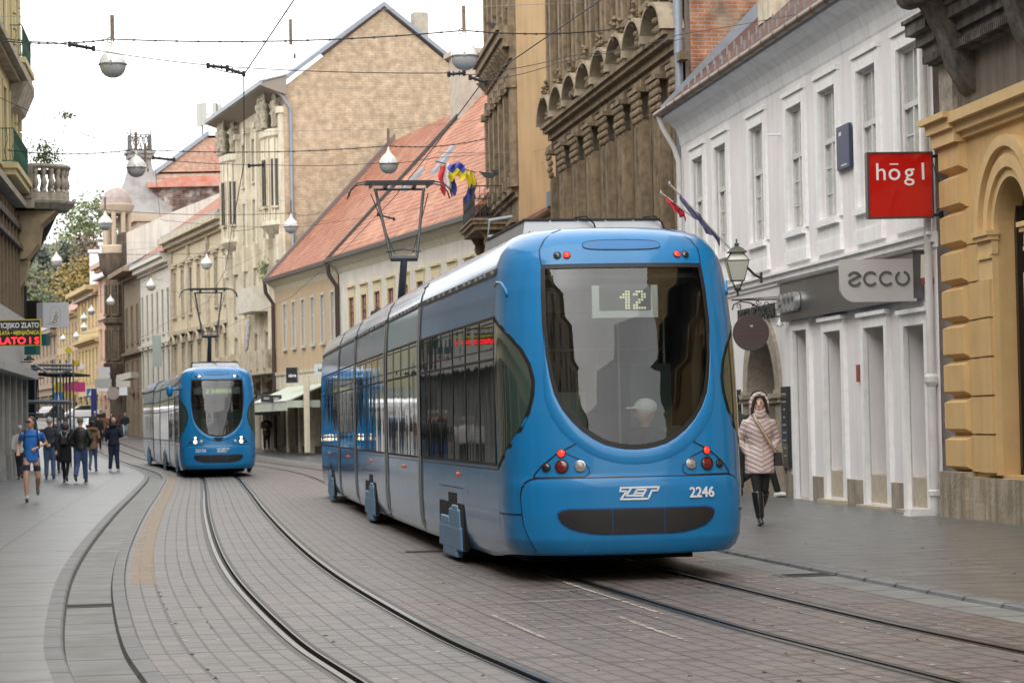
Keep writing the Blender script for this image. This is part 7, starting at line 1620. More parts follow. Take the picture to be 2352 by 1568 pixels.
def tree(label, u, v, Y, H_, W_, kind, n=900, seed=1):
    """(u, v) is the crown's top"""
    t = atY(u, v, Y); r_ = random.Random(seed); e = empty('tree', (t.x, Y, t.z-H_), 0, label, 'tree', 'trees on the wooded hill')
    m = MB(); m.tube([(0, 0, -3), (0, 0, H_*.3), (.3, 0, H_*.8)], [.45, .35, .08], 6)
    for k in range(6): a = r_.uniform(0, 6.28); z = H_*r_.uniform(.25, .6); m.tube([(0, 0, z), (W_*.35*math.cos(a), W_*.35*math.sin(a), z+H_*.18)], [.18, .04], 4)
    m.build('trunk', M_bark, e); m = MB(); con = kind == 'dark'
    cl = []
    for k in range(30):
        if con: z = r_.uniform(.1, 1); rad = (1-z)*.5*W_; a = r_.uniform(0, 6.28); q = r_.uniform(.3, 1); cl.append((rad*q*math.cos(a), rad*q*math.sin(a), H_*z, .12*W_))
        else:
            a = r_.uniform(0, 6.28); z = r_.uniform(.22, .93); rad = W_*.5*math.sqrt(max(.03, 1-((z-.55)/.45)**2))*r_.uniform(.4, 1); cl.append((rad*math.cos(a), rad*math.sin(a), H_*z, W_*r_.uniform(.10, .19)))
    for k in range(n):
        c = r_.choice(cl); p = Vector((c[0]+r_.gauss(0, c[3]*.62), c[1]+r_.gauss(0, c[3]*.62), c[2]+r_.gauss(0, c[3]*.55))); s_ = r_.uniform(.22, .48); a = Vector((r_.uniform(-1, 1), r_.uniform(-1, 1), r_.uniform(-.6, .6))).normalized()*s_; b = a.orthogonal().normalized()*s_*.8; m.quad(p-a, p-b, p+a, p+b)
    m.build('crown', LEAFM[kind], e, recalc=False)
tl = [(212, 452, 500, 20, 15, 'lime', 'tall loose yellow-green tree highest on the hill', 2600), (168, 520, 505, 15, 11, 'lime', 'loose light green tree left of the tallest one', 900), (245, 480, 520, 18, 10, 'lime', 'light green tree half hidden behind the turret', 900),
      (150, 560, 470, 14, 5, 'dark', 'narrow dark conifer left of centre on the hill', 700), (193, 545, 480, 16, 5, 'dark', 'narrow dark conifer under the tallest tree', 700), (100, 575, 480, 14, 9, 'dark', 'broad dark conifer behind the left eave', 800),
      (210, 540, 470, 15, 11, 'rust', 'rusty brown tree under the tallest one', 1000), (240, 552, 468, 14, 10, 'rust', 'rusty brown tree beside the turret', 900), (182, 592, 445, 13, 10, 'gold', 'bright golden tree above the dusty red roof', 1200), (160, 630, 440, 10, 8, 'gold', 'smaller golden tree lower on the slope', 800),
      (120, 590, 465, 16, 11, 'olive', 'olive tree behind the hill lamp, upper left', 1100), (105, 640, 450, 14, 10, 'green', 'green tree at the left foot of the hill', 1000), (135, 650, 445, 12, 10, 'olive', 'olive tree in the middle of the slope', 1000), (90, 600, 470, 16, 11, 'green', 'green tree against the dark eave', 1000),
      (205, 600, 450, 12, 9, 'olive', 'olive tree right of the golden tree', 900), (225, 590, 455, 13, 9, 'green', 'green tree beside the white chimneys', 900), (248, 600, 455, 13, 9, 'dark', 'dark tree behind the white chimneys', 800), (75, 640, 445, 14, 10, 'olive', 'olive tree at the far left of the slope', 900), (150, 595, 475, 12, 10, 'olive', 'dull olive tree between golden and hill lamp', 900),
      (60, 600, 480, 15, 12, 'green', 'green tree behind the dark eave, leftmost', 700), (265, 560, 500, 14, 12, 'olive', 'olive tree behind the sooty oriel', 700), (118, 668, 438, 9, 10, 'green', 'low green tree above the white script sign', 700), (170, 668, 436, 8, 8, 'olive', 'low olive tree above the dusty red roof', 600)]
for i, (u, v, Y, H_, W_, k, lab, n_) in enumerate(tl): tree(lab, u, v, Y, H_*1.25, W_*1.15, k, int(n_*1.5), i+3)
# fallen leaves on the right pavement
rn = random.Random(8)
m = MB()
for i in range(46):
    u, v = rn.uniform(1700, 2352), rn.uniform(1170, 1380); q = onground(u, v); s_ = rn.uniform(.012, .03); a = rn.uniform(0, 6.28)
    if v > 1200+(u-1700)*.25+80: continue
    m.quad((q.x+s_*math.cos(a), q.y+s_*math.sin(a), .036), (q.x+s_*.5*math.cos(a+1.6), q.y+s_*.5*math.sin(a+1.6), .042), (q.x-s_*math.cos(a), q.y-s_*math.sin(a), .037), (q.x-s_*.5*math.cos(a+1.6), q.y-s_*.5*math.sin(a+1.6), .036))
tag(m.build('leaf_litter', mat('fallen_leaf', (.32, .16, .05), rough=.8), recalc=False), 'scattered dry brown leaves on the right pavement', 'leaves', kind='stuff')
# ------------------------------------------------------------------ people
M_skin = mat('skin', (.52, .30, .21), rough=.55, var=.25, vscale=9, dark=(.42, .21, .14))
M_eye = mat('eye_dark', (.03, .02, .02), rough=.3); M_lip = mat('lips', (.38, .13, .11), rough=.5)
def cloth(name, c, **k): return mat(name, c, rough=k.pop('rough', .85), var=.45, vscale=6, dark=tuple(v*.6 for v in c), bump=.35, bscale=k.pop('bscale', 9), **k)
def remesh(mb, name, m, vox, parent, smooth=6, ellip=None):
    me = mb.mesh('tmp', [m]); o = bpy.data.objects.new('tmp', me); COL.objects.link(o)
    r = o.modifiers.new('r', 'REMESH'); r.mode = 'VOXEL'; r.voxel_size = vox
    if smooth: s = o.modifiers.new('s', 'SMOOTH'); s.iterations = smooth; s.factor = .5
    dg = bpy.context.evaluated_depsgraph_get(); ne = bpy.data.meshes.new_from_object(o.evaluated_get(dg)); bpy.data.objects.remove(o); ne.name = name
    ne.materials.clear(); ne.materials.append(m); ne.polygons.foreach_set('use_smooth', [True]*len(ne.polygons)); return inst(name, ne, parent)
def loft(mb, secs, n=14):
    """secs: (x, y, z, rx, ry) elliptical sections, closed at both ends"""
    k = len(mb.v)
    for (x, y, z, rx, ry) in secs:
        for j in range(n): a = 2*math.pi*j/n; mb.v.append((x+rx*math.cos(a), y+ry*math.sin(a), z))
    for i in range(len(secs)-1):
        for j in range(n): mb.f.append((k+i*n+j, k+i*n+(j+1) % n, k+(i+1)*n+(j+1) % n, k+(i+1)*n+j)); mb.m.append(0)
    mb.f.append(tuple(k+j for j in reversed(range(n)))); mb.f.append(tuple(k+(len(secs)-1)*n+j for j in range(n))); mb.m += [0, 0]
def ball(mb, c, rx, ry=None, rz=None, n=10):
    ry = ry or rx; rz = rz or rx; loft(mb, [(c[0], c[1], c[2]+rz*math.sin(a), max(.001, rx*math.cos(a)), max(.001, ry*math.cos(a))) for a in [math.pi*(i/n-.5) for i in range(n+1)]], n+2)
def lerp3(a, b, t): return tuple(lerp(p, q, t) for p, q in zip(a, b))
def hand(mb, w_, d, s=1, curl=1.0, side=1):
    """palm, four curled fingers and a thumb leaving the palm's side; d = forearm direction"""
    d = Vector(d).normalized(); up = Vector((0, -1, 0)) if abs(d.y) < .8 else Vector((0, 0, 1)); a = d.cross(up).normalized(); c = a.cross(d).normalized(); w_ = Vector(w_)
    mb.tube([w_, w_+d*.05*s, w_+d*.085*s], [.026*s, .036*s, .034*s], 8)
    for k in range(4):
        o = w_+d*.085*s+a*(k-1.5)*.018*s; L_ = (.034, .04, .037, .03)[k]*s
        p1 = o+d*L_*.7; p2 = p1+(-c*side)*L_*.7*curl+d*L_*.2; p3 = p2-d*L_*.7*curl-c*side*L_*.1; mb.tube([o-d*.01, p1, p2, p3], [.0095*s, .009*s, .0085*s, .007*s], 6)
    o = w_+d*.04*s-a*.03*s; mb.tube([o, o+d*.03*s-a*.018*s-c*side*.01, o+d*.055*s-a*.01*s-c*side*.03*s], [.012*s, .011*s, .008*s], 6)
def person(label, u, v, vtop, head=0, pose=None, top=None, hem=.86, flare=1.0, sleeves='long', legs=None, short=False, shoes=None, hair=None, hairc=None, vox=.02, group=None, bulk=1.0, name='person', skin=None, look=0, extras=None, Yfix=None, zoff=0, legr=1.0, boots=False):
    if Yfix: p = atY(u, v, Yfix)
    else: p = onground(u, v, .05)
    H_ = (v-vtop)*p.y/FPX; S = H_/1.76
    e = empty(name, (p.x, p.y, terr(p.x, p.y)+.02+zoff), head, label, 'person', group)
    J = dict(shL=(.175, 0, 1.43), elL=(.25, .02, 1.16), wrL=(.26, -.07, .93), shR=(-.175, 0, 1.43), elR=(-.25, .02, 1.16), wrR=(-.26, -.07, .93),
             hipL=(.085, 0, .92), knL=(.095, -.02, .50), anL=(.10, .02, .09), hipR=(-.085, 0, .92), knR=(-.095, -.02, .50), anR=(-.10, .02, .09), headc=(0, -.02, 1.64), toeL=None, toeR=None)
    if pose: J.update(pose)
    for s in 'LR':
        if J['toe'+s] is None: a = J['an'+s]; J['toe'+s] = (a[0]*1.15, a[1]-.16, a[2]-.055)
    sk = skin or M_skin; X = lambda mb: setattr(mb, 'v', [(x*S, y*S, z*S) for x, y, z in mb.v])
    hc = J['headc']
    b = MB()     # body: one continuous surface after remeshing
    loft(b, [(0, 0, .84, .13, .09), (0, 0, .95, .155, .10), (0, 0, 1.08, .13, .09), (0, -.0, 1.28, .155, .105), (0, 0, 1.42, .15, .085), (0, 0, 1.47, .07, .06)])
    b.tube([(0, .0, 1.42), lerp3((0, 0, 1.44), hc, .55), hc], [.06, .053, .05], 10)
    ball(b, (hc[0], hc[1], hc[2]+.02), .078, .095, .112); ball(b, (hc[0]+math.sin(look)*.02, hc[1]-.025*math.cos(look), hc[2]-.05), .055, .065, .06)
    c, sn = math.cos(look), math.sin(look)
    def F_(x, y, z): return (hc[0]+x*c-y*sn*1.0, hc[1]+x*sn+y*c, hc[2]+z)
    b.tube([F_(0, -.09, .03), F_(0, -.115, -.012), F_(0, -.095, -.02)], [.008, .013, .008], 6)
    for s in (-1, 1): b.tube([F_(s*.078, 0, -.01), F_(s*.085, .01, .03)], [.012, .016], 6)
    for s in 'LR':
        b.tube([J['sh'+s], J['el'+s], J['wr'+s]], [.052, .041, .028], 8); b.tube([J['hip'+s], lerp3(J['hip'+s], J['kn'+s], .4), J['kn'+s], lerp3(J['kn'+s], J['an'+s], .35), J['an'+s]], [c_*(.82 if legs and not short else 1) for c_ in (.088, .078, .055, .056, .036)], 10)
        if vox < .03:
            w_ = Vector(J['wr'+s]); d = w_-Vector(J['el'+s]); hand(b, w_, d, 1, 1, 1 if s == 'L' else -1)
        else: w_ = Vector(J['wr'+s]); d = (w_-Vector(J['el'+s])).normalized(); b.tube([w_, w_+d*.1, w_+d*.15], [.028, .034, .015], 6)
    X(b); body_ = remesh(b, 'body', sk, min(vox, .013) if vox < .03 else vox, e, 3)
    if vox < .03:
        m = MB()
        for s in (-1, 1): ball(m, F_(s*.032, -.088, .025), .011, .007, .006, 6); m.tube([F_(s*.018, -.093, .045), F_(s*.05, -.085, .047)], .004, 4)
        X(m); m.build('eyes', M_eye, e); m = MB(); m.tube([F_(-.022, -.092, -.052), F_(0, -.097, -.05), F_(.022, -.092, -.052)], .005, 5); X(m); m.build('mouth', M_lip, e)
    if legs:
        m = MB(); q = bulk*legr
        loft(m, [(0, 0, .86, .15*q, .11*q), (0, 0, .95, .165*q, .115*q), (0, 0, 1.04, .15*q, .11*q)])
        for s in 'LR':
            a, k_, h = J['an'+s], J['kn'+s], J['hip'+s]
            if short: m.tube([h, lerp3(h, k_, .35), lerp3(h, k_, .68)], [.085, .078, .078], 12)
            else: m.tube([h, lerp3(h, k_, .45), k_, lerp3(k_, a, .4), a], [.098*q, .088*q, .068*q, .062*q, .056*q], 10)
        X(m); remesh(m, 'shorts' if short else 'trousers', legs, vox, e, 5)
    if top:
        m = MB(); q = bulk
        secs = [(0, 0, hem, .165*q*flare, .125*q*flare)]
        if hem < .8: secs.append((0, 0, .93, .175*q*(flare+1)/2, .13*q))
        secs += [(0, 0, 1.08, .148*q, .11*q), (0, -.005, 1.28, .178*q, .125*q), (0, 0, 1.42, .165*q, .10*q), (0, 0, 1.50, .08, .075)]
        loft(m, secs)
        for s in 'LR':
            if sleeves == 'long': m.tube([J['sh'+s], J['el'+s], lerp3(J['el'+s], J['wr'+s], .97)], [.072*q, .06*q, .046*q], 10)
            else: m.tube([J['sh'+s], lerp3(J['sh'+s], J['el'+s], .62)], [.062, .056], 10)
        X(m); remesh(m, 'top', top, vox, e, 5)
    if shoes:
        for s in 'LR':
            m = MB(); a, t = Vector(J['an'+s]), Vector(J['toe'+s])
            if boots: m.tube([lerp3(J['an'+s], J['kn'+s], .92), lerp3(J['an'+s], J['kn'+s], .5), a+Vector((0, 0, .02))], [.080, .076, .056], 12)
            m.tube([a+Vector((0, .05, -.035)), a+Vector((0, 0, -.03)), lerp3(a, t, .6), t], [.034, .043, .038, .024], 10); m.box(a.x-.028, a.x+.028, a.y+.01, a.y+.075, a.z-.088, a.z-.03); X(m); remesh(m, 'boot' if boots else 'shoe', shoes, min(vox, .02), e, 3)
    if hair:
        m = MB()
        if hair == 'short': ball(m, F_(0, .018, .048), .086, .095, .098); 
        if hair == 'long': ball(m, F_(0, .02, .045), .092, .10, .10); loft(m, [(F_(0, .055, -.26)[0], F_(0, .055, -.26)[1], hc[2]-.26, .09, .04), (F_(0, .055, -.1)[0], F_(0, .055, -.1)[1], hc[2]-.1, .115, .06), (F_(0, .03, .05)[0], F_(0, .03, .05)[1], hc[2]+.05, .092, .08)])
        if hair == 'bob': ball(m, F_(0, .025, .01), .118, .105, .125)
        if hair == 'bald': ball(m, F_(0, .03, -.01), .084, .085, .075)
        if hair in ('cap', 'beanie'): ball(m, F_(0, .008, .058), .09, .104, .09)
        if hair == 'cap': m.prism([F_(-.06, -.07, 0)[:2], F_(.06, -.07, 0)[:2], F_(.05, -.17, 0)[:2], F_(-.05, -.17, 0)[:2]], hc[2]+.052, hc[2]+.07, ax='z')
        X(m); o = remesh(m, {'cap': 'cap', 'beanie': 'beanie'}.get(hair, 'hair'), hairc, .012 if vox < .03 else .02, e, 2)
        if hair in ('short',):       # keep the face clear of hair
            me = o.data; bm = bmesh.new(); bm.from_mesh(me); vv = [q for q in bm.verts if (lambda f: f[1] < -.045*S and f[2] < (hc[2]+.075)*S)((0, (q.co.x-hc[0]*S)*(-sn)+(q.co.y-hc[1]*S)*c, q.co.z))]; bmesh.ops.delete(bm, geom=vv, context='VERTS'); bm.to_mesh(me); bm.free()
        if hair in ('bob', 'long'):
            me = o.data; bm = bmesh.new(); bm.from_mesh(me); vv = [q for q in bm.verts if (lambda f: f < -.05*S)((q.co.x-hc[0]*S)*(-sn)+(q.co.y-hc[1]*S)*c) and q.co.z < (hc[2]+.07)*S]; bmesh.ops.delete(bm, geom=vv, context='VERTS'); bm.to_mesh(me); bm.free()
    if extras: extras(e, S, J, F_)
    return e
def stride(k=.28, lift='R', w_=.09):
    o = 'L' if lift == 'R' else 'R'; sx = {'L': 1, 'R': -1}
    return {'kn'+o: (sx[o]*w_, -k*.5, .50), 'an'+o: (sx[o]*w_, -k*.75, .10), 'kn'+lift: (sx[lift]*w_, .02, .49), 'an'+lift: (sx[lift]*w_, k, .19), 'toe'+lift: (sx[lift]*w_, k-.10, .05), 'wr'+o: (sx[o]*.24, .12, .95), 'el'+o: (sx[o]*.25, .1, 1.17), 'wr'+lift: (sx[lift]*.24, -.16, .96), 'el'+lift: (sx[lift]*.25, -.0, 1.16)}
C_jeans = cloth('jeans_blue', (.07, .12, .22)); C_jeansd = cloth('jeans_dark', (.04, .06, .13)); C_black = cloth('black_cloth', (.012, .012, .015)); C_navy = cloth('navy_cloth', (.012, .018, .035)); C_char = cloth('charcoal_cloth', (.03, .034, .045))
C_tan = cloth('tan_parka', (.22, .13, .07)); C_shoe = mat('dark_shoe', (.03, .03, .032), rough=.5); C_wshoe = mat('white_sneaker', (.7, .7, .7), rough=.5); H_grey = mat('grey_hair', (.42, .41, .40), rough=.8); H_dark = mat('dark_hair', (.022, .016, .013), rough=.6); H_brown = mat('brown_hair', (.07, .04, .025), rough=.6)
# quilted coat material
q = mat('quilted_pink_grey', (.52, .41, .39), rough=.42); n = q.node_tree.nodes; L = q.node_tree.links
t = n.new('ShaderNodeTexCoord'); s_ = n.new('ShaderNodeSeparateXYZ'); L.new(t.outputs['Object'], s_.inputs[0]); ab = n.new('ShaderNodeMath'); ab.operation = 'ABSOLUTE'; L.new(s_.outputs[0], ab.inputs[0])
ma = n.new('ShaderNodeMath'); ma.operation = 'MULTIPLY_ADD'; ma.inputs[1].default_value = -.5; L.new(ab.outputs[0], ma.inputs[0]); L.new(s_.outputs[2], ma.inputs[2]); mu = n.new('ShaderNodeMath'); mu.operation = 'MULTIPLY'; mu.inputs[1].default_value = math.pi/.062; L.new(ma.outputs[0], mu.inputs[0])
si = n.new('ShaderNodeMath'); si.operation = 'SINE'; L.new(mu.outputs[0], si.inputs[0]); a2 = n.new('ShaderNodeMath'); a2.operation = 'ABSOLUTE'; L.new(si.outputs[0], a2.inputs[0]); pw = n.new('ShaderNodeMath'); pw.operation = 'POWER'; pw.inputs[1].default_value = .5; L.new(a2.outputs[0], pw.inputs[0])
bm_n = n.new('ShaderNodeBump'); bm_n.inputs['Strength'].default_value = 1; bm_n.inputs['Distance'].default_value = .009; L.new(pw.outputs[0], bm_n.inputs['Height']); L.new(bm_n.outputs[0], n['Principled BSDF'].inputs['Normal'])
C_quilt = q
def woman_x(e, S, J, F_):
    m = MB(); hc = J['headc']      # hood round the head, open at the face
    for i in range(11):
        a = math.pi*(i/10); 
    pts = [(hc[0]+.112*math.cos(a), hc[1]-.045+.01*math.sin(a), hc[2]+.02+.132*math.sin(a)) for a in [math.pi*(-.22+1.44*i/16) for i in range(17)]]
    m.tube(pts, [.018+.012*math.sin(math.pi*i/16) for i in range(17)], 8)
    loft(m, [(hc[0], .05, 1.44, .12, .09), (hc[0], hc[1]+.05, hc[2]-.08, .125, .085), (hc[0], hc[1]+.05, hc[2]+.05, .125, .095), (hc[0], hc[1]+.04, hc[2]+.12, .09, .08), (hc[0], hc[1]+.03, hc[2]+.15, .03, .03)])
    loft(m, [(0, -.01, 1.43, .13, .10), (0, -.02, 1.50, .105, .10), (0, -.02, 1.545, .095, .095)])
    m.v = [(x*S, y*S, z*S) for x, y, z in m.v]; remesh(m, 'hood', C_quilt, .014, e, 4)
    m = MB(); 
    for s in (-1, 1): m.tube([(s*.055, hc[1]-.075, hc[2]+.10), (s*.088, hc[1]-.06, hc[2]+.02), (s*.10, hc[1]-.055, hc[2]-.07), (s*.115, hc[1]-.07, hc[2]-.12)], [.02, .022, .024, .01], 7)
    m.tube([(-.06, hc[1]-.08, hc[2]+.105), (0, hc[1]-.088, hc[2]+.12), (.06, hc[1]-.08, hc[2]+.105)], .018, 6); m.v = [(x*S, y*S, z*S) for x, y, z in m.v]; m.build('hair', H_dark, e, smooth=60)
    m = MB(); P = [(-.09, -.105, 1.50), (-.06, -.145, 1.40), (.03, -.155, 1.25), (.13, -.15, 1.08), (.20, -.11, .98)]
    for w0, mm, nm in ((.017, mat('strap_bronze', (.30, .17, .10), rough=.4), 'bag_strap'),):
        rows = [[(x-w0, y-.004, z-w0*.6), (x+w0, y-.004, z+w0*.6)] for x, y, z in P]; m.grid([[tuple(c*S for c in p_) for p_ in r_] for r_ in rows]); o = m.build(nm, mm, e); so_ = o.modifiers.new('t', 'SOLIDIFY'); so_.thickness = .008
    m = MB(); rows = [[(x-.005, y-.012, z-.003), (x+.005, y-.012, z+.003)] for x, y, z in P]; m.grid([[tuple(c*S for c in p_) for p_ in r_] for r_ in rows]); m.build('strap_stripe', mat('strap_cream', (.6, .5, .4), rough=.5), e)
    m = MB(); m.box(.19, .30, -.09, .03, .80, .98, 0, (.012, .02)); m.tube([(.2, -.1, .98), (.2, -.11, 1.0), (.24, -.06, .995)], .008, 5); m.v = [(x*S, y*S, z*S) for x, y, z in m.v]; o = m.build('handbag', mat('black_leather', (.015, .015, .017), rough=.3), e); bv = o.modifiers.new('b', 'BEVEL'); bv.width = .015; bv.segments = 2
    m = MB(); m.tube([(.01, -.135, 1.46), (.015, -.148, 1.25), (.02, -.14, 1.05), (.02, -.155, .72)], .005, 4); m.v = [(x*S, y*S, z*S) for x, y, z in m.v]; m.build('zip', mat('zip_gold', (.5, .45, .35), rough=.4), e)
wp = stride(.2, 'L', .06); wp.update({'headc': (0, -.03, 1.61), 'wrR': (-.15, -.02, .95), 'elR': (-.26, .06, 1.15), 'wrL': (.14, -.03, .96), 'elL': (.25, .05, 1.15), 'shL': (.15, 0, 1.40), 'shR': (-.15, 0, 1.40), 'anR': (-.035, -.12, .10), 'knR': (-.06, -.07, .5), 'anL': (.04, .25, .2), 'toeL': (.04, .16, .06)})
person('woman in a quilted pale pink hooded coat and black boots with a striped bag strap', 1748, 1203, 900, R(6), wp, C_quilt, .70, 1.18, 'long', cloth('black_leggings', (.012, .012, .013)), shoes=mat('boot_leather', (.012, .012, .013), rough=.22, coat=.5), vox=.014, bulk=1.04, boots=True, legr=.85, extras=woman_x, skin=mat('skin_fair', (.62, .39, .30), rough=.5), look=R(-12))
sp = stride(.42, 'R'); person('man in black with a black cap and white sneakers behind the woman in pink', 1742, 1141, 897, R(78), sp, C_black, .84, 1.0, 'long', C_black, shoes=C_wshoe, hair='cap', hairc=C_black, vox=.022)
person('person in a dark green jacket half hidden by the near tram and pink coat', 1692, 1142, 905, R(170), stride(.2), cloth('dark_green_jacket', (.035, .045, .035)), .78, 1, 'long', C_black, shoes=C_shoe, hair='short', hairc=H_dark, vox=.022)
# passenger seen through the rear window of the near tram
pp = Matrix.Translation(tram1.location) @ Matrix.Rotation([c for c in tram1.children if c.name.startswith('end_module')][0].rotation_euler.z, 4, 'Z')
w0 = pp @ Vector((.36, 1.2, -.02)); e = empty('person', w0, tram1.children[0].rotation_euler.z, 'seated man in a white cap and dark jacket inside the near tram', 'person')
m = MB(); loft(m, [(0, 0, 1.0, .17, .12), (0, 0, 1.15, .19, .12), (0, 0, 1.28, .17, .10), (-.02, 0, 1.34, .07, .06)]); m.tube([(-.02, 0, 1.30), (-.03, 0, 1.45)], .052, 8); ball(m, (-.03, 0, 1.49), .095, .08, .115); m.tube([(-.115, 0, 1.5), (-.14, 0, 1.465), (-.11, 0, 1.45)], [.008, .014, .01], 6); m.tube([(.0, -.08, 1.47), (.0, -.085, 1.51)], .015, 6); remesh(m, 'body', M_skin, .013, e, 3)
m = MB(); loft(m, [(0, 0, .98, .2, .14), (0, 0, 1.15, .215, .14), (0, 0, 1.30, .19, .12), (-.01, 0, 1.37, .08, .08)]); m.tube([(0, -.15, 1.28), (-.12, -.17, 1.1), (-.3, -.1, 1.05)], [.07, .06, .05], 8); remesh(m, 'jacket', C_char, .018, e, 3)
m = MB(); ball(m, (-.02, 0, 1.55), .115, .095, .085); m.prism([(-.10, -.06), (-.10, .06), (-.21, .05), (-.21, -.05)], 1.535, 1.552, ax='z'); remesh(m, 'cap', mat('cap_white', (.86, .86, .83), rough=.8), .011, e, 1)
# ---- walkers on the left
gl = 'walkers on the left pavement'
def jog_x(e, S, J, F_):
    sc = lambda m: setattr(m, 'v', [(x*S, y*S, z*S) for x, y, z in m.v])
    m = MB()
    for s in (-1, 1): m.tube([(s*.12, .09, 1.48), (s*.125, -.06, 1.48), (s*.135, -.125, 1.36), (s*.16, -.10, 1.18), (s*.15, .03, 1.12)], .014, 6)
    m.tube([(-.13, -.13, 1.37), (.13, -.13, 1.37)], .009, 5); m.box(.13, .175, -.13, -.06, 1.12, 1.3); sc(m); m.build('backpack_strap', C_black, e)
    m = MB(); m.tube([F_(-.06, -.085, .03), F_(-.02, -.10, .03), F_(.02, -.10, .03), F_(.06, -.085, .03)], [.014, .018, .018, .014], 6); m.tube([F_(-.06, -.08, .035), F_(-.085, .0, .035)], .005, 4); m.tube([F_(.06, -.08, .035), F_(.085, .0, .035)], .005, 4); sc(m); m.build('sunglasses', M_rubber, e)
    for s, k in (('L', 1), ('R', -1)):
        a = Vector(J['an'+s]); m = MB(); m.tube([a+Vector((0, 0, .12)), a+Vector((0, 0, -.01))], [.04, .04], 8); sc(m); m.build('sock', C_wshoe, e)
    m = MB()
    for s in (-1, 1):
        for k in range(3): m.tube([(s*(.13+k*.012), .03-.02*k, 1.505), (s*(.21+k*.006), .0-.02*k, 1.44), (s*.245, -.0-.02*k, 1.30)], .004, 4)
    sc(m); m.build('shoulder_stripes', C_navy, e)
jp = {'elL': (.30, .10, 1.22), 'wrL': (.10, -.16, 1.12), 'elR': (-.27, .12, 1.2), 'wrR': (-.27, -.12, 1.03), 'knL': (.125, .02, .52), 'anL': (.10, .30, .30), 'toeL': (.10, .30, .14), 'knR': (-.11, -.13, .52), 'anR': (-.10, -.12, .10), 'headc': (-.01, -.03, 1.64), 'toeR': (-.10, -.27, .075)}
person('jogger in a bright blue shirt, navy shorts and sunglasses with a running vest', 74, 1151, 955, R(8), jp, mat('jogger_blue', (.02, .16, .55), rough=.7, var=.3, vscale=9, bump=.5, bscale=10), .85, 1.02, 'short', cloth('navy_shorts', (.012, .025, .06)), True, mat('shoe_teal', (.03, .12, .16), rough=.6, var=.6, vscale=20, dark=(.5, .5, .1)), 'short', H_brown, .016, gl, extras=jog_x, look=R(-38))
bk = {'elL': (.26, .06, 1.17), 'wrL': (.04, .17, 1.0), 'elR': (-.26, .06, 1.17), 'wrR': (-.03, .18, 1.0)}
person('grey-haired man in a dark jacket and jeans with hands clasped behind his back', 115, 1098, 957, R(184), bk, C_char, .90, 1.0, 'long', C_jeans, shoes=C_shoe, hair='short', hairc=H_grey, vox=.022, group=gl, bulk=1.12)
def pack_x(e, S, J, F_):
    m = MB(); m.box(-.11, .11, .11, .22, 1.12, 1.36, 0, (.02, .02)); m.v = [(x*S, y*S, z*S) for x, y, z in m.v]; o = m.build('backpack', mat('black_leather2', (.03, .03, .034), rough=.4), e); bv = o.modifiers.new('b', 'BEVEL'); bv.width = .03; bv.segments = 2
    m = MB(); [m.tube([(s*.05, .17, 1.36), (s*.11, .1, 1.5)], .01, 5) for s in (-1, 1)]; m.v = [(x*S, y*S, z*S) for x, y, z in m.v]; m.build('backpack_strap', MATS['pale_sash'], e)
person('woman in a long black coat with a small black leather backpack', 151, 1107, 968, R(180), stride(.22, 'R', .07), C_black, .60, 1.15, 'long', C_black, shoes=C_shoe, hair='bob', hairc=H_brown, vox=.022, group=gl, extras=pack_x, legr=.85)
person('short-haired man in a black puffer jacket and blue jeans, hands in pockets', 186, 1107, 956, R(178), {**stride(.28, 'L', .085), 'wrL': (.20, -.06, .98), 'wrR': (-.20, -.06, .98), 'elL': (.31, .06, 1.17), 'elR': (-.31, .06, 1.17)}, mat('black_puffer', (.010, .012, .012), rough=.5, bump=.6, bscale=5), .88, 1.0, 'long', cloth('jeans_mid', (.045, .085, .20)), shoes=C_shoe, hair='short', hairc=mat('cropped_hair', (.18, .14, .11), rough=.8), vox=.022, group=gl, bulk=1.15)
def fur_x(e, S, J, F_):
    m = MB(); rr = random.Random(1); m.tube([(.15*math.cos(a), .03+.12*math.sin(a), 1.47+.03*math.sin(a)) for a in [2*math.pi*i/16 for i in range(17)]], [.05+.012*rr.random() for _ in range(17)], 8); m.v = [(x*S, y*S, z*S) for x, y, z in m.v]; m.build('fur_collar', mat('fur_tan', (.30, .19, .10), rough=.95, bump=1, bscale=60, var=.8, vscale=30), e)
person('woman in a tan parka with fur-trimmed hood and flared blue jeans', 214, 1082, 965, R(176), {**stride(.18, 'L', .07), 'wrL': (.17, -.1, 1.05), 'wrR': (-.17, -.1, 1.05)}, C_tan, .78, 1.1, 'long', C_jeans, shoes=C_shoe, hair='long', hairc=H_dark, vox=.022, group=gl, extras=fur_x, legr=.9)
def hood_x(e, S, J, F_):
    m = MB(); ball(m, (0, .07, 1.50), .15, .11, .08); m.v = [(x*S, y*S, z*S) for x, y, z in m.v]; remesh(m, 'hood', C_navy, .02, e, 2)
person('bald man in a black hooded jacket, navy trousers and white sneakers', 262, 1081, 957, R(180), {'wrL': (.16, -.16, 1.13), 'wrR': (-.16, -.16, 1.13), 'elL': (.30, .05, 1.16), 'elR': (-.30, .05, 1.16), 'anL': (.13, .0, .09), 'anR': (-.13, 0, .09)}, C_navy, .86, 1.05, 'long', cloth('navy_trousers', (.02, .028, .07)), shoes=C_wshoe, hair=None, vox=.022, group=gl, extras=hood_x, bulk=1.15)
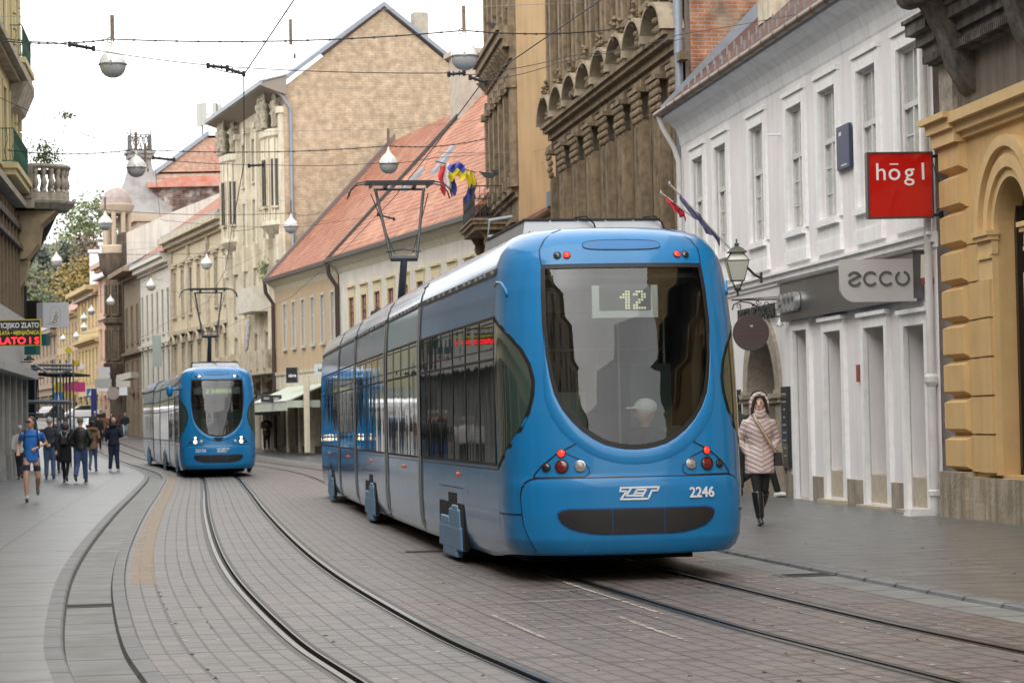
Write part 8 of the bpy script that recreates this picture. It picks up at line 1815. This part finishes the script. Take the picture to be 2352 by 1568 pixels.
small = [('brown-haired woman mostly hidden between the grey-haired man and the black coat', 128, 1086, 972, 178, C_char, C_char, 'bob', H_brown), ('grey-haired person in a pale top at the wall behind the jogger', 47, 1100, 975, 180, mat('pale_top', (.5, .5, .5)), C_char, 'short', H_grey),
         ('man in a blue jacket behind the scaffold poles, left one', 139, 1043, 957, 182, cloth('blue_jacket', (.05, .14, .28)), C_char, 'short', H_dark), ('man in a lighter blue jacket behind the scaffold poles, right one', 150, 1041, 959, 176, cloth('blue_jacket2', (.09, .22, .36)), C_char, 'short', H_brown),
         ('walker in a dark grey coat near the blue banner column', 219, 1014, 943, 180, C_char, C_black, 'short', H_grey), ('woman in a long brown coat in the distant group', 240, 1016, 946, 180, cloth('brown_coat', (.16, .085, .05)), C_black, 'long', H_dark),
         ('walker in navy with pale grey hair left of the brown coat', 232, 1008, 938, 178, C_navy, C_jeansd, 'short', H_grey), ('dark-haired woman facing us behind the bald man', 257, 1012, 948, 5, C_black, C_black, 'long', H_dark),
         ('young man in a black top and pale jeans near the brown wall', 288, 1006, 946, 8, C_navy, cloth('jeans_pale', (.32, .38, .46)), 'short', H_dark), ('woman in a reddish dark jacket beside the man in pale jeans', 274, 1006, 948, 185, cloth('maroon_jacket', (.07, .03, .03)), C_black, 'long', H_brown),
         ('person in a long pinkish brown coat beside the white car', 201, 958, 922, 184, cloth('pinkish_coat', (.30, .17, .13)), C_tan, 'long', H_dark), ('man in a dark jacket standing at the far kerb, left of two', 249, 960, 922, 10, C_navy, C_jeans, 'short', H_dark),
         ('person in a grey blue jacket standing at the far kerb, right of two', 257, 960, 920, 175, cloth('greyblue_jacket', (.16, .22, .25)), C_jeans, 'short', H_brown), ('person in a light brown jacket by the far kerb', 236, 958, 923, 20, cloth('lightbrown_jacket', (.30, .20, .12)), C_char, 'short', H_dark),
         ('small dark figure between the white car and blue banner', 212, 958, 924, 180, C_black, C_black, 'short', H_dark), ('walker in black behind the woman in the tan parka', 226, 1032, 950, 182, C_black, C_black, 'short', H_dark)]
for lab, u, v, vt, hd, tp, lg, hr, hcol in small:
    coat = 'coat' in lab
    person(lab, u, v, vt, R(hd), stride(.18, 'R' if u % 2 else 'L', .08), tp, .60 if coat else .86, 1.1 if coat else 1, 'long', lg, shoes=C_wshoe if 'pale jeans' in lab else C_shoe, hair=hr, hairc=hcol, vox=.035, group='distant walkers', bulk=1.08)
person('woman in a pale beanie and dark brown coat holding a phone by the awnings', 613, 1033, 951, R(4), {'wrL': (.05, -.2, 1.3), 'elL': (.24, -.04, 1.16), 'wrR': (-.1, -.18, 1.05)}, cloth('darkbrown_coat', (.05, .035, .03)), .72, 1.1, 'long', C_black, shoes=mat('orange_shoe', (.4, .1, .03)), hair='beanie', hairc=mat('beanie_lilac', (.35, .32, .36), rough=.9), vox=.028, bulk=1.1)
